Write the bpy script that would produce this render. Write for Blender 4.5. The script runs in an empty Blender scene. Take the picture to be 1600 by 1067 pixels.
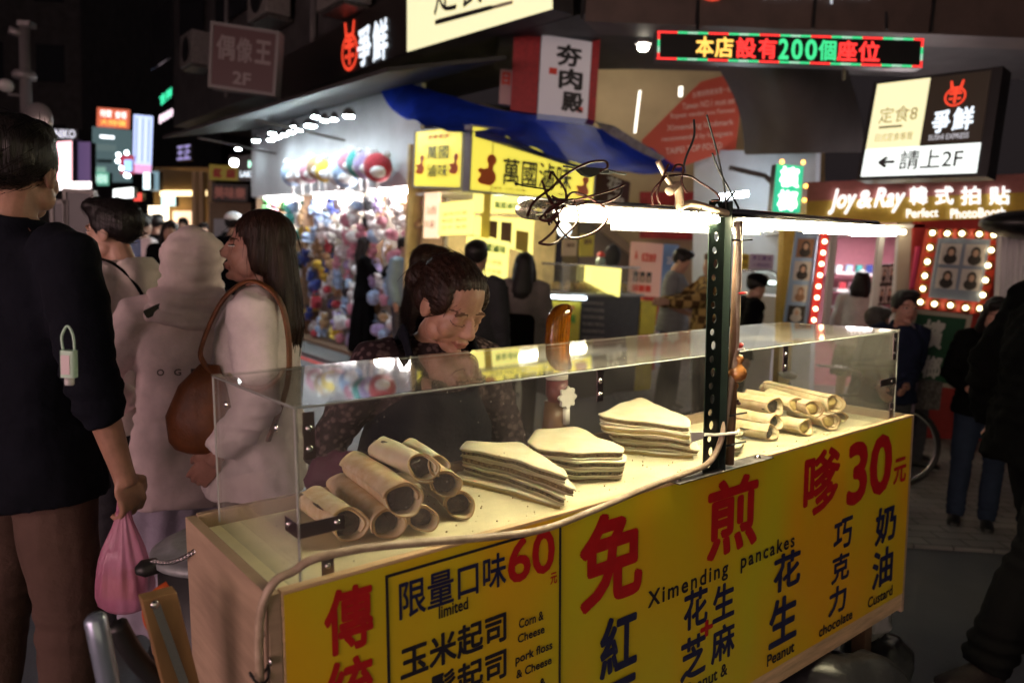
import bpy, bmesh, math, random
import numpy as np
from mathutils import Vector, Matrix, Euler, noise as mnoise
random.seed(7); rng = np.random.default_rng(7)
scene = bpy.context.scene
COL = scene.collection
# ------------------------------------------------------------------ camera
F = 1170.0; PCX, PCY = 800.0, 533.5
CAMM = np.array([[0.99865074, 0.0, -0.05192984], [0.00614052, 0.99298428, 0.1180869], [0.05156551, -0.11824645, 0.99164448]])
EYE = np.array([0.0, 0.0, 1.58])
_r, _f, _u = CAMM @ [1, 0, 0], CAMM @ [0, 1, 0], CAMM @ [0, 0, 1]
cam_d = bpy.data.cameras.new('camera'); cam = bpy.data.objects.new('camera', cam_d); COL.objects.link(cam)
mw = Matrix.Identity(4)
for i in range(3):
    mw[i][0] = _r[i]; mw[i][1] = _u[i]; mw[i][2] = -_f[i]; mw[i][3] = EYE[i]
cam.matrix_world = mw
cam_d.sensor_width = 36; cam_d.lens = F / 1600 * 36
cam_d.clip_start = 0.05; cam_d.clip_end = 400
cam_d.dof.use_dof = True; cam_d.dof.focus_distance = 1.75; cam_d.dof.aperture_fstop = 2.7
scene.camera = cam
# ------------------------------------------------------------------ world, exposure
w = bpy.data.worlds.new('World'); scene.world = w; w.use_nodes = True
nt = w.node_tree; bg = nt.nodes['Background']
sky = nt.nodes.new('ShaderNodeTexSky'); sky.sky_type = 'NISHITA'; sky.sun_disc = False
sky.sun_elevation = math.radians(-4.0); sky.sun_rotation = math.radians(150)
mx = nt.nodes.new('ShaderNodeMix'); mx.data_type = 'RGBA'; mx.blend_type = 'ADD'; mx.inputs[0].default_value = 1.0
nt.links.new(sky.outputs[0], mx.inputs[6]); mx.inputs[7].default_value = (0.10, 0.078, 0.085, 1)   # city glow on the night sky
nt.links.new(mx.outputs[2], bg.inputs[0]); bg.inputs[1].default_value = 0.15
scene.view_settings.view_transform = 'Standard'; scene.view_settings.look = 'None'
scene.view_settings.exposure = 0.0; scene.view_settings.gamma = 1.0
cy_ = scene.cycles
cy_.use_denoising = True; cy_.max_bounces = 10; cy_.transparent_max_bounces = 24; cy_.diffuse_bounces = 3; cy_.glossy_bounces = 4
cy_.sample_clamp_indirect = 6.0; cy_.caustics_reflective = False; cy_.caustics_refractive = False
cy_.use_adaptive_sampling = True; cy_.adaptive_threshold = 0.015

# ------------------------------------------------------------------ helpers: pixels to places
def ray(x, y): return CAMM @ np.array([(x - PCX) / F, 1.0, -(y - PCY) / F])
def P(x, y, Y):
    d = ray(x, y); return EYE + d * (Y / d[1])
def on_plane(x, y, n, p0):
    d = ray(x, y); return EYE + d * (np.dot(n, np.asarray(p0) - EYE) / np.dot(n, d))
def G(x, y, z=0.0): return on_plane(x, y, np.array([0, 0, 1.0]), np.array([0, 0, z]))
CORNER = np.array([-0.41, 8.0, 0.0])            # corner of the snack stall; streets run off along DL and DR
DL = np.array([-0.62, 0.785, 0.0]); DR = np.array([0.785, 0.62, 0.0])
def LP(x, y, off=0.0): return on_plane(x, y, -DR, CORNER - DR * off)      # facade along the left street, off = towards the street
def RP(x, y, off=0.0): return on_plane(x, y, -DL, CORNER - DL * off)      # facade facing the cart
# ------------------------------------------------------------------ helpers: materials
def mat(name, color, rough=0.6, metal=0.0, emit=None, es=0.0, var=0.0, vscale=20.0, bump=0.0, bscale=60.0, coat=0.0, color2=None, stretch=None, spec=0.5, sheen=0.0, trans=0.0, detail=4.0, sss=0.0, alpha=1.0):
    m = bpy.data.materials.new(name); m.use_nodes = True; nt = m.node_tree; b = nt.nodes['Principled BSDF']
    b.inputs['Base Color'].default_value = (*color, 1); b.inputs['Roughness'].default_value = rough; b.inputs['Metallic'].default_value = metal
    b.inputs['Specular IOR Level'].default_value = spec
    b.inputs['Coat Weight'].default_value = coat; b.inputs['Sheen Weight'].default_value = sheen; b.inputs['Transmission Weight'].default_value = trans
    b.inputs['Alpha'].default_value = alpha
    if sss: b.inputs['Subsurface Weight'].default_value = sss; b.inputs['Subsurface Radius'].default_value = (0.01, 0.004, 0.002)
    if emit is not None:
        b.inputs['Emission Color'].default_value = (*emit, 1); b.inputs['Emission Strength'].default_value = es
    if var > 0 or bump > 0 or color2 is not None:
        tc = nt.nodes.new('ShaderNodeTexCoord'); mp = nt.nodes.new('ShaderNodeMapping')
        nt.links.new(tc.outputs['Object'], mp.inputs[0])
        if stretch: mp.inputs['Scale'].default_value = stretch
    if var > 0 or color2 is not None:
        n = nt.nodes.new('ShaderNodeTexNoise'); n.inputs['Scale'].default_value = vscale; n.inputs['Detail'].default_value = detail; n.inputs['Roughness'].default_value = 0.6
        nt.links.new(mp.outputs[0], n.inputs['Vector'])
        r = nt.nodes.new('ShaderNodeValToRGB'); r.color_ramp.elements[0].position = 0.35; r.color_ramp.elements[1].position = 0.68
        c2 = color2 if color2 is not None else tuple(min(1, c * (1 + var)) for c in color)
        c1 = color if color2 is not None else tuple(c * (1 - var) for c in color)
        r.color_ramp.elements[0].color = (*c1, 1); r.color_ramp.elements[1].color = (*c2, 1)
        nt.links.new(n.outputs['Fac'], r.inputs[0]); nt.links.new(r.outputs[0], b.inputs['Base Color'])
    if bump > 0:
        n2 = nt.nodes.new('ShaderNodeTexNoise'); n2.inputs['Scale'].default_value = bscale; n2.inputs['Detail'].default_value = 5
        nt.links.new(mp.outputs[0], n2.inputs['Vector'])
        bp = nt.nodes.new('ShaderNodeBump'); bp.inputs['Strength'].default_value = bump; bp.inputs['Distance'].default_value = 0.01
        nt.links.new(n2.outputs['Fac'], bp.inputs['Height']); nt.links.new(bp.outputs[0], b.inputs['Normal'])
    return m
_glowc = {}
def glow(color, s, rough=0.4):
    k = (tuple(color), s)
    if k not in _glowc:
        _glowc[k] = mat('lit_%d' % len(_glowc), tuple(min(1, c * 0.8) for c in color), rough, emit=color, es=s)
    return _glowc[k]
_flatc = {}
def paint(color, rough=0.5):
    k = (tuple(color), rough)
    if k not in _flatc: _flatc[k] = mat('paint_%d' % len(_flatc), color, rough, var=0.12, vscale=9)
    return _flatc[k]
# ------------------------------------------------------------------ helpers: meshes
def tag(o, label=None, cat=None, group=None, kind=None):
    if label: o['label'] = label
    if cat: o['category'] = cat
    if group: o['group'] = group
    if kind: o['kind'] = kind
    return o
def empty(name, loc=(0, 0, 0), label=None, cat=None, group=None, rz=0.0):
    o = bpy.data.objects.new(name, None); COL.objects.link(o); o.location = Vector([float(c) for c in loc]); o.rotation_euler = (0, 0, rz); o.empty_display_size = 0.1
    return tag(o, label, cat, group)
def unit(v): v = np.asarray(v, float); return v / (np.linalg.norm(v) + 1e-12)
def frame_for(d, up=(0, 0, 1)):
    d = unit(d); up = np.asarray(up, float)
    if abs(np.dot(d, unit(up))) > 0.97: up = np.array([1.0, 0, 0])
    a = unit(np.cross(up, d)); b = np.cross(d, a); return a, b, d
class MB:
    def __init__(s): s.v = []; s.f = []; s.m = []; s.mi = 0
    def add(s, vs, fs):
        o = len(s.v); s.v += [tuple(float(c) for c in q) for q in vs]; s.f += [tuple(i + o for i in f) for f in fs]; s.m += [s.mi] * len(fs); return s
    def box(s, c, size, R=None):
        c = np.asarray(c, float); h = np.asarray(size, float) / 2
        vs = [np.array([x, y, z]) * h for z in (-1, 1) for y in (-1, 1) for x in (-1, 1)]
        if R is not None: vs = [np.asarray(R) @ q for q in vs]
        return s.add([c + q for q in vs], [(0, 2, 3, 1), (4, 5, 7, 6), (0, 1, 5, 4), (2, 6, 7, 3), (0, 4, 6, 2), (1, 3, 7, 5)])
    def lohi(s, lo, hi): lo = np.asarray(lo, float); hi = np.asarray(hi, float); return s.box((lo + hi) / 2, hi - lo)
    def rbox(s, lo, hi, r=0.01, axis=2):           # box with rounded edges parallel to one axis
        lo = np.asarray(lo, float); hi = np.asarray(hi, float); a, b = [i for i in range(3) if i != axis]
        pts = []
        for (sa, sb, t0) in ((1, 1, 0), (-1, 1, 90), (-1, -1, 180), (1, -1, 270)):
            ca = hi[a] - r if sa > 0 else lo[a] + r; cb = hi[b] - r if sb > 0 else lo[b] + r
            for k in range(4):
                t = math.radians(t0 + k * 30); pts.append((ca + r * math.cos(t), cb + r * math.sin(t)))
        n = len(pts); vs = []
        for z in (lo[axis], hi[axis]):
            for (x, y) in pts:
                q = [0, 0, 0]; q[a] = x; q[b] = y; q[axis] = z; vs.append(q)
        return s.add(vs, [tuple(range(n))[::-1], tuple(range(n, 2 * n))] + [(i, (i + 1) % n, n + (i + 1) % n, n + i) for i in range(n)])
    def tube(s, path, rad, n=8, cap=True, flat=1.0):
        path = [np.asarray(q, float) for q in path]; k = len(path)
        if np.isscalar(rad): rad = [rad] * k
        rings = []; a = None
        for i in range(k):
            d = path[min(i + 1, k - 1)] - path[max(i - 1, 0)]; d = unit(d)
            if a is None: a, b, _ = frame_for(d)
            else:
                a = a - d * np.dot(a, d); a = unit(a); b = np.cross(d, a)
            for j in range(n):
                t = 2 * math.pi * j / n; rings.append(path[i] + rad[i] * (a * math.cos(t) + b * math.sin(t) * flat))
        fs = [(i * n + j, i * n + (j + 1) % n, (i + 1) * n + (j + 1) % n, (i + 1) * n + j) for i in range(k - 1) for j in range(n)]
        if cap: fs += [tuple(range(n))[::-1], tuple(range((k - 1) * n, k * n))]
        return s.add(rings, fs)
    def ell(s, c, r, R=None, nu=14, nv=9):
        c = np.asarray(c, float); r = np.asarray(r, float) if not np.isscalar(r) else np.array([r] * 3); vs = [np.array([0, 0, -1.0])]
        for i in range(1, nv):
            p = -math.pi / 2 + math.pi * i / nv
            for j in range(nu):
                t = 2 * math.pi * j / nu; vs.append(np.array([math.cos(p) * math.cos(t), math.cos(p) * math.sin(t), math.sin(p)]))
        vs.append(np.array([0, 0, 1.0])); vs = [q * r for q in vs]
        if R is not None: vs = [np.asarray(R) @ q for q in vs]
        fs = [(0, 1 + (j + 1) % nu, 1 + j) for j in range(nu)]
        for i in range(nv - 2):
            fs += [(1 + i * nu + j, 1 + i * nu + (j + 1) % nu, 1 + (i + 1) * nu + (j + 1) % nu, 1 + (i + 1) * nu + j) for j in range(nu)]
        l = len(vs) - 1; fs += [(l, l - nu + j, l - nu + (j + 1) % nu) for j in range(nu)]
        return s.add([c + q for q in vs], fs)
    def loft(s, secs, n=18, cap=True):             # secs: (centre, rx, ry) or (centre, rx, ry, xdir, ydir)
        vs = []
        for q in secs:
            c = np.asarray(q[0], float); xd = np.asarray(q[3], float) if len(q) > 3 else np.array([1.0, 0, 0]); yd = np.asarray(q[4], float) if len(q) > 4 else np.array([0, 1.0, 0])
            for j in range(n):
                t = 2 * math.pi * j / n; ct, st = math.cos(t), math.sin(t)
                e = 0.85; vs.append(c + xd * q[1] * math.copysign(abs(ct) ** e, ct) + yd * q[2] * math.copysign(abs(st) ** e, st))
        k = len(secs); fs = [(i * n + j, i * n + (j + 1) % n, (i + 1) * n + (j + 1) % n, (i + 1) * n + j) for i in range(k - 1) for j in range(n)]
        if cap: fs += [tuple(range(n))[::-1], tuple(range((k - 1) * n, k * n))]
        return s.add(vs, fs)
    def quadbox(s, q, th):                          # q: four world points TL TR BR BL, th: depth behind the face
        q = [np.asarray(p, float) for p in q]; n = unit(np.cross(q[3] - q[0], q[1] - q[0]))   # towards the viewer
        b = [p - n * th for p in q]
        return s.add(q + b, [(0, 3, 2, 1), (4, 5, 6, 7), (0, 1, 5, 4), (1, 2, 6, 5), (2, 3, 7, 6), (3, 0, 4, 7)])
    def prism(s, pts, off):
        pts = [np.asarray(p, float) for p in pts]; off = np.asarray(off, float); n = len(pts)
        return s.add(pts + [p + off for p in pts], [tuple(range(n)), tuple(range(n, 2 * n))[::-1]] + [(i, n + i, n + (i + 1) % n, (i + 1) % n) for i in range(n)])
    def lathe(s, prof, c=(0, 0, 0), n=20, R=None):
        vs = []; c = np.asarray(c, float)
        for (r, z) in prof:
            for j in range(n):
                t = 2 * math.pi * j / n; q = np.array([r * math.cos(t), r * math.sin(t), z]); vs.append(c + (np.asarray(R) @ q if R is not None else q))
        k = len(prof); fs = [(i * n + j, i * n + (j + 1) % n, (i + 1) * n + (j + 1) % n, (i + 1) * n + j) for i in range(k - 1) for j in range(n)]
        fs += [tuple(range(n))[::-1], tuple(range((k - 1) * n, k * n))]
        return s.add(vs, fs)
    def mesh(s, name='mesh'):
        me = bpy.data.meshes.new(name); me.from_pydata(s.v, [], s.f); return me
    def build(s, name, mats, parent=None, smooth=False, bevel=0.0, fix=True, loc=None):
        me = s.mesh(name); mats = mats if isinstance(mats, (list, tuple)) else [mats]
        for m in mats: me.materials.append(m)
        if len(mats) > 1: me.polygons.foreach_set('material_index', s.m)
        if fix:
            bm = bmesh.new(); bm.from_mesh(me); bmesh.ops.recalc_face_normals(bm, faces=bm.faces)
            if bevel > 0: bmesh.ops.bevel(bm, geom=[e for e in bm.edges if len(e.link_faces) == 2 and e.calc_face_angle(0) > 0.6], offset=bevel, segments=2, affect='EDGES', profile=0.6)
            bm.to_mesh(me); bm.free()
        return link(name, me, parent, smooth, loc)
def link(name, me, parent=None, smooth=False, loc=None):
    o = bpy.data.objects.new(name, me); COL.objects.link(o)
    if smooth: me.polygons.foreach_set('use_smooth', [True] * len(me.polygons))
    if parent is not None: o.parent = parent
    if loc is not None: o.location = Vector([float(c) for c in loc])
    return o
def thing(name, mb, mats, label, cat, group=None, smooth=False, bevel=0.0):     # one-mesh thing: origin moved to its base
    v = np.array(mb.v); c = (v.min(0) + v.max(0)) / 2; c[2] = v[:, 2].min()
    mb.v = [tuple(q) for q in (v - c)]
    return tag(mb.build(name, mats, None, smooth, bevel, loc=c), label, cat, group)
def remeshed(mb, vox, smooth=4, factor=0.5):
    me = mb.mesh('tmp'); o = bpy.data.objects.new('tmp', me); COL.objects.link(o)
    r = o.modifiers.new('r', 'REMESH'); r.mode = 'VOXEL'; r.voxel_size = vox
    if smooth: sm = o.modifiers.new('s', 'SMOOTH'); sm.iterations = smooth; sm.factor = factor
    dg = bpy.context.evaluated_depsgraph_get(); out = bpy.data.meshes.new_from_object(o.evaluated_get(dg))
    bpy.data.objects.remove(o); bpy.data.meshes.remove(me); return out
def displace(me, fn):                                # fn(coords Nx3, normals) -> offsets Nx3
    n = len(me.vertices); co = np.empty(n * 3); me.vertices.foreach_get('co', co); co = co.reshape(-1, 3)
    no = np.empty(n * 3); me.vertex_normals.foreach_get('vector', no); no = no.reshape(-1, 3)
    co = co + fn(co, no); me.vertices.foreach_set('co', co.ravel()); me.update()
def wav(co, s, seed=0):                              # cheap smooth noise from sines
    r = np.random.default_rng(seed); out = np.zeros(len(co))
    for k in range(7):
        d = r.normal(size=3); d /= np.linalg.norm(d); out += np.sin(co @ d * s * r.uniform(0.6, 1.9) + r.uniform(0, 6.28))
    return out / 3.5
_txtc = {}
def text_verts(body, bold=0.0, spacing=1.0, shear=0.0):
    k = (body, bold, spacing, shear)
    if k in _txtc: return _txtc[k]
    c = bpy.data.curves.new('t', 'FONT'); c.body = body; c.space_character = spacing; c.shear = shear; c.resolution_u = 3; c.fill_mode = 'FRONT' if hasattr(c, 'fill_mode') else c.fill_mode
    o = bpy.data.objects.new('t', c); COL.objects.link(o); dg = bpy.context.evaluated_depsgraph_get()
    me = bpy.data.meshes.new_from_object(o.evaluated_get(dg)); v = np.array([q.co[:] for q in me.vertices]); f = [tuple(p.vertices) for p in me.polygons]
    bpy.data.objects.remove(o); bpy.data.curves.remove(c); bpy.data.meshes.remove(me)
    lo, hi = v[:, :2].min(0), v[:, :2].max(0); uv = (v[:, :2] - lo) / (hi - lo + 1e-9)
    n = len(uv); d = np.zeros((n, 1)); e = bold / np.maximum(hi - lo, .3)
    if bold > 0:                                     # heavier strokes: shifted copies, each a hair in front of the last
        U, Fs, D = [], [], []
        for i, (dx, dy) in enumerate([(0, 0)] + [(math.cos(a), math.sin(a)) for a in np.arange(8) * math.pi / 4]):
            U.append(.5 + (uv - .5) * (1 - 2 * e) + np.array([dx, dy]) * e); D.append(np.full((n, 1), i / 8)); Fs += [tuple(j + i * n for j in q) for q in f]
        uv, f, d = np.vstack(U), Fs, np.vstack(D)
    _txtc[k] = (uv, f, d); return _txtc[k]
def bil(q, uv):                                      # uv (0,0)=bottom-left on quad TL TR BR BL
    TL, TR, BR, BL = [np.asarray(p, float) for p in q]; u = uv[:, :1]; v = uv[:, 1:2]
    return (BL * (1 - u) + BR * u) * (1 - v) + (TL * (1 - u) + TR * u) * v
def sub(q, x0, y0, x1, y1):                          # sub-rectangle of a quad, y measured from the top
    r = bil(q, np.array([[x0, 1 - y0], [x1, 1 - y0], [x1, 1 - y1], [x0, 1 - y1]])); return [r[i] for i in range(4)]
def write(body, quad, m, parent=None, off=0.004, bold=0.0, name='lettering', spacing=1.0, shear=0.0, loc=None, emitoff=None):
    uv, f, d = text_verts(body, bold, spacing, shear); q = [np.asarray(p, float) for p in quad]
    n = unit(np.cross(q[3] - q[0], q[1] - q[0])); v = bil(q, uv) + n * (off + d * min(.0012, off * .3))
    mb = MB(); mb.add(v, f)
    # give the letters a little thickness so that they are solid
    o = mb.build(name, m, parent, fix=False, loc=loc)
    return o
# ------------------------------------------------------------------ shared materials
M_ply = mat('plywood', (0.37, 0.265, 0.18), 0.65, var=0.13, vscale=5, stretch=(1, 1, 9), bump=0.12, bscale=90)
M_pine = mat('pine_edge', (0.60, 0.42, 0.24), 0.6, var=0.25, vscale=6, stretch=(1, 9, 9), bump=0.2, bscale=120)
M_tray = mat('cream_tray', (0.82, 0.75, 0.50), 0.35, var=0.10, vscale=8, bump=0.05, bscale=200)
M_steel = mat('bright_steel', (0.62, 0.60, 0.60), 0.22, 1.0, bump=0.05, bscale=200)
M_iron = mat('dull_iron', (0.22, 0.20, 0.19), 0.45, 0.9, var=0.4, vscale=40, bump=0.1, bscale=150)
M_black = mat('black_plastic', (0.012, 0.012, 0.012), 0.45)
M_green = mat('dark_green_enamel', (0.006, 0.012, 0.010), 0.38, 0.2, var=0.3, vscale=40)
M_cable = mat('beige_conduit', (0.44, 0.34, 0.25), 0.5, color2=(0.26, 0.19, 0.13), vscale=26, bump=0.12, bscale=120)
M_red = mat('sign_red', (0.46, 0.006, 0.010), 0.45, var=0.1, vscale=30)
M_navy = mat('sign_navy', (0.010, 0.012, 0.060), 0.45)
M_ink = mat('sign_ink', (0.012, 0.010, 0.022), 0.45)
M_darkwood = mat('dark_wood', (0.10, 0.055, 0.03), 0.6, var=0.3, vscale=20)
def pane_mat(lo=.025, hi=.12):
    m = bpy.data.materials.new('scratched_acrylic'); m.use_nodes = True; nt = m.node_tree; nt.nodes.clear()
    out = nt.nodes.new('ShaderNodeOutputMaterial'); tr = nt.nodes.new('ShaderNodeBsdfTransparent'); gl = nt.nodes.new('ShaderNodeBsdfGlossy'); df = nt.nodes.new('ShaderNodeBsdfDiffuse')
    lw = nt.nodes.new('ShaderNodeLayerWeight'); lw.inputs[0].default_value = .5
    pw = nt.nodes.new('ShaderNodeMath'); pw.operation = 'POWER'; pw.inputs[1].default_value = 5.0; nt.links.new(lw.outputs['Facing'], pw.inputs[0])
    fr = nt.nodes.new('ShaderNodeMath'); fr.operation = 'MULTIPLY_ADD'; fr.inputs[1].default_value = .95; fr.inputs[2].default_value = .055; nt.links.new(pw.outputs[0], fr.inputs[0]); m1 = nt.nodes.new('ShaderNodeMixShader'); m2 = nt.nodes.new('ShaderNodeMixShader')
    tr.inputs[0].default_value = (0.965, 0.97, 0.965, 1); gl.inputs['Roughness'].default_value = 0.035; gl.inputs[0].default_value = (0.95, 0.95, 0.95, 1)
    df.inputs[0].default_value = (0.75, 0.72, 0.66, 1)
    tc = nt.nodes.new('ShaderNodeTexCoord')
    n1 = nt.nodes.new('ShaderNodeTexNoise'); n1.inputs['Scale'].default_value = 7; n1.inputs['Detail'].default_value = 6
    n2 = nt.nodes.new('ShaderNodeTexVoronoi'); n2.inputs['Scale'].default_value = 60; n2.feature = 'F1'
    mp = nt.nodes.new('ShaderNodeMapping'); mp.inputs['Scale'].default_value = (1, 1, .55)
    nt.links.new(tc.outputs['Object'], n1.inputs['Vector']); nt.links.new(tc.outputs['Object'], mp.inputs[0]); nt.links.new(mp.outputs[0], n2.inputs['Vector'])
    r1 = nt.nodes.new('ShaderNodeMapRange'); r1.inputs[1].default_value = .35; r1.inputs[2].default_value = .8; r1.inputs[3].default_value = lo; r1.inputs[4].default_value = hi
    nt.links.new(n1.outputs['Fac'], r1.inputs[0])
    r2 = nt.nodes.new('ShaderNodeMapRange'); r2.inputs[1].default_value = .085; r2.inputs[2].default_value = .05; r2.inputs[3].default_value = 0; r2.inputs[4].default_value = .55
    nt.links.new(n2.outputs['Distance'], r2.inputs[0])
    n3 = nt.nodes.new('ShaderNodeTexNoise'); n3.inputs['Scale'].default_value = 11; nt.links.new(tc.outputs['Object'], n3.inputs['Vector'])
    r3 = nt.nodes.new('ShaderNodeMapRange'); r3.inputs[1].default_value = .47; r3.inputs[2].default_value = .66; nt.links.new(n3.outputs['Fac'], r3.inputs[0])
    mu = nt.nodes.new('ShaderNodeMath'); mu.operation = 'MULTIPLY'; nt.links.new(r2.outputs[0], mu.inputs[0]); nt.links.new(r3.outputs[0], mu.inputs[1])
    ad = nt.nodes.new('ShaderNodeMath'); ad.operation = 'ADD'; nt.links.new(r1.outputs[0], ad.inputs[0]); nt.links.new(mu.outputs[0], ad.inputs[1])
    nt.links.new(fr.outputs[0], m1.inputs[0]); nt.links.new(tr.outputs[0], m1.inputs[1]); nt.links.new(gl.outputs[0], m1.inputs[2])
    nt.links.new(ad.outputs[0], m2.inputs[0]); nt.links.new(m1.outputs[0], m2.inputs[1]); nt.links.new(df.outputs[0], m2.inputs[2]); nt.links.new(m2.outputs[0], out.inputs[0])
    return m
M_pane = pane_mat(); M_pane_top = pane_mat(.012, .06); M_pane_top.name = 'scratched_acrylic_top'; M_edge = mat('acrylic_edge', (0.35, 0.36, 0.35), 0.2, spec=0.7)
# ================================================================== THE SETTING
def wmat_street():
    m = mat('asphalt', (0.075, 0.082, 0.10), 0.5, color2=(0.12, 0.125, 0.14), vscale=1.3, bump=0.25, bscale=70); return m
st = MB().lohi((-40, -25, -.15), (40, 90, 0)).build('street', wmat_street()); st['kind'] = 'structure'
def slab(name, pts, z, m, h=.004):
    mb = MB(); mb.prism([(p[0], p[1], z) for p in pts], (0, 0, h)); o = mb.build(name, m); o['kind'] = 'structure'; return o
pv = mat('pavers', (0.15, 0.14, 0.145), 0.6, color2=(0.24, 0.225, 0.225), vscale=6, bump=0.2, bscale=30)
_nt = pv.node_tree; _b = _nt.nodes['Principled BSDF']; _br = _nt.nodes.new('ShaderNodeTexBrick'); _tc = _nt.nodes.new('ShaderNodeTexCoord'); _br.inputs['Scale'].default_value = 2.2; _br.inputs['Mortar Size'].default_value = .012
_br.inputs['Color1'].default_value = (.17, .16, .165, 1); _br.inputs['Color2'].default_value = (.24, .225, .22, 1); _br.inputs['Mortar'].default_value = (.05, .05, .05, 1); _nt.links.new(_tc.outputs['Object'], _br.inputs['Vector']); _nt.links.new(_br.outputs['Color'], _b.inputs['Base Color'])
slab('pavement', [(1.9, 4.2), (7.5, 4.0), (7.5, 12), (1.2, 12), (1.2, 8.2), (1.9, 6.8)], .0, pv, .02)
def along(s, off=0.0, z=0.0): return CORNER + DL * s + DR * -off + np.array([0, 0, z])     # along the left street, off towards the street
def alongr(s, off=0.0, z=0.0): return CORNER + DR * s + DL * -off + np.array([0, 0, z])
redp = mat('red_road_paint', (.55, .03, .02), .6, var=.25, vscale=8)
slab('road_marking', [along(-.6, .55), along(26, .55), along(26, .65), along(-.6, .65)], .0, redp)
slab('pavement', [along(-.2, .50), along(26, .50), along(26, -.5), along(-.2, -.5)], .0, mat('kerb_stone', (.16, .16, .16), .7, var=.2), .05)

class Thing:
    def __init__(s, name, loc, label, cat, group=None):
        s.c = np.asarray(loc, float); s.o = empty(name, s.c, label, cat, group)
    def r(s, p): return np.asarray(p, float) - s.c
    def q(s, quad): return [s.r(p) for p in quad]
    def part(s, name, mb, m, smooth=False, bevel=0.0, parent=None):
        mb.v = [tuple(np.asarray(v) - s.c) for v in mb.v]
        return mb.build(name, m, parent or s.o, smooth, bevel)
    def text(s, body, quad, m, bold=0.02, off=.006, parent=None, sp=1.0, shear=0.0): return write(body, s.q(quad), m, parent or s.o, off, bold, 'lettering', sp, shear)
def quad(px, Y):                                      # four pixels TL TR BR BL at one depth (or four depths)
    Ys = Y if isinstance(Y, (list, tuple)) else [Y] * 4
    return [P(x, y, d) for (x, y), d in zip(px, Ys)]
def vertical(q, lean=0.0):                            # make a sign's sides plumb: bottom corners under the top ones
    q = [np.array(p, float) for p in q]; q[3][:2] = q[0][:2]; q[2][:2] = q[1][:2]; return q
def rectpx(x0, y0, x1, y1, Y): return quad([(x0, y0), (x1, y0), (x1, y1), (x0, y1)], Y)
def sign(name, q, th, face, label, cat, texts=(), frame=None, fw=.04, group=None, box=None):
    t = Thing(name, (np.asarray(q[2]) + np.asarray(q[3])) / 2, label, cat, group)
    if box is not None: t.part('sign_face', MB().quadbox(q, .012), face); n = unit(np.cross(q[3] - q[0], q[1] - q[0])); t.part('housing', MB().quadbox([p - n * .0145 for p in q], th), box)
    else: t.part('sign_face', MB().quadbox(q, th), face)
    if frame is not None:
        n = unit(np.cross(q[3] - q[0], q[1] - q[0])); ux = unit(q[1] - q[0]); uz = unit(q[0] - q[3]); mb = MB()
        o = [q[0] - ux * fw + uz * fw, q[1] + ux * fw + uz * fw, q[2] + ux * fw - uz * fw, q[3] - ux * fw - uz * fw]
        for a, b, c_, d in ((o[0], o[1], q[1], q[0]), (q[3], q[2], o[2], o[3]), (o[0], q[0], q[3], o[3]), (q[1], o[1], o[2], q[2])):
            mb.quadbox([p + n * .012 for p in (a, b, c_, d)], th + .02)
        t.part('frame', mb, frame)
    for tx in texts:
        body, x0, y0, x1, y1, m = tx[:6]; bold = tx[6] if len(tx) > 6 else .02
        t.text(body, sub(q, x0, y0, x1, y1), m, bold)
    return t
BLK = mat('sign_black', (.008, .008, .009), .4); DKG = mat('dark_grey_paint', (.045, .042, .042), .6, var=.3, vscale=3); DKB = mat('dark_brown_cladding', (.085, .058, .050), .55, var=.2, vscale=3)
CON = mat('night_concrete', (.10, .095, .095), .8, var=.3, vscale=2, bump=.2, bscale=12)
WHT = mat('white_laminate', (.72, .72, .72), .45, var=.05, vscale=4); GRY = mat('grey_panel', (.30, .31, .33), .5, var=.1, vscale=5)
def logo_mesh(q, x0, y0, x1, y1, off=.006):           # round emblem with two horns and a smiling slot
    s_ = sub(q, x0, y0, x1, y1); n = unit(np.cross(s_[3] - s_[0], s_[1] - s_[0])); mb = MB()
    def pt(u, v, k=0): return bil(s_, np.array([[u, v]]))[0] + n * (off + k)
    N = 28
    o = [pt(.5 + .5 * math.cos(a), .38 + .38 * math.sin(a)) for a in np.arange(N) * 2 * math.pi / N]; i_ = [pt(.5 + .41 * math.cos(a), .38 + .31 * math.sin(a)) for a in np.arange(N) * 2 * math.pi / N]
    mb.add(o + i_, [(k, (k + 1) % N, N + (k + 1) % N, N + k) for k in range(N)])
    for a, b in ((.22, .30), (.78, .70)): mb.add([pt(b - .07, .72), pt(b + .07, .72), pt(a + .05, 1.0), pt(a - .05, 1.0)], [(0, 1, 2, 3)])
    for (u0, v0, u1, v1) in ((.2, .46, .8, .55), (.44, .12, .56, .7), (.22, .26, .40, .34), (.60, .26, .78, .34), (.27, .58, .73, .64)): mb.add([pt(u0, v0, .001), pt(u1, v0, .001), pt(u1, v1, .001), pt(u0, v1, .001)], [(0, 1, 2, 3)])
    return mb
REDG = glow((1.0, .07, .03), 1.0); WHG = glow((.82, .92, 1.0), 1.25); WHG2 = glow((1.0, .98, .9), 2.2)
CREAM = glow((.98, .93, .55), .92); YEL = glow((1.0, .86, .10), .85); YEL2 = glow((1.0, .90, .25), 1.3); GRNG = glow((.05, .75, .42), .6)

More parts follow.
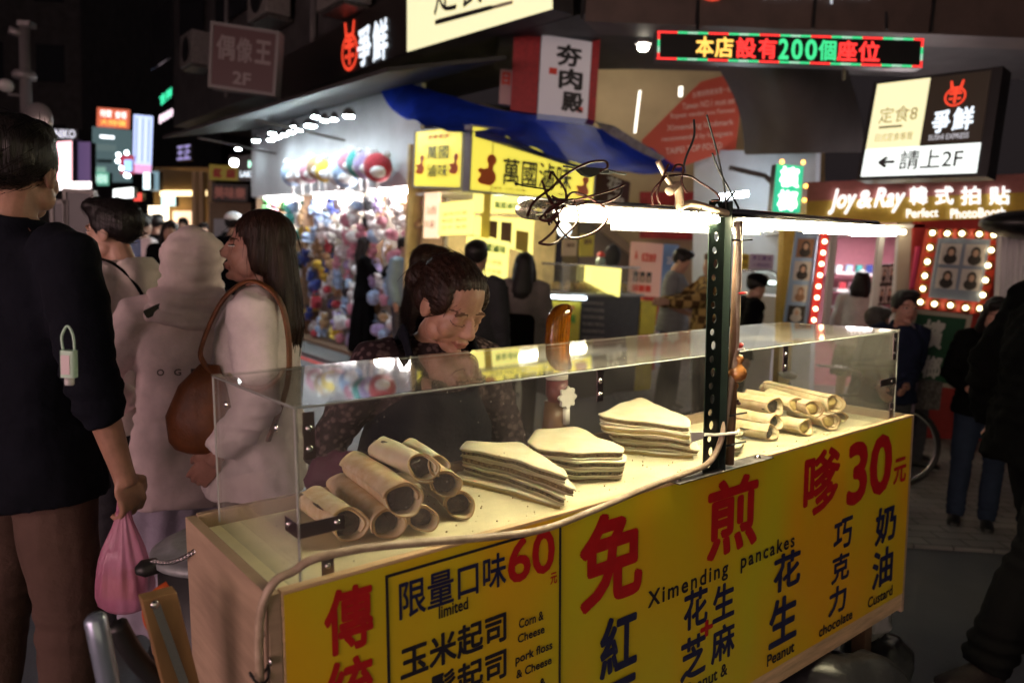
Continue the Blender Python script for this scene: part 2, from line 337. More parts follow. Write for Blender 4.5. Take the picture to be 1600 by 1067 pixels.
# ---- the corner building: dark upper storeys over both streets
bld = Thing('corner_building', along(1, -1.2), 'dark corner building whose upper storeys overhang the lit food stall and photo shop', 'building')
zb = 3.62
def slabpoly(pts, z0, z1): return MB().prism([(p[0], p[1], z0) for p in pts], (0, 0, z1 - z0))
A0 = along(-1.35, -.05); A1 = along(12.5, -.05); C1 = np.array([9.5, 6.55, 0]); C2 = np.array([12, 30, 0])
bld.part('upper_wall', slabpoly([A0, C1, C1 + np.array([0, 2.1, 0]), A0 + np.array([.9, 2.5, 0]), A1 + DR * 2.5, A1], zb + .45, 12), DKG)
bld.part('fascia', slabpoly([A0 - DL * .05, C1 + np.array([0, -.05, 0]), C1 + np.array([0, .25, 0]), A0 + np.array([.2, .35, 0])], zb + .02, zb + .449), DKB)
bld.part('soffit', slabpoly([A0 + np.array([.2, .36, 0]), C1 + np.array([0, .3, 0]), C1 + np.array([0, 2.1, 0]), A0 + np.array([.9, 2.5, 0]), along(1.5, -1.2), along(.2, -.3)], zb + .25, zb + .44), DKG)
w_ = glow((.75, .85, .95), .5)
fq = [A0 - DL * .055, C1 + np.array([0, -.056, 0])]
def fas(x0, y0, x1, y1):                               # rectangle on the long fascia
    d = unit(fq[1] - fq[0]); n = np.array([d[1], -d[0], 0]); return [on_plane(x, y, n, fq[0]) for x, y in ((x0, y0), (x1, y0), (x1, y1), (x0, y1))]
bld.text('Sushi Express', fas(1190, -26, 1362, 8), w_, .02, .02); bld.text('8', fas(1095, -30, 1130, 4), glow((1, .1, .05), .5), .03, .02)
# upper facade on the left street: window bands barely seen
for k in range(5):
    for j in range(2):
        a = along(2.2 + 2.6 * k, .0); b = along(3.9 + 2.6 * k, .0); z0 = 5.6 + 2.7 * j
        w0 = bld.part('window', MB().quadbox([a + [0, 0, z0 + 1.3], b + [0, 0, z0 + 1.3], b + [0, 0, z0], a + [0, 0, z0]][::1], .03), mat('night_glass', (.015, .016, .02), .15) if 'night_glass' not in bpy.data.materials else bpy.data.materials['night_glass'])
for k, (s_, z_) in enumerate(((2.9, 4.9), (5.6, 5.3), (7.4, 4.8), (9.6, 5.2))):
    ac = Thing('air_conditioner', along(s_, .2, z_), ['dark air conditioner box on the facade nearest the black signboard', 'dark air conditioner box second along the upper facade', 'dark air conditioner box third along the upper facade', 'dark air conditioner box farthest along the upper facade'][k], 'air conditioner', 'air conditioners on the upper facade')
    RF = np.array([DL, -DR, [0, 0, 1]]).T; ac.part('case', MB().box(along(s_, .25, z_), (.85, .38, .62), RF), mat('ac_beige', (.16, .15, .14), .6, var=.2) if 'ac_beige' not in bpy.data.materials else bpy.data.materials['ac_beige'], bevel=.02)
    ac.part('fan_grille', MB().lathe([(.24, 0), (.25, .01), (.05, .02)], along(s_, .445, z_), 18, np.array(frame_for(-DR)).T), BLK); ac.part('bracket', MB().box(along(s_, .2, z_ - .34), (.7, .4, .04), RF), M_iron)
for s_, z0 in ((4.4, 4.3), (8.4, 4.2)): bld.part('drain_pipe', MB().tube([along(s_, .02, z0), along(s_, .02, 11)], .05, 8), CON)
for k in range(9):
    a = C1 * (k / 9) + A0 * (1 - k / 9); bld.part('panel_joint', MB().lohi(a + [-.012, -.066, zb + .03], a + [.012, -.052, zb + .44]), BLK)
# ---- big signs on the upper left facade
q = [LP(636, -30, .12), LP(860, -75, .12), LP(860, 14, .12), LP(636, 81, .12)]; q = [LP(636, -30, .12)] + [LP(862, -75, .12)] + [LP(862, 14, .12)] + [LP(636, 81, .12)]
DIN = mat('sign_dark_ink', (.03, .028, .03), .5)
s8 = sign('lit_shop_sign', q, .25, CREAM, 'large cream lit signboard with dark lettering over the blue tarpaulin', 'sign', [('定食8', .23, -.30, .70, .60, DIN, .0)], box=DKG)
s8.text('一', sub(q, .24, .66, .66, .74), DIN, .06)
s8.part('bar', MB().quadbox([p + DR * -.006 for p in sub(q, .24, .665, .58, .735)], .004), DIN); s8.part('bar', MB().quadbox([p + DR * -.006 for p in sub(q, .58, .675, .78, .735)], .004), mat('pale_sign_ink', (.5, .45, .35), .5))
q = [LP(436, 95, .10), LP(634, -20, .10), LP(634, 82, .10), LP(436, 158, .10)]
sx = sign('lit_shop_sign', q, .22, mat('black_sign_panel', (.02, .015, .013), .4), 'black signboard with red round emblem and white characters beside the cream signboard', 'sign', box=DKG)
nq = [LP(535, 38, .10), LP(560, 30, .10), LP(560, 108, .10), LP(535, 115, .10)]
sx.part('emblem', logo_mesh(nq, 0, 0, 1, 1, .012), REDG); nq = [LP(560, 46, .10), LP(607, 26, .10), LP(607, 92, .10), LP(560, 107, .10)]
sx.text('爭', sub(nq, 0, 0, .46, 1), WHG, .03, .012); sx.text('鮮', sub(nq, .52, 0, 1, 1), WHG, .03, .012)
# ---- awning over the toy stall with its row of lamps
aw = Thing('stall_awning', along(4, .6), 'dark sheet awning over the toy stall with lamps beneath it', 'awning')
def lp3(s, off, z): return along(s, off, z)
mb = MB(); mb.prism([lp3(-.2, -.1, 3.52), lp3(6.9, -.1, 3.5), lp3(6.9, 1.5, 3.12), lp3(-.2, 1.25, 3.15)], (0, 0, .04)); aw.part('roof_sheet', mb, DKG)
for s in (3.4, 6): aw.part('strut', MB().tube([lp3(s, -.1, 3.0), lp3(s, 1.2, 3.1)], .02, 6), M_iron)
lamp_px = [(545, 182, 13), (522, 187, 8), (493, 183, 9), (507, 189, 8), (485, 197, 14), (460, 199, 9), (467, 204, 8), (455, 207, 8), (444, 211, 8), (433, 215, 8), (425, 209, 8), (423, 219, 8), (400, 220, 8), (372, 233, 6)]
M_spot = glow((.78, .95, 1.0), 170.0)
for i, (x, y, r) in enumerate(lamp_px):
    c = on_plane(x, y, np.array([0, 0, 1.0]), np.array([0, 0, 3.05 + .04 * ((i * 7) % 3)])); d = np.linalg.norm(c - EYE)
    if d > 15: c = EYE + (c - EYE) / d * 15; d = 15
    rr = r * d / F * .62
    t = Thing('stall_lamp', c, 'white lamp under toy stall awning, %s' % ['nearest and largest', 'second from the near end', 'third from the near end', 'fourth from the near end', 'wide double lamp in the middle', 'sixth from the near end', 'seventh from the near end', 'eighth from the near end', 'ninth from the near end', 'tenth from the near end', 'eleventh from the near end', 'twelfth from the near end', 'last bright one', 'small lone lamp past the far end'][i], 'lamp', 'lamps under the toy stall awning')
    t.part('lamp_disc', MB().lathe([(rr, 0), (rr * .9, -.012)], c, 14), M_spot); t.part('housing', MB().lathe([(rr * 1.15, .002), (rr * 1.1, .05), (rr * .5, .09)], c, 14), DKG)
# ---- toy stall: back wall, shelf band
ts = Thing('toy_stall', along(3, 0), 'bright open toy stall with pale upper wall packed with hanging plush toys', 'stall')
ts.part('upper_wall', MB().quadbox([along(7.2, -.05, 3.5), along(1.36, -.05, 3.5), along(1.36, -.05, 2.32), along(7.2, -.05, 2.32)], .05), mat('pale_stall_wall', (.55, .55, .57), .6, var=.1, vscale=2))
ts.part('back_wall', MB().quadbox([along(7.2, -.45, 2.3), along(1.36, -.45, 2.3), along(1.36, -.45, 0), along(7.2, -.45, 0)], .05), mat('dim_stall_wall', (.32, .27, .23), .6, var=.2, vscale=2))
ts.part('ceiling', MB().prism([along(1.36, -.1, 2.31), along(7.2, -.1, 2.31), along(7.2, -.45, 2.31), along(1.36, -.45, 2.31)], (0, 0, .01)), WHT)
for s in (1.38, 2.9, 5.0, 7.15): ts.part('partition', MB().box(along(s, -.28, 1.15), (.03, .3, 2.3), np.array([DL, -DR, [0, 0, 1]]).T), mat('stall_wood', (.25, .15, .09), .6, var=.2) if 'stall_wood' not in bpy.data.materials else bpy.data.materials['stall_wood'])
ts.part('counter', MB().box(along(4.3, -.1, .05), (5.6, .3, .1), np.array([DL, -DR, [0, 0, 1]]).T), bpy.data.materials['stall_wood'])
for s in (1.6, 3.5, 5.6): ts.part('tube_light', MB().tube([along(s, -.2, 2.27), along(s + 1.2, -.2, 2.27)], .022, 8), glow((1, .96, .92), 210.0))
# plush toys, one object each
def toy_bear(k):
    mb = MB(); mb.ell((0, 0, .0), (.042, .036, .045), nu=9, nv=6); mb.ell((0, -.004, .062), (.036, .033, .033), nu=9, nv=6)
    for sx_ in (-1, 1): mb.ell((sx_ * .027, 0, .09), .013, nu=7, nv=5); mb.ell((sx_ * .04, -.01, .01), (.014, .014, .026), nu=7, nv=5); mb.ell((sx_ * .022, -.016, -.042), (.016, .02, .016), nu=7, nv=5)
    mb.ell((0, -.036, .054), (.014, .008, .010), nu=7, nv=5); return mb
def toy_cap(k):
    mb = MB(); mb.ell((0, 0, 0), (.06, .055, .045), nu=10, nv=6); mb.ell((0, -.055, -.018), (.05, .045, .008), nu=10, nv=5); return mb
def toy_ball(k):
    mb = MB(); mb.ell((0, 0, 0), (.055, .05, .055), nu=10, nv=7); mb.ell((0, -.03, .04), (.03, .03, .03), nu=8, nv=5); mb.tube([(0, 0, .05), (0, 0, .1)], .004, 5); return mb
def toy_bag(k):
    mb = MB(); mb.rbox((-.045, -.02, -.055), (.045, .02, .045), .015, 1); mb.tube([(-.03, 0, .045), (-.02, 0, .085), (.02, 0, .085), (.03, 0, .045)], .005, 5); mb.ell((0, -.02, 0), (.022, .012, .02), nu=8, nv=5); return mb
PAL = {'white': (.75, .75, .78), 'pale blue': (.35, .50, .75), 'teal': (.05, .32, .30), 'dark blue': (.03, .05, .25), 'red': (.45, .03, .05), 'pink': (.65, .28, .38), 'tan': (.42, .27, .14), 'black': (.02, .02, .025), 'yellow': (.65, .45, .05), 'lilac': (.42, .34, .62), 'green': (.06, .25, .08)}
fabric = {k: mat('plush_' + k.replace(' ', '_'), c, .9, var=.3, vscale=30, sheen=.4) for k, c in PAL.items()}
toy_src = {}
def toy(kind, colr, loc, sc, rz, tilt):
    key = (kind, colr)
    if key not in toy_src:
        fn = {'plush bear': toy_bear, 'cap': toy_cap, 'plush ball': toy_ball, 'small bag': toy_bag}[kind]
        o = fn(0).build(kind.replace(' ', '_'), fabric[colr], smooth=True); toy_src[key] = o
    else:
        o = toy_src[key].copy(); COL.objects.link(o)
    o.location = Vector([float(c) for c in loc]); o.rotation_euler = (tilt, tilt * .7, rz); o.scale = (sc, sc, sc)
    tag(o, '%s %s hanging among many in the packed wall of the toy stall' % (colr, kind), kind.split()[-1] if kind != 'plush bear' else 'plush toy', '%s %ss on the toy stall wall' % (colr, kind))
cols = list(PAL); rt = np.random.default_rng(3)
zone = [(0.2, 2.3, ['white', 'pale blue', 'pink', 'tan', 'white']), (2.3, 3.9, ['white', 'pale blue', 'lilac', 'pink', 'white', 'black']), (3.9, 5.2, ['dark blue', 'red', 'black', 'yellow', 'pale blue', 'tan', 'white']), (5.2, 7.3, ['green', 'teal', 'tan', 'white', 'pink', 'pale blue'])]
for row in range(10):
    s = 1.55
    while s < 7.05:
        pal = [z_[2] for z_ in zone if z_[0] <= s <= z_[1]] or [cols]
        kind = ['plush bear', 'cap', 'plush ball', 'small bag', 'plush bear'][rt.integers(5)]
        c_ = pal[0][rt.integers(len(pal[0]))]; z = .20 + row * .212 + rt.uniform(-.05, .05)
        toy(kind, c_, along(s, -.22 + rt.uniform(-.06, .12), z), rt.uniform(1.25, 2.1), math.atan2(-DR[0], DR[1]) + math.pi / 2 + rt.uniform(-.6, .6) , rt.uniform(-.35, .35))
        s += rt.uniform(.20, .33)
# big plush heads in bags on the pale upper wall
for (x, y, r, c_, nm) in ((590, 262, 19, 'red', 'crimson'), (573, 258, 18, 'lilac', 'lilac'), (562, 256, 18, 'teal', 'teal'), (545, 256, 15, 'pink', 'rose pink'), (541, 272, 18, 'pale blue', 'pale blue'), (528, 272, 15, 'white', 'white'), (508, 268, 14, 'yellow', 'yellow'), (497, 262, 15, 'tan', 'tan'), (485, 268, 15, 'pink', 'pale pink'), (472, 272, 14, 'white', 'off white'), (458, 272, 16, 'pale blue', 'sky blue')):
    c = LP(x, y, .25); d = c[1]; rr = r * d / F * 1.2
    t = Thing('plush_toy', c, '%s round plush head hung high on the pale wall above the toys' % nm, 'plush toy', 'big plush toys above the toy wall')
    t.part('head', MB().ell(c, (rr, rr * .8, rr), nu=14, nv=9), fabric[c_], True)
    R_ = math.atan2(c[0], c[1]); mb = MB()
    for sx_ in (-1, 1): mb.ell(c + np.array([sx_ * rr * .55, 0, rr * .85]), rr * .3, nu=8, nv=6)
    t.part('ears', mb, fabric['white'], True)
    t.part('muzzle', MB().ell(c + np.array([rr * .15, -rr * .7, -rr * .35]), (rr * .55, rr * .35, rr * .4), nu=9, nv=6), fabric['white'], True)
    t.part('ribbon', MB().tube([c + np.array([0, -.01, -rr]), c + np.array([.02, -.02, -rr * 1.9])], rr * .12, 6), fabric['white'])
# ================================================================== THE YELLOW SNACK STALL
fs = Thing('snack_stall', alongr(.9, 0), 'braised snack stall on the corner with yellow lit panels and glass food counter', 'stall')
YW = mat('yellow_laminate', (.62, .52, .05), .5, var=.1, vscale=6); REDP = mat('red_print', (.62, .05, .03), .5); ORP = mat('orange_print', (.75, .16, .03), .5); BRN = mat('brown_print', (.16, .08, .04), .6); GRNP = mat('green_print', (.05, .30, .04), .5)
fs.part('corner_post', MB().box(CORNER + [.06, .04, 1.4], (.1, .1, 2.8)), YW)
fs.part('back_wall', MB().quadbox([alongr(.0, -1.5, 2.8), alongr(2.4, -1.5, 2.8), alongr(2.4, -1.5, 0), alongr(.0, -1.5, 0)], .05), mat('warm_stall_wall', (.60, .46, .22), .6, var=.25, vscale=3))
fs.part('ceiling', MB().prism([alongr(.1, -.05, 2.2), alongr(2.3, -.05, 2.2), alongr(2.3, -1.5, 2.2), alongr(.1, -1.5, 2.2)], (0, 0, .03)), WHT)
for k in (.5, 1.3): fs.part('tube_light', MB().tube([alongr(k, -.4, 2.17), alongr(k + .6, -.4, 2.17)], .02, 8), glow((1, .90, .62), 110.0))
fs.part('globe_lamp', MB().ell(RP(882, 359, -.2), .085), glow((.85, .95, 1.0), 3.0), True)
def chicken(q, x0, y0, x1, y1):                        # plump bird emblem
    s_ = sub(q, x0, y0, x1, y1); n = unit(np.cross(s_[3] - s_[0], s_[1] - s_[0])); mb = MB()
    def blob(cx, cyy, rx, ry, k):
        pts = [bil(s_, np.array([[cx + rx * math.cos(a), cyy + ry * math.sin(a)]]))[0] + n * (.006 + .0008 * k) for a in np.arange(16) * math.pi / 8]; mb.add(pts, [tuple(range(16))])
    blob(.52, .30, .40, .26, 0); blob(.66, .80, .24, .17, 1); blob(.62, .58, .14, .24, 2); blob(.16, .46, .16, .08, 3); blob(.30, .18, .30, .12, 4)
    return mb
lq = [LP(650, 207, .07), LP(724, 198, .07), LP(719, 293, .07), LP(654, 290, .07)]; lq = vertical(lq)
ls = sign('stall_sign', lq, .10, YEL, 'square yellow lit sign with dark characters and red birds on the stall side', 'sign', [('萬國', .28, .28, .74, .52, DIN, .012), ('滷味', .28, .60, .74, .84, DIN, .012), ('百年老店', .28, .08, .74, .17, REDP, .02)], frame=GRY, fw=.02)
ls.part('emblem', chicken(lq, .04, .42, .24, .80), ORP); ls.part('emblem', chicken(lq, .76, .42, .96, .80), ORP)
rq = vertical([RP(738, 198, .07), RP(931, 226, .07), RP(931, 316, .07), RP(738, 297, .07)])
rs = sign('stall_sign', rq, .10, YEL, 'long yellow lit sign with bold characters and orange bird under the blue tarpaulin', 'sign', [('萬國滷味', .235, .42, .80, .87, DIN, .02), ('滷味 小吃 外帶', .16, .90, .42, .96, DIN, .0), ('東山鴨頭', .56, .90, .80, .96, DIN, .0)], frame=GRY, fw=.02)
rs.part('emblem', chicken(rq, .05, .38, .20, .93), ORP); rs.part('emblem', chicken(rq, .84, .56, .97, .95), ORP)
# menu boards
def menu(q, face, label, rows, inkm, th=.03, title=None, tm=None, frame=None):
    t = sign('menu_board', q, th, face, label, 'menu board', frame=frame, fw=.012)
    if title: t.text(title, sub(q, .15, .05, .85, .20), tm or inkm, .03)
    for k, body in enumerate(rows):
        y = .30 + .62 * k / max(1, len(rows)); t.text(body, sub(q, .12, y, .88, y + .36 / max(2, len(rows))), inkm, .0)
    return t
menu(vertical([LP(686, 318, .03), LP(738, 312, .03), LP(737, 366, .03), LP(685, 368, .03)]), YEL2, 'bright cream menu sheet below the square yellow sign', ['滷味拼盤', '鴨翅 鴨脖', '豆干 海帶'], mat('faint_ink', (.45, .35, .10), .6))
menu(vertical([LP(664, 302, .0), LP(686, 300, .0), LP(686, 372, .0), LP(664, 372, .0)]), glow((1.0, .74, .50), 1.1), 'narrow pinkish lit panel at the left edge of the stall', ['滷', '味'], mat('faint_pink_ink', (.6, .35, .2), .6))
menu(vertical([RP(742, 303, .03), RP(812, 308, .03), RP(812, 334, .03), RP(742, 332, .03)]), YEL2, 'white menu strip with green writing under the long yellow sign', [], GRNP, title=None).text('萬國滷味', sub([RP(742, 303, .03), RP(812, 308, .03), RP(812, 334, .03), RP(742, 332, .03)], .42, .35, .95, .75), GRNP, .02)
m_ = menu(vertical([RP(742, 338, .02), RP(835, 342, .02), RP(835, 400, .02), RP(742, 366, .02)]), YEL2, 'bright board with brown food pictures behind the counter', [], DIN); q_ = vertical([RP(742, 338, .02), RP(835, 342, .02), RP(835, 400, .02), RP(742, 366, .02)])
for k, x0 in enumerate((.20, .44)): m_.part('picture', MB().quadbox([p - DL * -.0 + np.array([-.004, -.006, 0]) for p in sub(q_, x0, .16, x0 + .18, .86)], .004), BRN)
m_.part('price_card', MB().quadbox([p + np.array([-.004, -.006, 0]) for p in sub(q_, .70, .38, .92, .98)], .004), mat('ochre_card', (.55, .38, .06), .6))
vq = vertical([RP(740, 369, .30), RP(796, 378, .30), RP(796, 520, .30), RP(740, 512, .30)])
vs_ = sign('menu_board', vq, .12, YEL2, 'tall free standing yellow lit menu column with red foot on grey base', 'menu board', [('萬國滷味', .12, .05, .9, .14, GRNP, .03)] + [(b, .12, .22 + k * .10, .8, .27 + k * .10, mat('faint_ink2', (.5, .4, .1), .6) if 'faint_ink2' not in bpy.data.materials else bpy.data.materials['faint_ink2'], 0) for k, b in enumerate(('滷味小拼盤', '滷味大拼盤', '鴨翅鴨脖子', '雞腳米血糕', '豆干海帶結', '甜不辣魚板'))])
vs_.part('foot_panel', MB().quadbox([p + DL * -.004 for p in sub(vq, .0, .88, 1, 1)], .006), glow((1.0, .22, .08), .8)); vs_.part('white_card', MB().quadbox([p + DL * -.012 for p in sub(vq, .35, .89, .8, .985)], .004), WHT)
b0, b1 = vq[3].copy(), vq[2].copy(); vs_.part('base', MB().prism([b0 * [1, 1, 0], b1 * [1, 1, 0], b1 * [1, 1, 0] + DL * .3, b0 * [1, 1, 0] + DL * .3], (0, 0, b0[2] - .004)), GRY)
# glass counter with trays of food
ct = Thing('food_counter', alongr(1.5, .45), 'dark counter with glass food case and yellow poster lit by a white tube', 'counter')
DKC = mat('dark_counter', (.045, .047, .055), .45, var=.15)
R3 = np.array([DR, DL, [0, 0, 1]]).T
def cbox(t0, t1, o0, o1, z0, z1): c = alongr((t0 + t1) / 2, (o0 + o1) / 2, (z0 + z1) / 2); return MB().box(c, (t1 - t0, abs(o1 - o0), z1 - z0), R3)
ct.part('cabinet', cbox(.86, 1.98, .0, .55, .0, 1.14), DKC, bevel=.006); ct.part('counter_top', cbox(.84, 2.0, -.02, .58, 1.142, 1.17), GRY)
for (a, b_, c_, d) in ((.88, .89, .05, .5), (1.93, 1.94, .05, .5), (.88, 1.94, .5, .508)): ct.part('glass', cbox(a, b_, c_, d, 1.172, 1.46), M_pane)
ct.part('case_top', cbox(.86, 1.96, .04, .52, 1.462, 1.485), M_steel)
for k, (t_, colr) in enumerate(((1.0, (.62, .45, .20)), (1.2, (.50, .33, .13)), (1.42, (.60, .42, .15)), (1.64, (.66, .52, .10)), (1.82, (.42, .25, .10)))):
    t = Thing('food_tray', alongr(t_, .28, 1.172), '%s heap on steel tray in the glass counter' % ['pale dumpling', 'brown tofu', 'golden snack', 'bright yellow snack', 'dark braised'][k], 'food', 'trays in the glass counter')
    t.part('tray', cbox(t_ - .09, t_ + .09, .1, .46, 1.172, 1.19), M_steel); mb = MB()
    for j in range(14): mb.ell(alongr(t_ + rt.uniform(-.07, .07), .28 + rt.uniform(-.14, .14), 1.215 + rt.uniform(-.01, .05)), rt.uniform(.025, .04), nu=7, nv=5)
    t.part('food', mb, mat('snack_%d' % k, colr, .5, var=.3, vscale=30), True)
ct.part('tube_light', MB().tube([RP(853, 463, .60), RP(915, 466, .60)], .018, 8), glow((.80, .93, 1.0), 7.0))
pq = vertical([RP(857, 470, .56), RP(908, 472, .56), RP(908, 560, .56), RP(857, 558, .56)]); ct.part('poster', MB().quadbox(pq, .005), YW)
ct.text('萬國滷味', sub(pq, .15, .22, .85, .38), GRNP, .03); ct.text('經典美味', sub(pq, .2, .06, .8, .14), REDP, .02)
for k in range(9): ct.part('louvre', MB().quadbox(vertical([RP(910, 470 + k * 11, .57), RP(944, 472 + k * 11, .57), RP(944, 477 + k * 11, .57), RP(910, 475 + k * 11, .57)]), .008), M_iron)
for k, x in enumerate((957, 964)): ct.part('hose', MB().tube([RP(x, 470, .5), RP(x + 1, 510, .5), RP(x - 6, 560, .5)], .012, 6), mat('pale_hose', (.5, .5, .5), .4) if k == 0 else M_iron)
lb = vertical([RP(924, 416, .62), RP(971, 420, .62), RP(971, 464, .62), RP(924, 440, .62)]); sign('light_box', lb, .10, YEL2, 'small glowing cream light box at the right end of the food counter', 'light box')
ct.part('side_panel', cbox(1.99, 2.25, .2, .56, 0, 1.08), YW)
for (x0, y0, x1, y1, m, lb_) in ((880, 375, 902, 400, mat('cream_card', (.7, .55, .35), .6), 'cream price card standing on the glass counter'), (907, 366, 929, 401, YW, 'tall yellow price card standing on the glass counter')):
    t = sign('price_card', vertical([RP(x0, y0, .3), RP(x1, y0, .3), RP(x1, y1, .3), RP(x0, y1, .3)]), .01, m, lb_, 'price card'); 
    t.text('滷味', sub([RP(x0, y0, .3), RP(x1, y0, .3), RP(x1, y1, .3), RP(x0, y1, .3)], .2, .2, .8, .45), BRN, .02)
t = Thing('red_jar', RP(938, 409, .3), 'small red lidded jar on the glass counter', 'jar'); cj = RP(938, 409, .3); cj[2] = 1.487
t.part('jar', MB().lathe([(.05, 0), (.055, .05), (.04, .09)], cj, 12), mat('jar_green', (.3, .4, .3), .2)); t.part('lid', MB().lathe([(.046, .092), (.05, .12), (.02, .15)], cj, 12), REDP)
t = Thing('hand_fan', RP(957, 428, .25), 'black round fan standing at the right end of the counter', 'fan'); cf = RP(957, 400, .25)
t.part('blade', MB().ell(cf, (.10, .02, .14)), BLK, True); t.part('handle', MB().tube([cf + [0.02, 0, -.13], cf + [.05, 0, -.33]], .015, 6), BLK)
# ================================================================== BLUE TARPAULIN
topc = [(588, 124, 9.7), (640, 130, 9.2), (700, 148, 8.9), (770, 170, 8.7), (830, 178, 8.7), (890, 186, 8.9), (960, 207, 9.3), (1020, 232, 9.6), (1070, 252, 9.9)]
botc = [(632, 182, 8.9), (660, 192, 8.3), (700, 203, 7.8), (770, 208, 7.35), (800, 216, 7.3), (862, 243, 7.6), (930, 264, 8.1), (1005, 270, 8.7), (1072, 268, 9.3)]
def interp(c, t): x = t * (len(c) - 1); i = min(int(x), len(c) - 2); f_ = x - i; return np.array(c[i]) * (1 - f_) + np.array(c[i + 1]) * f_
mb = MB(); NU, NV = 56, 14
for j in range(NV + 1):
    for i in range(NU + 1):
        a = P(*interp(topc, i / NU)); b = P(*interp(botc, i / NU)); f_ = j / NV; p = a * (1 - f_) + b * f_
        p[2] -= .10 * math.sin(math.pi * f_) * (1 - .5 * i / NU) + .012 * math.sin(i * .9 + j * .5) * f_ + .010 * abs(math.sin(i * .55 + 1)); mb.v.append(tuple(p))
n0 = len(mb.v); mb.v += [(x, y, z - .006) for x, y, z in mb.v]
for j in range(NV):
    for i in range(NU):
        a = j * (NU + 1) + i; mb.f.append((a, a + 1, a + NU + 2, a + NU + 1)); mb.f.append((n0 + a, n0 + a + NU + 1, n0 + a + NU + 2, n0 + a + 1)); mb.m += [0, 0]
M_tarp = mat('blue_tarpaulin', (.012, .055, .60), .65, spec=.2, var=.25, vscale=3, bump=.25, bscale=14)
tp = thing('tarpaulin', mb, M_tarp, 'large sagging blue tarpaulin stretched over the corner of the snack stall', 'tarpaulin', smooth=True)
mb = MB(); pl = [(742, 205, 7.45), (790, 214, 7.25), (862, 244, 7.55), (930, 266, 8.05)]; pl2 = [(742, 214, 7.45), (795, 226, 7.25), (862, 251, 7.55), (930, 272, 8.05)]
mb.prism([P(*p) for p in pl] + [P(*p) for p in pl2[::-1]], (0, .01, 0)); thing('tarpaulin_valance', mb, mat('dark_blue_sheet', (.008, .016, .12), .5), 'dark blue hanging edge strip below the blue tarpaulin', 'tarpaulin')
mb = MB(); mb.prism([P(*p) for p in ((931, 190, 9.2), (960, 197, 9.2), (1040, 247, 9.4), (1032, 252, 9.4), (985, 232, 9.3), (950, 213, 9.2))], (0, .05, .0))
fb = Thing('folded_banner', P(985, 230, 9.25), 'grey folded striped sheet lying along the right edge of the blue tarpaulin', 'banner'); fb.part('sheet', mb, mat('grey_sheet', (.20, .18, .18), .6, var=.4, vscale=9))
mb = MB(); mb.prism([P(*p) for p in ((720, 160, 8.95), (760, 163, 8.9), (860, 176, 8.9), (930, 188, 9.2), (905, 196, 9.1), (830, 184, 8.9), (760, 176, 8.9))], (0, .3, 0)); thing('rolled_canvas', mb, BLK, 'black rolled canvas lying along the top of the blue tarpaulin', 'canvas')
# projecting white sign with red sides
pq = quad([(847, 54), (925, 66), (922, 186), (845, 178)], 8.25); pq = vertical(pq)
hs = sign('projecting_sign', pq, .35, mat('dim_white_sign', (.55, .53, .55), .5, emit=(.8, .78, .85), es=.11), 'tall white projecting sign with black brush characters and red sides', 'sign')
for k, ch in enumerate('夯肉殿'): hs.text(ch, sub(pq, .30 + .08 * k, .08 + .30 * k, .82 + .04 * k, .36 + .29 * k), BLK, .035)
SRED = mat('deep_red_side', (.30, .015, .02), .5, var=.2)
hs.part('side_panel', MB().quadbox(vertical(quad([(926, 64), (938, 62), (936, 190), (924, 186)], 8.27)), .3), SRED); hs.part('side_panel', MB().quadbox(vertical(quad([(803, 58), (845, 54), (843, 178), (803, 172)], 8.3)), .1), SRED)
nq = sub(pq, .14, .36, .36, .50); hs.part('red_seal', MB().quadbox([p + np.array([0, -.006, 0]) for p in sub(pq, .18, .40, .34, .48)], .004), REDP); hs.part('red_seal', MB().quadbox([p + np.array([0, -.006, 0]) for p in sub(pq, .78, .86, .90, .93)], .004), REDP)
q = vertical(quad([(782, 108), (801, 110), (800, 165), (781, 162)], 8.5)); sign('small_sign', q, .05, mat('dim_pink_sign', (.45, .30, .30), .5), 'small pale sign with red square mark left of the projecting sign', 'sign', [('日', .15, .08, .85, .45, REDP, .05)])
# ================================================================== RIGHT SIDE: hall with stairs, hood, screens
hall = Thing('stair_hall', P(1040, 520, 12), 'beige lit stair hall behind the hood with white tube lamps', 'building')
BEI = mat('beige_plaster', (.46, .34, .20), .7, var=.08, vscale=2); hall.part('back_wall', MB().quadbox([P(880, 40, 12), P(1290, 40, 12), P(1290, 540, 12) * [1, 1, 0], P(880, 540, 12) * [1, 1, 0]], .1), BEI)
hall.part('light_strip', MB().tube([P(925, 91, 10.2), P(975, 96, 10.2), P(1022, 96, 10.2)], .05, 8), glow((1, .90, .72), 48.0))
hall.part('tube_light', MB().tube([P(1000, 142, 11.5), P(992, 208, 11.5)], .02, 6), glow((1, .95, .82), 2.0)); hall.part('tube_light', MB().tube([P(1064, 136, 11.5), P(1063, 151, 11.5)], .03, 6), glow((1, .95, .82), 2.5))
hall.part('beam', MB().box(P(1000, 52, 9.6), (3.4, .4, .35)), DKB)
t = Thing('downlight', P(1005, 75, 7.6), 'round white downlight in the dark ceiling left of the red ticker display', 'lamp'); t.part('lens', MB().ell(P(1005, 75, 7.6), (.055, .055, .035)), glow((1, .9, .72), 40.0), True); t.part('ring', MB().lathe([(.08, .03), (.08, .06), (.03, .1)], P(1005, 75, 7.6), 14), GRY)
t = Thing('ceiling_light', P(1425, 38, 7.5), 'dim rectangular cream ceiling light above the ticker display', 'lamp'); t.part('panel', MB().prism([P(1378, 35, 7.4), P(1465, 34, 7.4), P(1468, 41, 7.2), P(1380, 43, 7.2)], (0, 0, .02)), glow((.9, .85, .55), .5))
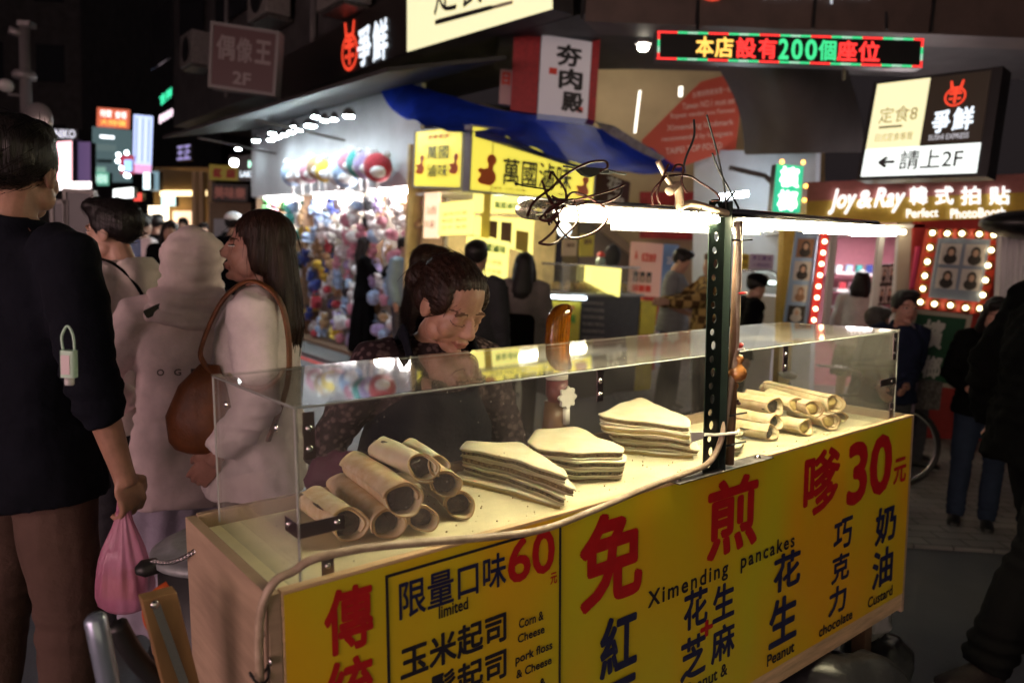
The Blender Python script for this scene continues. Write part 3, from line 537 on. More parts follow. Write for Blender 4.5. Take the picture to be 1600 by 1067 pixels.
for x, y, lb_ in ((1196, 36, 'tiny white spot lamp above the middle of the ticker display'), (1331, 38, 'tiny white spot lamp above the right half of the ticker display'), (1580, 48, 'small white spot lamp in the ceiling near the right edge')):
    t = Thing('spot_lamp', P(x, y, 7), lb_, 'lamp'); t.part('lens', MB().ell(P(x, y, 7), (.05, .04, .02)), glow((.8, .9, 1.0), 6.0), True); t.part('housing', MB().lathe([(.06, .02), (.06, .06), (.02, .09)], P(x, y, 7), 10), BLK)
rp_ = [(1003, 219), (1095, 128), (1140, 116), (1156, 175), (1150, 232), (1060, 262), (1015, 262)]
rd = Thing('red_placard', P(1060, 262, 9.6), 'angular red placard with rows of pale writing on the stair side', 'placard'); rd.part('board', MB().prism([P(x, y, 9.6) for x, y in rp_], (0, .06, 0)), mat('salmon_red_board', (.60, .10, .055), .55))
RT = mat('pale_red_ink', (.80, .55, .45), .6)
for body, x0, y0, x1, y1 in (('台灣排隊美食第一名', 1082, 140, 1142, 150), ('Taiwan NO.1 must eat', 1066, 158, 1148, 168), ('Repeat vendor you Famous', 1048, 174, 1148, 184), ('Ximending landmark', 1042, 192, 1146, 204), ('recommended by foreigners', 1034, 210, 1144, 220), ('TAIPEI TOP FOOD', 1040, 228, 1128, 238)):
    rd.text(body, quad([(x0, y0 + 4), (x1, y0 - 6), (x1, y1 - 6), (x0, y1 + 4)], 9.58), RT, .015, .004)
hood_o = [(1118, 100), (1345, 92), (1352, 235), (1250, 240), (1165, 240), (1152, 205), (1156, 165)]
def curved_hood():
    mb = MB(); NU, NV = 16, 8
    for j in range(NV + 1):
        for i in range(NU + 1):
            a = i / NU; f_ = j / NV; xl = 1118 + (1165 - 1118) * f_ + 22 * math.sin(math.pi * f_) * .6; xr = 1320 + 30 * math.sin(math.pi * .5 * f_)
            x = xl + (xr - xl) * a; y = 98 + (242 - 98) * f_ - 4 * a; mb.v.append(tuple(P(x, y, 8.2 - .9 * math.sin(math.pi * a) * (1 - .4 * f_) + .3 * f_)))
    n0 = len(mb.v); mb.v += [(x, y + .05, z + .02) for x, y, z in mb.v]
    for j in range(NV):
        for i in range(NU):
            a = j * (NU + 1) + i; mb.f.append((a, a + 1, a + NU + 2, a + NU + 1)); mb.f.append((n0 + a, n0 + a + NU + 1, n0 + a + NU + 2, n0 + a + 1)); mb.m += [0, 0]
    return mb
thing('stair_hood', curved_hood(), mat('dark_grey_hood', (.095, .088, .088), .6, var=.15, vscale=2), 'curved dark grey hood below the red ticker display', 'canopy', smooth=True)
# ticker display
lq = quad([(1027, 48), (1444, 60), (1441, 107), (1026, 94)], 6.5)
lt = sign('ticker_display', lq, .12, BLK, 'long ticker display with red green and yellow characters in a dotted border', 'display', box=BLK)
LR = glow((1.0, .045, .04), 1.5); LG = glow((.06, .80, .30), 1.1); LY = glow((1.0, .62, .12), 1.4); LT = glow((.45, .85, .60), 1.0)
for ch, x0, x1, m in (('本', .145, .213, LY), ('店', .217, .286, LY), ('設', .296, .372, LR), ('有', .380, .450, LR), ('2', .456, .494, LG), ('0', .504, .546, LG), ('0', .556, .600, LG), ('個', .606, .672, LG), ('座', .676, .750, LR), ('位', .756, .836, LR)):
    lt.text(ch, sub(lq, x0, .16, x1, .86), m, .022, .008)
bords = {0: MB(), 1: MB(), 2: MB()}; n = np.array([0, -.004, 0])
for k in range(104):
    ci = (0, 0, 1, 2, 1)[(k // 4) % 5]
    for y0, y1 in ((.02, .085), (.915, .98)): bords[ci].quadbox([p + n for p in sub(lq, k / 104, y0, (k + .86) / 104, y1)], .003)
for k in range(11):
    ci = (0, 1, 2)[(k // 3) % 3]
    for x0, x1 in ((.002, .010), (.990, .998)): bords[ci].quadbox([p + n * 1.3 for p in sub(lq, x0, .09 + k * .075, x1, .09 + (k + .8) * .075)], .003)
for k, m in ((0, LR), (1, LG), (2, LT)): lt.part('border_lights', bords[k], m)
for x in (1090, 1385): lt.part('hanger', MB().tube([P(x, 47, 6.55), P(x, 20, 6.6)], .012, 6), BLK)
lt.part('hanger', MB().tube([P(1318, 108, 6.5), P(1318, 125, 6.55)], .014, 6), M_iron)
# lit sign box with arrow
D_ = [6.6, 5.95, 5.95, 6.6]; bq = vertical(quad([(1371, 132), (1549, 110), (1525, 270), (1345, 276)], D_)); bq = quad([(1371, 132), (1549, 110), (1525, 270), (1345, 276)], D_)
ab = Thing('lit_sign_box', P(1440, 276, 6.3), 'lit sign box of cream black and white panels with arrow pointing left', 'sign')
ab.part('housing', MB().quadbox([p + np.array([0, .016, 0]) for p in sub(bq, -.03, -.03, 1.10, 1.04)], .2), BLK)
c1 = sub(bq, 0, 0, .49, .70); c2 = sub(bq, .494, 0, 1, .70); c3 = sub(bq, 0, .704, 1, 1)
ab.part('sign_face', MB().quadbox(c1, .012), CREAM); ab.part('sign_face', MB().quadbox(c2, .012), mat('brown_sign_panel', (.035, .025, .018), .4, emit=(.5, .35, .2), es=.02)); ab.part('sign_face', MB().quadbox(c3, .012), glow((.92, 1.0, .96), 1.3))
OLV = mat('olive_ink', (.30, .28, .12), .5); ab.text('定食8', sub(c1, .16, .38, .88, .62), mat('pale_olive_ink', (.55, .50, .22), .5), 0); ab.part('bar', MB().quadbox([p + np.array([-.001, -.006, 0]) for p in sub(c1, .18, .665, .62, .695)], .004), OLV); ab.text('日式定食專賣', sub(c1, .16, .78, .86, .90), mat('faint_olive_ink', (.60, .52, .22), .5), 0)
ab.part('emblem', logo_mesh(c2, .30, .09, .66, .46), REDG); ab.text('爭', sub(c2, .16, .50, .46, .83), WHG, .03); ab.text('鮮', sub(c2, .50, .48, .84, .81), WHG, .03); ab.text('SUSHI EXPRESS', sub(c2, .14, .85, .80, .93), glow((.75, .78, .85), .5), .015)
ab.text('←', sub(c3, .14, .30, .30, .72), DIN, .05); ab.text('請上2F', sub(c3, .34, .12, .88, .82), DIN, .012)
# betel nut signs
gq = quad([(1214, 256), (1256, 260), (1250, 333), (1207, 331)], 6.5); gs = sign('betel_sign', gq, .12, GRNG, 'small hanging green lit sign with white characters and orange bulbs', 'sign', [('檳', .14, .04, .86, .47, WHG2, .04), ('榔', .14, .53, .86, .97, WHG2, .04)], box=BLK)
for x, y in ((1222, 253), (1255, 254), (1259, 291), (1257, 313)): gs.part('bulb', MB().ell(P(x, y, 6.45), .018, nu=8, nv=6), glow((1, .45, .08), 6.0), True)
# pale tiled wall and its lamp
pw = Thing('pale_wall', P(1200, 520, 9.9), 'pale bluish white wall of the stall behind the metal post', 'wall'); pw.part('wall', MB().quadbox([P(1085, 235, 9.9), P(1275, 235, 8.6), P(1275, 520, 8.6) * [1, 1, 0], P(1085, 520, 9.9) * [1, 1, 0]], .1), mat('pale_blue_wall', (.50, .56, .62), .5, var=.1, vscale=2))
pw.part('tube_light', MB().tube([P(1126, 308, 8.9), P(1168, 303, 8.7)], .03, 8), glow((.85, .95, 1.0), 45.0))
pw.part('pipe', MB().tube([P(1140, 262, 8.6), P(1195, 275, 8.4), P(1212, 290, 8.3)], .03, 6), CON)
cb = Thing('drinks_cabinet', P(1190, 520, 8.2), 'white glass fronted cabinet with rounded steel frame beneath yellow and purple cards', 'cabinet')
c0 = P(1165, 424, 8.3); c1_ = P(1218, 424, 8.1); cb.part('body', MB().prism([[c0[0], c0[1], 0], [c1_[0], c1_[1], 0], [c1_[0] + .3, c1_[1] + .6, 0], [c0[0] + .1, c0[1] + .6, 0]], (0, 0, c0[2] - .25)), WHT)
cb.part('frame', MB().tube([P(1218, 520, 8.1), P(1217, 440, 8.1), P(1212, 427, 8.1), P(1200, 422, 8.12), P(1160, 423, 8.25)], .018, 7), M_steel); cb.part('shelf_light', MB().tube([P(1178, 440, 8.3), P(1212, 442, 8.2)], .02, 6), glow((.8, .95, .9), 4.0))
for x0, x1, body, m1, m2, lb_ in ((1157, 1171, '茶', mat('yellow_card', (.62, .50, .04), .6), BRN, 'plain yellow card leaning on the white cabinet'), (1172, 1210, '手工愛玉', mat('lilac_card', (.50, .46, .62), .6), mat('purple_ink', (.10, .03, .25), .5), 'pale card with purple lettering on the white cabinet')):
    q = vertical(quad([(x0, 396), (x1, 398), (x1, 421), (x0, 421)], 8.05)); sign('menu_card', q, .01, m1, lb_, 'menu card', [(body, .1, .12, .9, .42, m2, .02), ('一杯50元', .15, .58, .85, .85, m2, .01)])
# photo shop
ps = Thing('photo_shop', P(1420, 520, 7.0), 'photo booth shop with mustard and pink fascia and pink interior', 'shop')
fq = quad([(1262, 285), (1640, 270), (1640, 337), (1259, 353)], 7.0); PKB = mat('dusty_pink_board', (.50, .19, .18), .5, var=.08); MUS = mat('mustard_board', (.62, .42, .07), .5, var=.08)
ps.part('fascia', MB().quadbox(sub(fq, 0, 0, 1, .43), .25), PKB); ps.part('fascia', MB().quadbox(sub(fq, 0, .433, 1, 1), .25), MUS)
LET = glow((1.0, .99, .95), 1.35)
def fx(x0, y0, x1, y1): return quad([(x0, y0 + .02 * 0), (x1, y0 - .04 * (x1 - x0)), (x1, y1 - .04 * (x1 - x0)), (x0, y1)], 6.985)
ps.text('Joy', fx(1293, 296, 1338, 336), LET, .03, .012, shear=.35); ps.text('&', fx(1338, 298, 1362, 326), LET, .03, .012, shear=.2); ps.text('Ray', fx(1364, 294, 1414, 334), LET, .03, .012, shear=.35)
for ch, x0, x1 in (('韓', 1420, 1448), ('式', 1460, 1489), ('拍', 1500, 1531), ('貼', 1544, 1577)): ps.text(ch, fx(x0, 292, x1, 321), LET, .025, .012)
ps.text('Perfect', fx(1415, 327, 1465, 341), LET, .015, .012); ps.text('PhotoBooth', fx(1484, 327, 1570, 342), LET, .015, .012)
PNK = mat('pink_wall', (.58, .22, .28), .6, var=.06); SHW = mat('shop_white_frame', (.62, .60, .60), .45)
ps.part('back_wall', MB().quadbox([P(1270, 300, 10), P(1470, 300, 10), P(1470, 560, 10) * [1, 1, 0], P(1270, 560, 10) * [1, 1, 0]], .08), PNK)
ps.part('side_wall', MB().quadbox([P(1408, 300, 7.1), P(1446, 300, 7.05), P(1446, 520, 7.05) * [1, 1, 0], P(1408, 520, 7.1) * [1, 1, 0]], .08), mat('beige_pillar', (.38, .32, .25), .6))
ps.part('wall', MB().quadbox([P(1430, 300, 7.05), P(1700, 300, 7.05), P(1700, 520, 7.05) * [1, 1, 0], P(1430, 520, 7.05) * [1, 1, 0]], .08), mat('red_shop_wall', (.40, .035, .03), .55, var=.1))
c0, c1_ = P(1262, 355, 7.05), P(1445, 352, 7.05)
ps.part('ceiling', MB().prism([c0 + [0, 0, -.02], c1_ + [0, 0, -.02], c1_ + [.6, 3, -.02], c0 + [.4, 3, -.02]], (0, 0, .03)), WHT); ps.part('ceiling_lamp', MB().prism([P(1330, 368, 8.2), P(1400, 368, 8.2), P(1405, 366, 9.2), P(1338, 366, 9.2)], (0, 0, .02)), glow((1, .88, .88), 34.0))
ps.part('pillar', MB().quadbox([P(1226, 350, 7.08), P(1246, 350, 7.08), P(1246, 520, 7.08) * [1, 1, 0], P(1226, 520, 7.08) * [1, 1, 0]], .15), MUS)
for (x0, y0, x1, y1, wd) in ((1305, 362, 1291, 520, 9), (1379, 362, 1362, 520, 9), (1408, 362, 1396, 520, 7)):
    ps.part('door_frame', MB().quadbox(quad([(x0 - wd / 2, y0), (x0 + wd / 2, y0), (x1 + wd / 2, y1), (x1 - wd / 2, y1)], 7.12), .05), SHW)
ps.part('pink_stripe', MB().quadbox(quad([(1432, 385), (1438, 385), (1428, 450), (1422, 450)], 7.0), .02), mat('hot_pink', (.7, .08, .2), .5))
for k in range(5): ps.part('bulb', MB().ell(P(1382 + k * 7.5, 358 + k * 1.2, 7.0), .022, nu=8, nv=6), glow((1, .9, .65), 14.0), True)
# shelves with goods inside
sh = Thing('goods_shelf', P(1340, 520, 9.7), 'white shelf with coloured goods against the pink wall', 'shelf')
for y in (428, 455, 482): sh.part('board', MB().box(P(1345, y, 9.7), (.75, .3, .03)), WHT)
for k in range(14): 
    y = (425, 452, 479)[k % 3]; c = P(1310 + (k * 5.3) % 72, y - 5, 9.65)
    tag(link('boxed_goods', MB().rbox((-.04, -.03, -.05), (.04, .03, .05), .01).mesh('goods'), None, loc=c), 'small coloured packet standing on the white shelf in the pink shop', 'packet', 'packets on the pink shop shelf').data.materials.append(fabric[cols[(k * 4) % 11]])
def photo_board(q, n_, label, face, pics, th=.03, margin=None, name='photo_poster'):
    t = sign(name, q, th, face, label, 'poster')
    for (x0, y0, x1, y1, a, b_, c_) in pics:
        s_ = sub(q, x0, y0, x1, y1); nn = unit(np.cross(s_[3] - s_[0], s_[1] - s_[0])); pic = t.part('picture', MB().quadbox([p + nn * .005 for p in s_], .004), a)
        def blob(cx, cyy, rx, ry, m, k): t.part('figure', MB().add([bil(s_, np.array([[cx + rx * math.cos(g_), cyy + ry * math.sin(g_)]]))[0] + nn * (.0065 + .001 * k) for g_ in np.arange(14) * math.pi / 7], [tuple(range(14))]), m, parent=None)
        blob(.5, .28, .34, .27, b_, 0); blob(.52, .62, .24, .27, b_, .5); blob(.52, .58, .14, .17, c_, 1)
    return t
SK = mat('print_skin', (.55, .36, .27), .6); HB = mat('print_black', (.03, .025, .025), .6); PB = mat('print_pale', (.55, .52, .50), .6); BLP = mat('pale_blue_print', (.30, .44, .66), .5); BRP = mat('print_brown', (.28, .15, .09), .6)
q = quad([(1245, 357), (1279, 358), (1260, 512), (1224, 510)], 6.98)
photo_board(q, None, 'narrow pale blue poster with four photo strips beside the red bulb strip', BLP, [(.12, .10, .88, .29, BRP, HB, SK), (.12, .33, .88, .52, PB, HB, SK), (.2, .57, .85, .74, PB, BRP, SK), (.1, .78, .85, .95, HB, PB, SK)])
st_ = Thing('bulb_strip', P(1275, 510, 6.9), 'red vertical strip of lit round bulbs beside the pale blue poster', 'lights'); st_.part('board', MB().quadbox(quad([(1284, 357), (1296, 357), (1276, 512), (1264, 512)], 6.92), .05), mat('bright_red_board', (.62, .03, .03), .5))
BULB = glow((1.0, .80, .46), 9.0)
for k in range(9): st_.part('bulb', MB().ell(P(1291 - k * 2.4, 360 + k * 17.5, 6.88), .019, nu=10, nv=7), BULB, True)
mq = quad([(1452, 358), (1566, 358), (1541, 491), (1428, 481)], 6.9); mf = Thing('marquee_poster', (mq[2] + mq[3]) / 2, 'orange red marquee frame of round bulbs around a photo poster', 'frame')
mf.part('board', MB().quadbox(mq, .06), mat('orange_red_board', (.60, .06, .03), .5))
for k, (x, y) in enumerate(((1457, 364), (1480, 365), (1503, 365), (1530, 366), (1553, 367), (1549, 391), (1544, 415), (1540, 438), (1536, 461), (1531, 482), (1509, 481), (1485, 477), (1460, 475), (1438, 472), (1442, 451), (1445, 431), (1449, 409), (1453, 387))):
    b_ = mf.part('bulb', MB().ell(P(x, y, 6.85), .021, nu=10, nv=7), BULB, True); mf.part('socket', MB().lathe([(.045, 0), (.045, .012), (.02, .02)], P(x, y, 6.895), 12, np.array(frame_for((0, -1, 0))).T), mat('brass_socket', (.5, .32, .1), .3, .8) if 'brass_socket' not in bpy.data.materials else bpy.data.materials['brass_socket'], True, parent=None)
iq = quad([(1468, 372), (1548, 374), (1531, 472), (1453, 465)], 6.87)
photo_board(iq, None, 'poster of four couple photos with blue foot inside the bulb frame', mat('grey_blue_print', (.22, .27, .36), .5), [(.06, .09, .46, .43, PB, HB, SK), (.54, .09, .94, .43, PB, HB, SK), (.06, .49, .46, .83, PB, HB, SK), (.54, .49, .94, .83, PB, HB, SK)])
q = quad([(1376, 414), (1402, 412), (1394, 476), (1368, 477)], 7.5); photo_board(q, None, 'black poster with small photo pairs hanging inside the pink shop', HB, [(.08, .06, .46, .44, PB, HB, SK), (.54, .06, .92, .44, PB, HB, SK), (.08, .54, .46, .95, PB, HB, SK), (.54, .54, .92, .95, PB, HB, SK)])
gq = quad([(1432, 490), (1510, 498), (1490, 600), (1405, 592)], 5.4); GB = mat('green_felt_board', (.012, .075, .035), .6, var=.1)
sign('betel_board', gq, .06, GB, 'large dark green board with white characters leaning on the pavement', 'sign board', [('檳', .18, .06, .62, .50, mat('dull_white_ink', (.55, .55, .5), .5), .03), ('榔', .36, .60, .70, .95, bpy.data.materials['dull_white_ink'], .03)], frame=mat('cream_frame', (.42, .38, .30), .5), fw=.03)
cu = Thing('white_curtain', P(1590, 520, 6.5), 'bright white pleated curtain at the right end of the photo shop', 'curtain'); mb = MB(); NU = 40
for j in range(2):
    for i in range(NU + 1): x = 1558 + 75 * i / NU; p = P(x, 352 if j == 0 else 470, 6.75 + .05 * math.sin(i * 1.3)); p[2] = p[2] if j == 0 else 1.0; mb.v.append(tuple(p))
for i in range(NU): mb.f.append((i, i + 1, NU + 2 + i, NU + 1 + i)); mb.m.append(0)
cu.part('cloth', mb, mat('white_curtain_cloth', (.8, .8, .8), .8), True)
cu.part('rail', MB().tube([P(1555, 351, 6.75), P(1640, 349, 6.75)], .015, 6), M_steel)
mb = MB(); mb.ell(P(1615, 352, 6.2), (.42, .3, .12), nu=18); thing('shop_parasol', mb, BLK, 'dark closed parasol top at the right edge before the white curtain', 'parasol', smooth=True)
# promo stands
def stand(px, Y, label, top, bot, texts):
    q = vertical(quad(px, Y)); q[2][2] = q[3][2] = .02; t = sign('promo_stand', q, .02, top, label, 'promo stand'); t.part('lower_print', MB().quadbox([p + np.array([0, -.004, 0]) for p in sub(q, 0, .42, 1, 1)], .006), bot)
    for body, x0, y0, x1, y1, m in texts: t.text(body, sub(q, x0, y0, x1, y1), m, .03, .014)
    return t, q
PS1 = mat('pink_print', (.75, .45, .38), .5); DRD = mat('dark_red_print', (.32, .02, .02), .5, var=.3, vscale=12)
t, q = stand([(986, 377), (1037, 381), (1027, 530), (972, 528)], 10.6, 'red and pink roll up stand picturing three women and dishes marked 2F', PS1, DRD, [('紅豆食府', .36, .08, .80, .15, REDP), ('A', .14, .07, .24, .14, REDP), ('2F', .66, .82, .88, .90, WHT), ('西門店', .12, .84, .48, .89, WHT)])
for k in range(3):
    x = .22 + .2 * k; nn = np.array([0, -.006, 0])
    for (yy, h_, w_, m) in ((.27, .08, .15, HB), (.285, .04, .07, SK), (.36, .05, .17, REDP)):
        t.part('figure', MB().quadbox([p + nn * (1 + (.5 if m is SK else 0)) for p in sub(q, x - w_ / 2, yy - h_ / 2, x + w_ / 2, yy + h_ / 2)], .003), m)
for k, (x, y, m) in enumerate(((.3, .46, ORP), (.75, .52, YW), (.35, .64, ORP), (.78, .68, PB), (.6, .60, BRN))): t.part('dish', MB().quadbox([p + np.array([0, -.010 - .001 * k, 0]) for p in sub(q, x - .18, y - .035, x + .18, y + .035)], .003), m)
stand([(1036, 381), (1061, 383), (1056, 525), (1030, 525)], 11.0, 'pale blue roll up stand behind the red and pink one', mat('sky_print', (.20, .34, .60), .5), mat('pale_sky_print', (.35, .42, .52), .5), [('2F', .3, .1, .7, .16, WHT)])
t = Thing('escalator_beam', P(960, 390, 11.2), 'sloping brown side of an escalator behind the food counter', 'escalator'); t.part('balustrade', MB().prism([P(893, 322, 11.2), P(910, 322, 11.2), P(1000, 395, 11.2), P(1000, 412, 11.2)], (0, .4, 0)), mat('brown_metal', (.14, .09, .06), .5))
t.part('truss', MB().prism([P(905, 335, 11.3), P(1010, 412, 11.3), P(1010, 530, 11.3) * [1, 1, 0] + [0, 0, .01], P(905, 530, 11.3) * [1, 1, 0] + [0, 0, .01]], (0, .3, 0)), DKB)
q = quad([(930, 265), (985, 285), (980, 350), (928, 345)], 9.6); sign('banner_sign', q, .05, mat('dark_maroon_sign', (.05, .012, .012), .5), 'dark maroon sign with pale brush characters behind the wires', 'sign', [('花', .35, .02, .75, .34, PB, .03), ('肉', .40, .38, .85, .70, PB, .03)])
sign('poster_panel', quad([(1000, 300), (1085, 300), (1085, 375), (1000, 372)], 11.4), .05, DRD, 'dark red poster panel behind the lamp bar', 'poster', [('美食', .2, .3, .8, .6, PB, .02)])
# ================================================================== THE LEFT STREET
def far(px, Y, face, label, cat='sign', name='lit_sign', texts=(), th=.2, box=BLK, frame=None, fw=.05): return sign(name, quad(px, Y), th, face, label, cat, texts, frame=frame, fw=fw, box=box)
mq_ = quad([(334, 39), (432, 54), (426, 146), (330, 132)], 9.2); mr = mat('dark_maroon_board', (.045, .008, .010), .5)
sign('projecting_sign', mq_, .18, mr, 'dark maroon projecting sign with dim pale characters and 2F', 'sign', [('偶', .06, .14, .36, .56, mat('dim_white_ink', (.16, .13, .13), .5), .025), ('像', .38, .14, .64, .56, bpy.data.materials['dim_white_ink'], .02), ('王', .68, .14, .94, .54, bpy.data.materials['dim_white_ink'], .03), ('2F', .34, .72, .64, .94, bpy.data.materials['dim_white_ink'], .03)], frame=mat('dim_frame', (.14, .13, .13), .5), fw=.035)
def far_block(name, x0, x1, ytop, Y, depth, m, label):
    a, b = P(x0, 300, Y), P(x1, 300, Y); z = P((x0 + x1) / 2, ytop, Y)[2]; t = Thing(name, [(a[0] + b[0]) / 2, Y, 0], label, 'building'); t.part('wall', MB().lohi((a[0], Y, 0), (b[0], Y + depth, z)), m)
    n_ = max(2, int((b[0] - a[0]) / 2.2)); zz = 4.2
    while zz < z - 1.5 and zz < 16:
        for k in range(n_): x = a[0] + (k + .5) * (b[0] - a[0]) / n_; t.part('window', MB().lohi((x - .55, Y - .03, zz), (x + .55, Y - .001, zz + 1.4)), bpy.data.materials['night_glass'])
        zz += 3
    return t
far_block('apartment_block', -900, 130, -400, 30, 10, DKG, 'tall dark building at the far left of the street')
far_block('apartment_block', 60, 240, -60, 44, 10, CON, 'dark building closing the end of the left street')
far_block('apartment_block', 200, 470, -250, 58, 10, DKG, 'tall dark building rising behind the left street signs')
far([(88, 222), (112, 220), (112, 296), (88, 296)], 15, glow((1.0, .55, .60), 1.87), 'pink lit advertising screen partly behind the man in navy', 'screen', 'advert_screen')
far([(114, 222), (141, 222), (141, 284), (114, 284)], 15.4, glow((.09, .055, .13), 1.19), 'dim purple advertising screen right of the pink one', 'screen', 'advert_screen')
far([(90, 284), (142, 284), (142, 295), (90, 297)], 14.9, glow((1.0, .9, .88), 2.72), 'white lit strip beneath the pink screen')
far([(82, 200), (122, 202), (122, 218), (82, 218)], 15.2, mat('night_sign', (.05, .05, .06), .5), 'dark sign with scattered white letters above the pink screen', texts=[('NIKO', .1, .1, .9, .9, glow((.7, .7, .8), 1.36), .02)])
far([(152, 168), (203, 172), (202, 202), (151, 198)], 28, glow((.75, .16, .08), 0.94), 'red and orange rooftop billboard with two white lamps', 'billboard', 'billboard', [('特賣', .1, .10, .45, .48, glow((1, .8, .75), 1.70), .03), ('會場', .55, .12, .9, .5, glow((1, .8, .75), 1.70), .03), ('大特價', .1, .58, .9, .9, glow((1, .45, .1), 1.53), .03)])
t = far([(144, 198), (206, 204), (206, 285), (144, 285)], 29, glow((.10, .16, .17), 0.77), 'large dim grey green screen below the red billboard', 'screen', 'advert_screen'); sq_ = quad([(144, 198), (206, 204), (206, 285), (144, 285)], 28.98)
for (x0, y0, x1, y1, cc, e_) in ((.2, .14, .55, .19, (.9, .95, 1), 3.0), (.06, .30, .6, .42, (.18, .26, .26), .6), (.5, .50, .95, .56, (.16, .24, .24), .5), (.05, .72, .34, .95, (.3, .55, .45), .7), (.12, .58, .5, .64, (.02, .03, .03), .3)): t.part('picture', MB().quadbox(t.q(sub(sq_, x0, y0, x1, y1)) and sub(sq_, x0, y0, x1, y1), .01), glow(cc, e_))
t = far([(209, 179), (239, 182), (236, 272), (207, 270)], 22, glow((.50, .60, .95), 1.44), 'tall glowing blue white column screen on the left street', 'screen', 'advert_screen'); sq_ = quad([(209, 179), (239, 182), (236, 272), (207, 270)], 21.98)
for k in range(5): t.part('picture', MB().quadbox(sub(sq_, .12 + .16 * k, .06, .20 + .16 * k, .80), .01), glow((.85, .9, 1.0) if k % 2 else (.32, .4, .85), .9))
t.part('picture', MB().quadbox(sub(sq_, 0, .85, 1, 1), .01), glow((.75, .35, .6), 1.36))
t = Thing('ring_sign', P(198, 256, 20), 'ring of white bulbs around a small red and blue sign', 'sign'); t.part('board', MB().quadbox(quad([(188, 243), (207, 243), (207, 272), (188, 272)], 20.2), .1), glow((.35, .03, .06), 1.02)); t.part('board', MB().quadbox(quad([(194, 250), (206, 250), (206, 268), (194, 268)], 20.0), .05), glow((.25, .45, .8), 1.19))
for x, y in ((185, 242), (198, 239), (184, 252), (190, 263), (197, 274), (200, 275)): t.part('bulb', MB().ell(P(x, y, 19.8), .055, nu=8, nv=6), glow((.8, .95, 1), 10.20), True)
far([(248, 150), (270, 134), (270, 152), (250, 168)], 22, BLK, 'green neon lettering hung high over the left street', 'neon sign', 'neon_sign', [('吉祥', .05, .05, .95, .95, glow((.05, .8, .4), 1.70), .03)])
far([(248, 180), (271, 168), (271, 182), (248, 196)], 22, BLK, 'white and pink neon lettering below the green one', 'neon sign', 'neon_sign', [('8080', .02, .05, .98, .95, glow((.95, .75, .85), 1.87), .03)])
far([(276, 228), (300, 224), (300, 250), (276, 252)], 20, BLK, 'small violet neon characters on a dark board', 'neon sign', 'neon_sign', [('王正', .02, .05, .9, .95, glow((.4, .35, .7), 0.85), .03)])
far([(177, 296), (208, 293), (208, 309), (177, 311)], 18, glow((.95, 1.0, .98), 2.55), 'white lit fascia strip far down the left street')
far([(224, 270), (234, 270), (234, 296), (224, 296)], 18, glow((.75, .95, 1.0), 2.38), 'narrow oval white sign far down the left street')
far([(236, 268), (248, 268), (248, 298), (236, 298)], 18.5, glow((.2, .32, .38), 1.02), 'dim blue grey hanging sign beside the oval white sign')
far([(148, 268), (170, 270), (170, 290), (148, 290)], 24, glow((.10, .30, .22), 1.36), 'dim green shop sign low on the left street', texts=[('HERB', .1, .2, .9, .8, glow((.6, .85, .75), 1.36), .02)])
far([(252, 306), (274, 306), (274, 322), (252, 322)], 19, glow((.6, .85, .8), 1.87), 'pale green white lit sign over the warm shop')
far([(209, 302), (221, 302), (221, 314), (209, 314)], 19, glow((.9, .08, .06), 1.53), 'small red lit sign by the white fascia strip')
# warm shops at the end
wsps = Thing('warm_shop', P(285, 380, 21), 'warm yellow open shopfront far down the left street', 'shop'); YWL = mat('ochre_wall', (.55, .34, .10), .6, var=.2, vscale=2)
wsps.part('back_wall', MB().quadbox([P(240, 262, 21.5), P(330, 262, 21.5), P(330, 400, 21.5) * [1, 1, 0], P(240, 400, 21.5) * [1, 1, 0]], .1), YWL)
wsps.part('fascia', MB().quadbox(quad([(240, 262), (318, 270), (318, 300), (240, 300)], 20), .2), mat('ochre_dark', (.20, .13, .05), .6))
wsps.part('light_strip', MB().quadbox(quad([(250, 298), (322, 298), (322, 306), (250, 306)], 19.9), .06), glow((1.0, .72, .35), 3.74)); wsps.part('display_light', MB().quadbox(quad([(232, 322), (262, 322), (262, 345), (232, 345)], 20.8), .06), glow((1.0, .85, .6), 4.08))
wsps.part('shelf_light', MB().quadbox(quad([(270, 330), (298, 330), (298, 352), (270, 352)], 21.2), .06), glow((1.0, .7, .45), 1.53))
for x in (303, 313, 328): wsps.part('pillar', MB().quadbox([P(x - 3, 268, 19.5), P(x + 4, 268, 19.5), P(x + 4, 400, 19.5) * [1, 1, 0], P(x - 3, 400, 19.5) * [1, 1, 0]], .2), mat('lit_pillar', (.6, .45, .25), .6) if 'lit_pillar' not in bpy.data.materials else bpy.data.materials['lit_pillar'])
far([(327, 257), (375, 260), (374, 283), (327, 281)], 16.5, mat('dull_yellow_board', (.28, .22, .03), .5, emit=(.6, .45, .05), es=.10), 'dull yellow board with two red blocks beside the black name sign', texts=[('紅', .12, .2, .42, .85, mat('dull_red', (.35, .02, .01), .5), .09), ('店', .55, .2, .88, .85, bpy.data.materials['dull_red'], .09)])
far([(331, 286), (388, 290), (386, 316), (331, 314)], 16.2, mat('dark_board', (.03, .022, .02), .5), 'dark board with dull red and white characters under the yellow board', texts=[('美味樂', .06, .15, .94, .85, mat('dull_pale_red', (.30, .12, .10), .5, emit=(.5, .15, .1), es=.12), .03)])
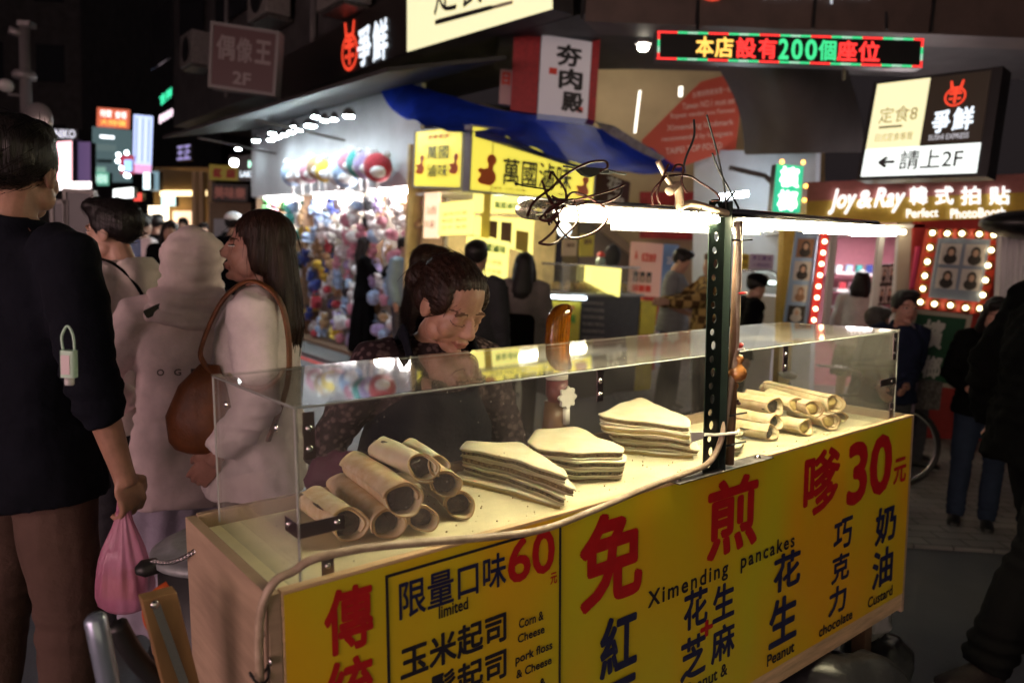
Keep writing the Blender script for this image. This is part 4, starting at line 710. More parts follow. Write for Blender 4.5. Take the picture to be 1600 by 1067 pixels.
shp = Thing('shuttered_shop', P(350, 400, 16.6), 'dim brown shop wall with shutter under the dark board', 'shop'); shp.part('wall', MB().quadbox([P(328, 316, 16.6), P(392, 316, 16.6), P(392, 400, 16.6) * [1, 1, 0], P(328, 400, 16.6) * [1, 1, 0]], .2), mat('brown_shop_wall', (.16, .11, .06), .6, var=.2)); shp.part('shutter', MB().quadbox([P(334, 342, 16.5), P(362, 342, 16.5), P(362, 400, 16.5) * [1, 1, 0], P(334, 400, 16.5) * [1, 1, 0]], .05), GRY)
KB = mat('black_board', (.012, .016, .018), .4); far([(372, 244), (412, 240), (412, 284), (372, 282)], 13.9, KB, 'black board with white name lettering and green mark', texts=[('LAKING', .08, .62, .90, .86, WHG, .03), ('K', .40, .22, .68, .50, glow((.5, .9, .7), 1.70), .04)])
far([(409, 246), (433, 240), (438, 292), (409, 288)], 13.4, KB, 'black board with small white characters at the far end of the toys', texts=[('冰茶', .10, .40, .85, .68, WHG, .03), ('△', .02, .78, .28, .98, glow((.45, .9, .3), 2.04), .03), ('TEA TIME', .30, .80, .95, .92, glow((.7, .75, .8), 1.02), .01)])
t = Thing('street_spotlight', P(366, 254, 15), 'single round white spotlight beside the black name board', 'lamp'); t.part('lens', MB().ell(P(366, 254, 15), (.085, .05, .085)), glow((.9, 1, .95), 27.20), True); t.part('housing', MB().box(P(366, 248, 15.05), (.16, .16, .1)), BLK)
# lamp pole with camera dome and mirror
lp_ = Thing('street_pole', P(36, 330, 9) * [1, 1, 0], 'grey pole with small arms and a camera dome at the far left', 'pole'); PG = mat('pole_grey', (.16, .15, .155), .5, .4)
p0 = P(38, 40, 9); lp_.part('pole', MB().tube([[p0[0], p0[1], 0], [p0[0], p0[1], p0[2]]], [.075, .06], 10), PG, True); lp_.part('arm', MB().tube([P(38, 55, 9), P(14, 47, 8.9)], .045, 8), PG, True); lp_.part('lamp_head', MB().box(P(42, 39, 9), (.14, .14, .06)), PG)
lp_.part('collar', MB().lathe([(.12, -.05), (.13, 0), (.1, .04)], P(38, 117, 9), 12), PG, True)
lp_.part('camera_dome', MB().ell(P(9, 134, 8.9), (.085, .085, .075)), mat('dome_white', (.35, .34, .34), .3), True); lp_.part('arm', MB().tube([P(12, 147, 8.9), P(36, 150, 9)], .02, 6), PG)
mir = Thing('traffic_mirror', P(60, 187, 8.8), 'round grey traffic mirror behind the man in navy', 'mirror'); mir.part('mirror_face', MB().ell(P(60, 187, 8.8), (.17, .05, .19), nu=20), mat('mirror_grey', (.22, .21, .21), .3, .5), True); mir.part('bracket', MB().tube([P(60, 187, 8.9), P(40, 190, 9)], .025, 6), PG)
# black board stands behind the young man
for (px, lb_, tx) in (([(104, 300), (142, 303), (142, 384), (104, 384)], 'tall black board with pale frame and chalk writing behind the young man', '雞排'), ([(84, 318), (101, 318), (101, 384), (84, 384)], 'narrow dark board with faint writing beside the framed black board', '茶飲')):
    q = vertical(quad(px, 6.6)); q[2][2] = q[3][2] = .05; sign('menu_stand', q, .05, KB, lb_, 'menu stand', [(tx[0], .2, .18, .8, .30, mat('chalk', (.16, .16, .16), .7) if 'chalk' not in bpy.data.materials else bpy.data.materials['chalk'], .03), (tx[1], .2, .34, .8, .46, bpy.data.materials['chalk'], .03)], frame=mat('dim_pale_frame', (.20, .19, .18), .5) if 'dim_pale_frame' not in bpy.data.materials else bpy.data.materials['dim_pale_frame'], fw=.03)
cr = Thing('plastic_crate', P(165, 410, 5), 'blue plastic crate with goods behind the young man', 'crate'); cr.part('crate', MB().lohi(P(150, 395, 5) + [0, 0, -.1], P(185, 440, 5.3) + [0, .3, .3]), mat('blue_crate', (.02, .06, .45), .4))
# unseen shops put in behind the photographer to light cart and near walkers
def unseen_shop(x0, x1, y, col, es, label, rz=0):
    t = Thing('unseen_shop', [(x0 + x1) / 2, y, 0], label, 'shop'); t.part('wall', MB().lohi((x0, y - 3, 0), (x1, y, 6)), CON)
    for k in range(int((x1 - x0) / 2)): t.part('unseen_shop_window', MB().lohi((x0 + .2 + 2 * k, y + .01, .7), (x0 + 1.9 + 2 * k, y + .05, 2.7)), glow(col, es))
    for k in range(int((x1 - x0) / 2) + 1): t.part('unseen_shop_pillar', MB().lohi((x0 - .1 + 2 * k, y + .0, 0), (x0 + .1 + 2 * k, y + .12, 3.0)), GRY)
    t.part('unseen_door_step', MB().lohi((x0, y, 0), (x1, y + .5, .12)), CON); t.part('awning', MB().prism([(x0, y + .2, 2.95), (x1, y + .2, 2.95), (x1, y + .9, 2.75), (x0, y + .9, 2.75)], (0, 0, .04)), DKG)
    t.part('unseen_fascia_sign', MB().lohi((x0 + .1, y + .02, 3.0), (x1 - .1, y + .2, 3.8)), glow((1.0, .75, .6), es * .8)); return t
unseen_shop(-14, -2, -4.5, (1.0, .60, .62), 8.0, 'unseen row of pink lit shop windows added behind the viewer'); unseen_shop(-1.5, 6.5, -4.5, (1.0, .84, .54), .9, 'unseen row of warm lit shop windows added behind the viewer')
# ================================================================== THE PANCAKE CART
CR = np.array([[0.7822, -0.6206, -0.0545], [0.6219, 0.7830, 0.0113], [0.0357, -0.0427, 0.9985]]); CT = np.array([-0.3377, 1.1052, 1.0401])
CZ = 1.03                                            # counter height above the cart's base
def cw(u, v, w): return CT + CR @ np.array([u, v, w])
def cp(x, y, v=0.0, ax=1):                           # where the line of sight meets a plane of the cart, in cart coordinates
    q = on_plane(x, y, CR[:, ax], CT + CR[:, ax] * v); return CR.T @ (q - CT)
cart = empty('pancake_cart', (0, 0, 0), 'long wooden street cart with yellow printed front panel and clear acrylic display case', 'food cart')
cm = Matrix.Identity(4); base = cw(0, 0, -CZ)
for i in range(3):
    for j in range(3): cm[i][j] = CR[i, j]
    cm[i][3] = base[i]
cart.matrix_world = cm
LC = (0, 0, CZ); L = 2.13; WB = 0.46
# boards
def board(lo, hi, name, m, bev=0.0015): return MB().lohi(lo, hi).build(name, m, cart, bevel=bev, loc=LC)
board((-0.021, 0.0, -0.72), (-0.001, WB, -0.002), 'end_panel', M_ply)
board((L + 0.001, 0.0, -0.68), (L + 0.019, WB, -0.002), 'end_panel', M_ply)
fp = board((0.0, 0.0, -0.665), (L, 0.017, 0.0), 'front_panel', M_pine, 0.002)
board((0.0, WB - 0.016, -0.66), (L, WB, 0.002), 'back_panel', M_ply)
board((0.0, 0.0175, -0.045), (L, WB - 0.017, -0.028), 'tray', M_tray)
board((0.0, 0.0175, -0.66), (L, WB - 0.017, -0.645), 'bottom_board', M_darkwood)
for u in (0.12, 1.95):
    for v in (0.03, 0.40): board((u, v, -1.03), (u + 0.045, v + 0.045, -0.665), 'leg', M_darkwood)
# banner: printed vinyl sheet, a little wavy
def banner_mesh():
    mb = MB(); nx, ny = 60, 16
    for j in range(ny + 1):
        for i in range(nx + 1):
            u = 0.003 + (L - 0.005) * i / nx; w_ = -0.006 - 0.604 * j / ny
            mb.v.append((u, -0.0025 - 0.0012 * (1 + math.sin(u * 9 + w_ * 5)) * min(1, j / 3, (ny - j) / 2, i / 3, (nx - i) / 3), w_))
    for j in range(ny):
        for i in range(nx):
            a = j * (nx + 1) + i; mb.f.append((a, a + 1, a + nx + 2, a + nx + 1)); mb.m.append(0)
    return mb
M_ban = mat('yellow_vinyl', (0.57, 0.55, 0.014), 0.42, color2=(0.76, 0.40, 0.007), vscale=2.6, stretch=(1.3, 1, .45), detail=1.5, bump=0.10, bscale=9)  # olive to orange mottling: coloured sign light put into the vinyl colour
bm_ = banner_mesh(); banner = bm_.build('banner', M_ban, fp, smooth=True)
def bt(body, u0, w0, u1, w1, m, bold=0.0, sp=1.0, shear=0.0):   # text on the banner between two corners (top-left, bottom-right)
    q = [(u0, -0.005, w0), (u1, -0.005, w0), (u1, -0.005, w1), (u0, -0.005, w1)]
    return write(body, q, m, fp, 0.0012, bold, 'lettering', sp, shear)
B = 0.026
bt('傳', .066, -.020, .154, -.132, M_red, B); bt('統', .064, -.142, .152, -.254, M_red, B)
mb = MB()
for lo, hi in (((.178, -.0066, -.0255), (.577, -.0055, -.0205)), ((.178, -.0066, -.56), (.183, -.0055, -.0255)), ((.572, -.0066, -.56), (.577, -.0055, -.0255)), ((.178, -.0066, -.565), (.577, -.0055, -.56))): mb.lohi(lo, hi)
mb.build('frame_line', M_ink, fp)
bt('限量口味', .203, -.040, .436, -.108, M_navy, .015); bt('60', .440, -.022, .560, -.112, M_red, .02); bt('元', .548, -.116, .566, -.140, M_red, .02)
bt('limited', .283, -.106, .347, -.130, M_ink, .02)
bt('玉米起司', .203, -.158, .436, -.220, M_ink, B); bt('Corn &', .467, -.187, .530, -.207, M_ink, .02); bt('Cheese', .464, -.218, .533, -.236, M_ink, .02)
bt('肉鬆起司', .203, -.232, .436, -.294, M_ink, B); bt('pork floss', .458, -.258, .554, -.282, M_ink, .02); bt('& Cheese', .460, -.290, .552, -.308, M_ink, .02)
bt('火腿起司', .203, -.306, .436, -.368, M_ink, B); bt('Ham &', .470, -.330, .535, -.350, M_ink, .02); bt('Cheese', .464, -.362, .533, -.380, M_ink, .02)
bt('免', .628, -.024, .822, -.232, M_red, .03); bt('煎', 1.052, -.028, 1.262, -.226, M_red, B); bt('嗲', 1.478, -.024, 1.672, -.212, M_red, B)
bt('30', 1.715, -.032, 1.995, -.228, M_red, .03); bt('元', 2.010, -.130, 2.096, -.214, M_red, .02)
bt('Ximending  pancakes', .842, -.238, 1.442, -.290, M_ink, .022, 1.25)
bt('紅', .690, -.262, .808, -.398, M_navy, B); bt('豆', .690, -.415, .808, -.55, M_navy, B)
bt('花', .970, -.278, 1.062, -.378, M_navy, B); bt('生', 1.082, -.296, 1.172, -.392, M_navy, B); bt('+', 1.035, -.372, 1.085, -.415, M_red, .03)
bt('芝', .962, -.396, 1.060, -.505, M_navy, B); bt('麻', 1.080, -.405, 1.178, -.500, M_navy, B)
bt('Peanut &', .985, -.512, 1.150, -.546, M_ink, .02); bt('Sesame', 1.0, -.556, 1.135, -.584, M_ink, .02)
bt('花', 1.345, -.285, 1.478, -.392, M_navy, B); bt('生', 1.332, -.408, 1.470, -.545, M_navy, B); bt('Peanut', 1.328, -.556, 1.462, -.590, M_ink, .02)
bt('巧', 1.652, -.256, 1.760, -.350, M_navy, B); bt('克', 1.648, -.362, 1.752, -.450, M_navy, B); bt('力', 1.640, -.460, 1.742, -.548, M_navy, B)
bt('chocolate', 1.592, -.560, 1.785, -.592, M_ink, .02)
bt('奶', 1.905, -.272, 2.046, -.396, M_navy, B); bt('油', 1.898, -.412, 2.038, -.540, M_navy, B); bt('Custard', 1.880, -.555, 2.045, -.590, M_ink, .02)
# screws on the end panel
def screw(c, n, r=0.006, parent=cart, name='screw'):
    a, b, d = frame_for(n); R = np.array([a, b, d]).T
    return MB().lathe([(r, 0), (r, .0012), (r * .6, .003), (0.0005, .0036)], c, 10, R).build(name, M_steel, parent, smooth=True, loc=LC)
screw((-0.0215, .022, -.07), (-1, 0, 0)); screw((-0.0215, .022, -.30), (-1, 0, 0))
# ---- display case
H = 0.28; U0, U1, V0, V1 = .04, 2.05, .021, .44
case = MB(); t = .005
top = MB().lohi((U0 - .004, V0 - .006, H), (U1 + .004, V1, H + t)).build('display_case', M_pane_top, cart, loc=LC)
MB().lohi((U0 + t, V0, -.027), (U1 - t, V0 + t, H - .0005)).build('pane', M_pane, top)
MB().lohi((U0, V0, -.027), (U0 + t - .0005, V1, H - .0005)).build('pane', M_pane, top)
MB().lohi((U1 - t + .0005, V0, -.027), (U1, V1, H - .0005)).build('pane', M_pane, top)
e = MB()                                              # glued seams catch the light
for a, b in (((U0, V0, H), (U1, V0, H)), ((U0, V0, -.02), (U0, V0, H)), ((U1, V0, -.02), (U1, V0, H)), ((U0, V0, H), (U0, V1, H)), ((U1, V0, H), (U1, V1, H)), ((U0, V1, -.02), (U0, V1, H)), ((U0, V1, H), (U1, V1, H))):
    e.tube([a, b], .0022, 6)
e.build('seam', M_edge, top)
M_alu = mat('aluminium_strip', (0.42, 0.33, 0.34), 0.28, 1.0, bump=0.06, bscale=120)
def strip(lo, hi, screws, n):
    o = MB().lohi(lo, hi).build('bracket', M_alu, top, bevel=.0006)
    for c in screws:
        a, b, d = frame_for(n); R = np.array([a, b, d]).T
        MB().lathe([(.0058, 0), (.0058, .001), (.0035, .003), (.0005, .0036)], c, 12, R).build('screw', M_steel, top, smooth=True)
yf = V0 - .0016
strip((.052, yf, .195), (.072, V0, .272), [(.062, yf, .245), (.062, yf, .212)], (0, -1, 0))
strip((.037, yf, .068), (.118, V0 - .0002, .093), [(.106, yf, .082)], (0, -1, 0))
strip((.0384, yf, .068), (.0398, .075, .093), [(.0384, .062, .082)], (-1, 0, 0))
strip((.076, yf, -.03), (.098, V0, .025), [(.087, yf, .012)], (0, -1, 0))
strip((.700, yf, .212), (.718, V0, .278), [(.709, yf, .255), (.709, yf, .226)], (0, -1, 0))
strip((1.395, yf, .21), (1.417, V0, .278), [(1.406, yf, .255), (1.406, yf, .222)], (0, -1, 0))
strip((1.945, yf, .11), (2.05, V0, .132), [(2.02, yf, .121)], (0, -1, 0))
strip((2.018, yf, .19), (2.04, V0, .276), [(2.029, yf, .255), (2.029, yf, .212)], (0, -1, 0))
strip((2.016, yf, -.02), (2.04, V0, .05), [(2.028, yf, .03)], (0, -1, 0))
for v in (.10, .36):
    MB().lathe([(.007, 0), (.007, .001), (.004, .0035), (.0005, .004)], (U0 - .001, v, .235), 12, np.array(frame_for((-1, 0, 0))).T).build('screw', M_steel, top, smooth=True)
# ---- post of slotted angle
mb = MB(); u0, u1, v0, v1 = 1.030, 1.088, -.0065, -.004
cell = .032; nc = 20
for k in range(nc):
    z0 = .004 + k * cell; z1 = z0 + cell; zc = (z0 + z1) / 2; uc = u0 + .024 + (.004 if k % 2 else -.002)
    rx, rz = (.0085, .0105) if k % 2 else (.0085, .008)
    angs = [math.radians(a) for a in range(45, 405, 15)]
    def sq(a):
        x, z = math.cos(a), math.sin(a); s_ = 1 / max(abs(x), abs(z)); x *= s_; z *= s_
        return ((u1 + u0) / 2 + x * (u1 - u0) / 2, zc + z * cell / 2)
    n = len(angs); vs = []
    for v in (v0, v1):
        vs += [(sq(a)[0], v, sq(a)[1]) for a in angs]; vs += [(uc + rx * math.cos(a), v, zc + rz * math.sin(a)) for a in angs]
    fs = []
    for i in range(n):
        j = (i + 1) % n
        fs += [(i, j, n + j, n + i), (2 * n + i, 3 * n + i, 3 * n + j, 2 * n + j), (n + i, n + j, 3 * n + j, 3 * n + i), (i, 2 * n + i, 2 * n + j, j)]
    mb.add(vs, fs)
mb.lohi((u1, -.026, .004), (u1 + .0025, v1, .644))
post = mb.build('post', M_green, cart, loc=LC)
MB().lohi((.915, -.03, .0015), (1.29, .016, .0045)).build('foot_plate', M_iron, post, bevel=.0008)
for u in (.935, 1.25): MB().lathe([(.009, .0045), (.009, .006), (.005, .011), (.0005, .0115)], (u, -.008, 0), 12).build('bolt', M_steel, post, smooth=True)
MB().tube([(1.125, -.012, .01), (1.130, -.012, .3), (1.136, -.012, .60)], [.011, .012, .010], 9).build('wooden_stake', mat('old_stake', (.17, .09, .045), .7, var=.4, vscale=30, stretch=(1, 1, .2), bump=.3, bscale=60), cart, smooth=True, loc=LC)
# ---- LED bars
LEDC = (1.0, 0.86, 0.52)
M_led = mat('lit_led_strip', (0.8, 0.75, 0.6), 0.4, emit=LEDC, es=250.0)
M_led2 = mat('lit_led_bar', (0.8, 0.75, 0.6), 0.4, emit=(1.0, 0.90, 0.66), es=190.0)
for m_ in (M_led, M_led2): m_.cycles.emission_sampling = 'FRONT_BACK'
M_clear = mat('clear_sleeve', (0.85, 0.8, 0.7), 0.12, trans=0.9, spec=0.6)
M_baffle = mat('baffle_black', (.03, .03, .03), .5)
bar = MB().tube([(.555, .0, .617), (1.16, .0, .620), (1.83, .0, .612)], .011, 10).build('lamp_bar', M_steel, cart, smooth=True, loc=LC)
MB().lohi((.565, -.020, .594), (1.052, .002, .606)).build('led_strip', M_led, bar, bevel=.003)
MB().lohi((1.165, -.014, .590), (1.46, .010, .600)).build('led_strip', M_led, bar, bevel=.003)
MB().rbox((1.46, -.018, .580), (1.86, .018, .604), .011, 0).build('led_strip', M_led, bar)
MB().tube([(.472, .0, .602), (.486, .0, .603), (.50, .0, .604), (.575, .0, .604)], [.010, .017, .0195, .0195], 12).build('clear_sleeve', M_clear, bar, smooth=True)
lower = MB().rbox((.76, .024, .581), (1.30, .036, .591), .004, 0).build('lamp_bar', M_led2, cart, loc=LC)
MB().lohi((1.30, .024, .580), (1.335, .037, .593)).build('end_cap', M_black, lower)
for lo_, hi_ in (((.560, .0045, .584), (1.862, .0065, .612)), ((.755, .0395, .572), (1.305, .0415, .596)), ((.560, -.0215, .6085), (1.862, .0065, .6105))): MB().lohi(lo_, hi_).build('light_baffle', M_baffle, bar)  # dark baffles added to keep the LED light off the vendor's face
beads = MB()
for k in range(44): beads.lohi((.58 + k * .0105, -.0245, .6075), (.586 + k * .0105, -.022, .6110))
beads.build('led_strip', M_led, bar)
# ---- conduit along the rim
def pix(pts, v=0.0, ax=1): return [cp(x, y, v, ax) for x, y in pts]
def smoothpath(pts, n=6):
    pts = [np.asarray(p, float) for p in pts]; out = []
    for i in range(len(pts) - 1):
        p0 = pts[max(i - 1, 0)]; p1 = pts[i]; p2 = pts[i + 1]; p3 = pts[min(i + 2, len(pts) - 1)]
        for k in range(n):
            t = k / n; out.append(.5 * ((2 * p1) + (-p0 + p2) * t + (2 * p0 - 5 * p1 + 4 * p2 - p3) * t * t + (-p0 + 3 * p1 - 3 * p2 + p3) * t ** 3))
    return out + [pts[-1]]
path = pix([(1148, 347), (1151, 400), (1149, 470), (1146, 550), (1136, 620), (1124, 685), (1108, 722), (1075, 738), (1010, 762), (930, 796), (850, 826), (770, 838), (650, 848), (560, 857), (490, 873)], -.012)
path = [p + np.array([0, -.006 if p[2] > .05 else 0, 0]) for p in path]
path += [np.array([.02, -.006, .030]), np.array([-.010, -.006, .022]), np.array([-.030, -.002, -.012]), np.array([-.036, .004, -.07]), np.array([-.036, .006, -.13]), np.array([-.034, .012, -.20])]
MB().tube(smoothpath(path), .0072, 10).build('conduit', M_cable, cart, smooth=True, loc=LC)
MB().tube(smoothpath([(-.034, .012, -.165), (-.034, .013, -.19), (-.030, .014, -.24)]), [.010] * 4 + [.016] * 5 + [.022] * 4, 8).build('cable_socket', M_black, cart, loc=LC)
for c in ((-.036, .006, -.115),):
    MB().tube([np.array(c) + np.array([.0 + .014 * math.cos(a), .013 * math.sin(a), -.02 * (abs(math.sin(a)))]) for a in np.linspace(0, 2 * math.pi, 16)], .0022, 6).build('clip', M_black, cart, loc=LC)
    screw((-.022, -.008 + .004, -.105), (-1, 0, 0), .007)
MB().tube(smoothpath([(-.034, .014, -.19), (-.032, .06, -.185), (-.030, .11, -.20), (-.028, .125, -.23)]), .0025, 6).build('thin_cable', M_cable, cart, smooth=True, loc=LC)
# ---- zip ties and wires
def wire(pts, r, m, v=0.0, name='wire', jit=0.012):
    q = pix(pts, v); q = [p + np.array([0, rng.uniform(-jit, jit), 0]) for p in q]
    return MB().tube(smoothpath(q, 7), r, 6).build(name, m, cart, smooth=True, loc=LC)
M_wire = mat('dark_red_wire', (0.035, 0.006, 0.005), 0.5, spec=.25)
for pts in ([(1105, 180), (1113, 205), (1122, 240), (1130, 290), (1134, 330)], [(1086, 187), (1082, 215), (1072, 250), (1066, 285), (1064, 318)], [(1112, 240), (1120, 262), (1138, 296), (1154, 326)], [(1148, 300), (1136, 314), (1122, 330)]):
    wire(pts, .0026, M_black, -.01, 'zip_tie', .004)
wire([(862, 345), (880, 322), (905, 300), (945, 330), (930, 360), (893, 372), (860, 344)], .0024, M_wire, -.02)
for pts in ([(818, 338), (835, 315), (860, 295), (890, 272), (920, 255), (945, 252), (949, 262), (935, 268)], [(852, 280), (858, 270), (870, 275), (880, 300), (878, 325), (855, 345), (848, 340), (870, 320), (892, 312)],
            [(852, 282), (860, 315), (885, 330), (900, 318)], [(860, 305), (868, 340), (866, 360), (850, 375), (848, 380), (860, 382), (880, 372), (895, 350), (902, 335), (895, 315)],
            [(848, 340), (858, 328), (880, 315), (905, 312), (930, 305), (960, 296), (978, 288)], [(864, 306), (878, 318), (896, 322), (912, 318), (940, 318), (960, 308), (978, 296)], [(872, 318), (862, 350), (855, 342)],
            [(1025, 320), (1022, 300), (1030, 282), (1048, 275), (1080, 274), (1100, 285), (1118, 300), (1120, 312), (1108, 314)], [(1036, 318), (1028, 300), (1038, 262), (1050, 258)], [(1052, 268), (1058, 258), (1066, 262), (1064, 285), (1070, 302)]):
    wire(pts, .0026, M_wire, -.02)
wire([(800, 288), (830, 291), (862, 297)], .0016, M_black, -.02)
for x in (905, 978, 1085): wire([(x, 338), (x + 7, 331), (x + 12, 325)], .002, M_black, -.022, 'zip_tie', 0)
mb = MB()                                             # wrapped bundle above the bar
mb.tube(smoothpath([cp(1045, 300, -.01), cp(1058, 290, -.01), cp(1062, 310, -.01), cp(1060, 330, -.01)], 5), .010, 9)
mb.tube(smoothpath([cp(1028, 252, -.01), cp(1040, 275, -.01), cp(1055, 297, -.01)], 5), .006, 8)
mb.tube(smoothpath([cp(1060, 325, -.012), cp(1080, 318, -.012), cp(1110, 326, -.012), cp(1140, 335, -.012)], 5), .008, 8)
mb.build('wire_bundle', M_cable, cart, smooth=True, loc=LC)
mb = MB(); mb.prism([cp(x, y, .0) for x, y in ((903, 262), (930, 262), (948, 264), (962, 268), (958, 272), (938, 271), (925, 277), (915, 274), (908, 268))], (0, .012, 0)); mb.tube([cp(880, 260, 0), cp(905, 264, 0)], .002, 6); mb.tube([cp(950, 268, 0), cp(978, 273, 0)], .002, 6)
mb.build('torn_tape', M_black, cart, loc=LC)
for (w_, m) in ((.555, M_black), (.43, mat('red_band', (.5, .02, .02), .5)), (.295, mat('white_tie', (.75, .74, .7), .4)), (.135, M_black), (.062, M_black)):
    mb = MB(); pts = [(1.118 + .026 * math.cos(a), -.008 + .016 * math.sin(a), w_) for a in np.linspace(0, 2 * math.pi, 14)] if m is M_black else [(1.14 + .013 * math.cos(a), -.018 + .0125 * math.sin(a), w_) for a in np.linspace(0, 2 * math.pi, 12)]
    mb.tube(pts, .0025 if m is M_black else .003, 6, flat=1.0)
    if m is M_black: mb.tube([(1.14, -.02, w_), (1.165, -.03, w_ + .002)], .0022, 6)
    mb.build('zip_tie', m, cart, loc=LC)
wt = mat('white_tape', (.72, .70, .64), .5)
MB().tube([(1.03, -.008, .098), (1.06, -.016, .094), (1.12, -.036, .094), (1.14, -.026, .096)], .004, 6).build('white_tie', wt, cart, loc=LC)
MB().prism([(.985, -.002, .108), (1.045, -.006, .103), (1.045, -.006, .088), (.99, -.002, .083)], (0, .002, 0)).build('white_tie', wt, cart, loc=LC)
# ---- wooden gourd hanging on the post: a thing of its own
gc = cp(1152, 583, -.02); M_gourd = mat('varnished_gourd', (.36, .16, .05), .25, color2=(.20, .075, .02), vscale=18, coat=.5)
g = empty('gourd_charm', cw(*gc) , 'small round varnished wooden gourd charm hanging from the lamp post', 'charm')
sc_ = 1.0
MB().lathe([(.001, -.023), (.012, -.021), (.0215, -.010), (.0235, .0), (.020, .012), (.011, .020), (.0085, .026), (.013, .033), (.0125, .040), (.005, .046), (.001, .047)], n=20).build('gourd', M_gourd, g, smooth=True)
mb = MB(); mb.tube([(0, 0, .046), (.001, 0, .06), (.0, 0, .075)], .0014, 6); mb.tube([(0, 0, -.022), (.0, 0, -.04), (-.006, 0, -.068)], .001, 5); mb.tube([(0, 0, -.04), (.006, .002, -.066)], .001, 5)
mb.build('cord', M_black, g)
for c in ((0, 0, .062), (.003, -.002, .069)): MB().ell(c, .006).build('bead', mat('red_bead', (.35, .02, .02), .3) if 'red_bead' not in bpy.data.materials else bpy.data.materials['red_bead'], g, smooth=True)
M_dbead = mat('dark_bead', (.06, .02, .015), .3)
MB().ell((0, 0, -.031), (.006, .006, .008)).build('bead', M_gourd, g, smooth=True)
for c in ((-.007, 0, -.070), (.006, .002, -.068), (-.001, .003, -.075), (.010, 0, -.074)): MB().ell(c, (.0055, .0055, .0045), nu=8, nv=6).build('bead', M_dbead, g)
# ================================================================== FOOD IN THE CASE
M_crepe = mat('crepe_skin', (.70, .53, .29), .5, color2=(.87, .75, .52), vscale=34, bump=.12, bscale=160, sss=.15)
M_crepe_w = mat('pale_crepe_skin', (.82, .72, .46), .5, color2=(.90, .84, .62), vscale=20, bump=.12, bscale=140, sss=.15)
M_crust = mat('browned_edge', (.46, .27, .10), .6, color2=(.62, .43, .20), vscale=60, bump=.25, bscale=300)
M_bean = mat('red_bean_paste', (.010, .005, .003), .4, color2=(.05, .025, .015), vscale=55, bump=.8, bscale=140)
M_sesame = mat('sesame_filling', (.015, .014, .013), .5, color2=(.09, .075, .055), vscale=120, bump=.9, bscale=220)
M_cust = mat('yellow_custard', (.62, .46, .14), .4, color2=(.70, .56, .22), vscale=30)
def crepe_roll(ox, oy, bx, by, wc, R, label, fill=None, skin=None, turns=1.5, grp='pancake rolls piled in the front of the case', squash=.86, seed=0, slant=.55):
    o = cp(ox, oy, wc, 2); b = cp(bx, by, wc, 2); d = unit(o - b); Lr = np.linalg.norm(o - b); rr = np.random.default_rng(seed + 11)
    side = unit(np.cross([0, 0, 1], d)); up = np.cross(d, side); base = (o + b) / 2; Wc = cw(*base)
    t = empty('pancake_roll', Wc, label, 'pancake roll', grp)
    A = np.array([CR @ d, CR @ side, CR @ up]).T
    mb = MB(); NL, NT = 16, 46; th0 = rr.uniform(-1.2, .6); vs = []
    for layer in (0, 1):
        for i in range(NL + 1):
            f_ = i / NL; x0 = (f_ - .5) * Lr
            for k in range(NT + 1):
                g_ = k / NT; th = th0 + g_ * 2 * math.pi * turns; r = R * (.82 + .18 * g_) + (0 if layer == 0 else -.0030)
                r *= 1 + .07 * math.sin(f_ * 4 + seed) * math.sin(th * 2 + seed) + .10 * max(0, (f_ - .8) / .2) ** 2 * (.4 + g_) + .03 * math.sin(5 * th + 7 * f_)
                x = x0 + (f_ - .5) * 2 * (slant * R * math.cos(th + .6) * .5 + .18 * R * math.sin(2 * th + seed) - .25 * R * (1 - g_))
                vs.append((x, r * math.cos(th), r * math.sin(th) * squash + .0 * x))
    n1 = (NL + 1) * (NT + 1); fs, ms = [], []
    def id_(l, i, k): return l * n1 + i * (NT + 1) + k
    for i in range(NL):
        for k in range(NT):
            fs.append((id_(0, i, k), id_(0, i, k + 1), id_(0, i + 1, k + 1), id_(0, i + 1, k))); ms.append(0)
            fs.append((id_(1, i, k), id_(1, i + 1, k), id_(1, i + 1, k + 1), id_(1, i, k + 1))); ms.append(0)
    for k in range(NT):
        for i in (0, NL): fs.append((id_(0, i, k), id_(0, i, k + 1), id_(1, i, k + 1), id_(1, i, k))); ms.append(1)
    for i in range(NL):
        for k in (0, NT): fs.append((id_(0, i, k), id_(0, i + 1, k), id_(1, i + 1, k), id_(1, i, k))); ms.append(1)
    mb.v = [tuple(A @ np.array(v)) for v in vs]; mb.f = fs; mb.m = ms
    mb.build('wrapper', [skin or M_crepe, M_crust], t, smooth=True, fix=False)
    if fill is not False:
        fm = MB(); fm.loft([((x_ * Lr, 0, 0), R * r_ * squash, R * r_, (0, 0, 1), (0, 1, 0)) for x_, r_ in ((-.47, .3), (-.465, .70), (-.3, .80), (0, .80), (.25, .80), (.36, .80), (.425, .76), (.445, .6), (.452, .35), (.455, .1))], 26); fm.v = [tuple(A @ np.array(v)) for v in fm.v]
        o_ = fm.build('filling', fill or M_bean, t, smooth=True); displace(o_.data, lambda co, no: no * (wav(co, 260, seed) * .0020 + wav(co, 600, seed + 1) * .0012)[:, None])
    return t
crepe_roll(548, 822, 486, 778, .010, .0345, 'pale pancake roll at lower left of the front pile behind the bracket', seed=1)
crepe_roll(608, 821, 532, 754, .006, .0320, 'pancake roll on the counter second from the left in the front pile', seed=2)
crepe_roll(662, 812, 606, 760, .004, .0290, 'small browned pancake roll on the counter third from the left in front pile', seed=3, skin=M_crepe)
crepe_roll(720, 790, 668, 742, .004, .0315, 'pancake roll at the right foot of the front pile beside the folded stack', seed=4)
crepe_roll(634, 782, 553, 724, .058, .0360, 'thick pancake roll lying across the middle of the front pile, wide open end', seed=5)
crepe_roll(699, 758, 640, 700, .055, .0310, 'pancake roll with round open end at the upper right of the front pile', seed=6)
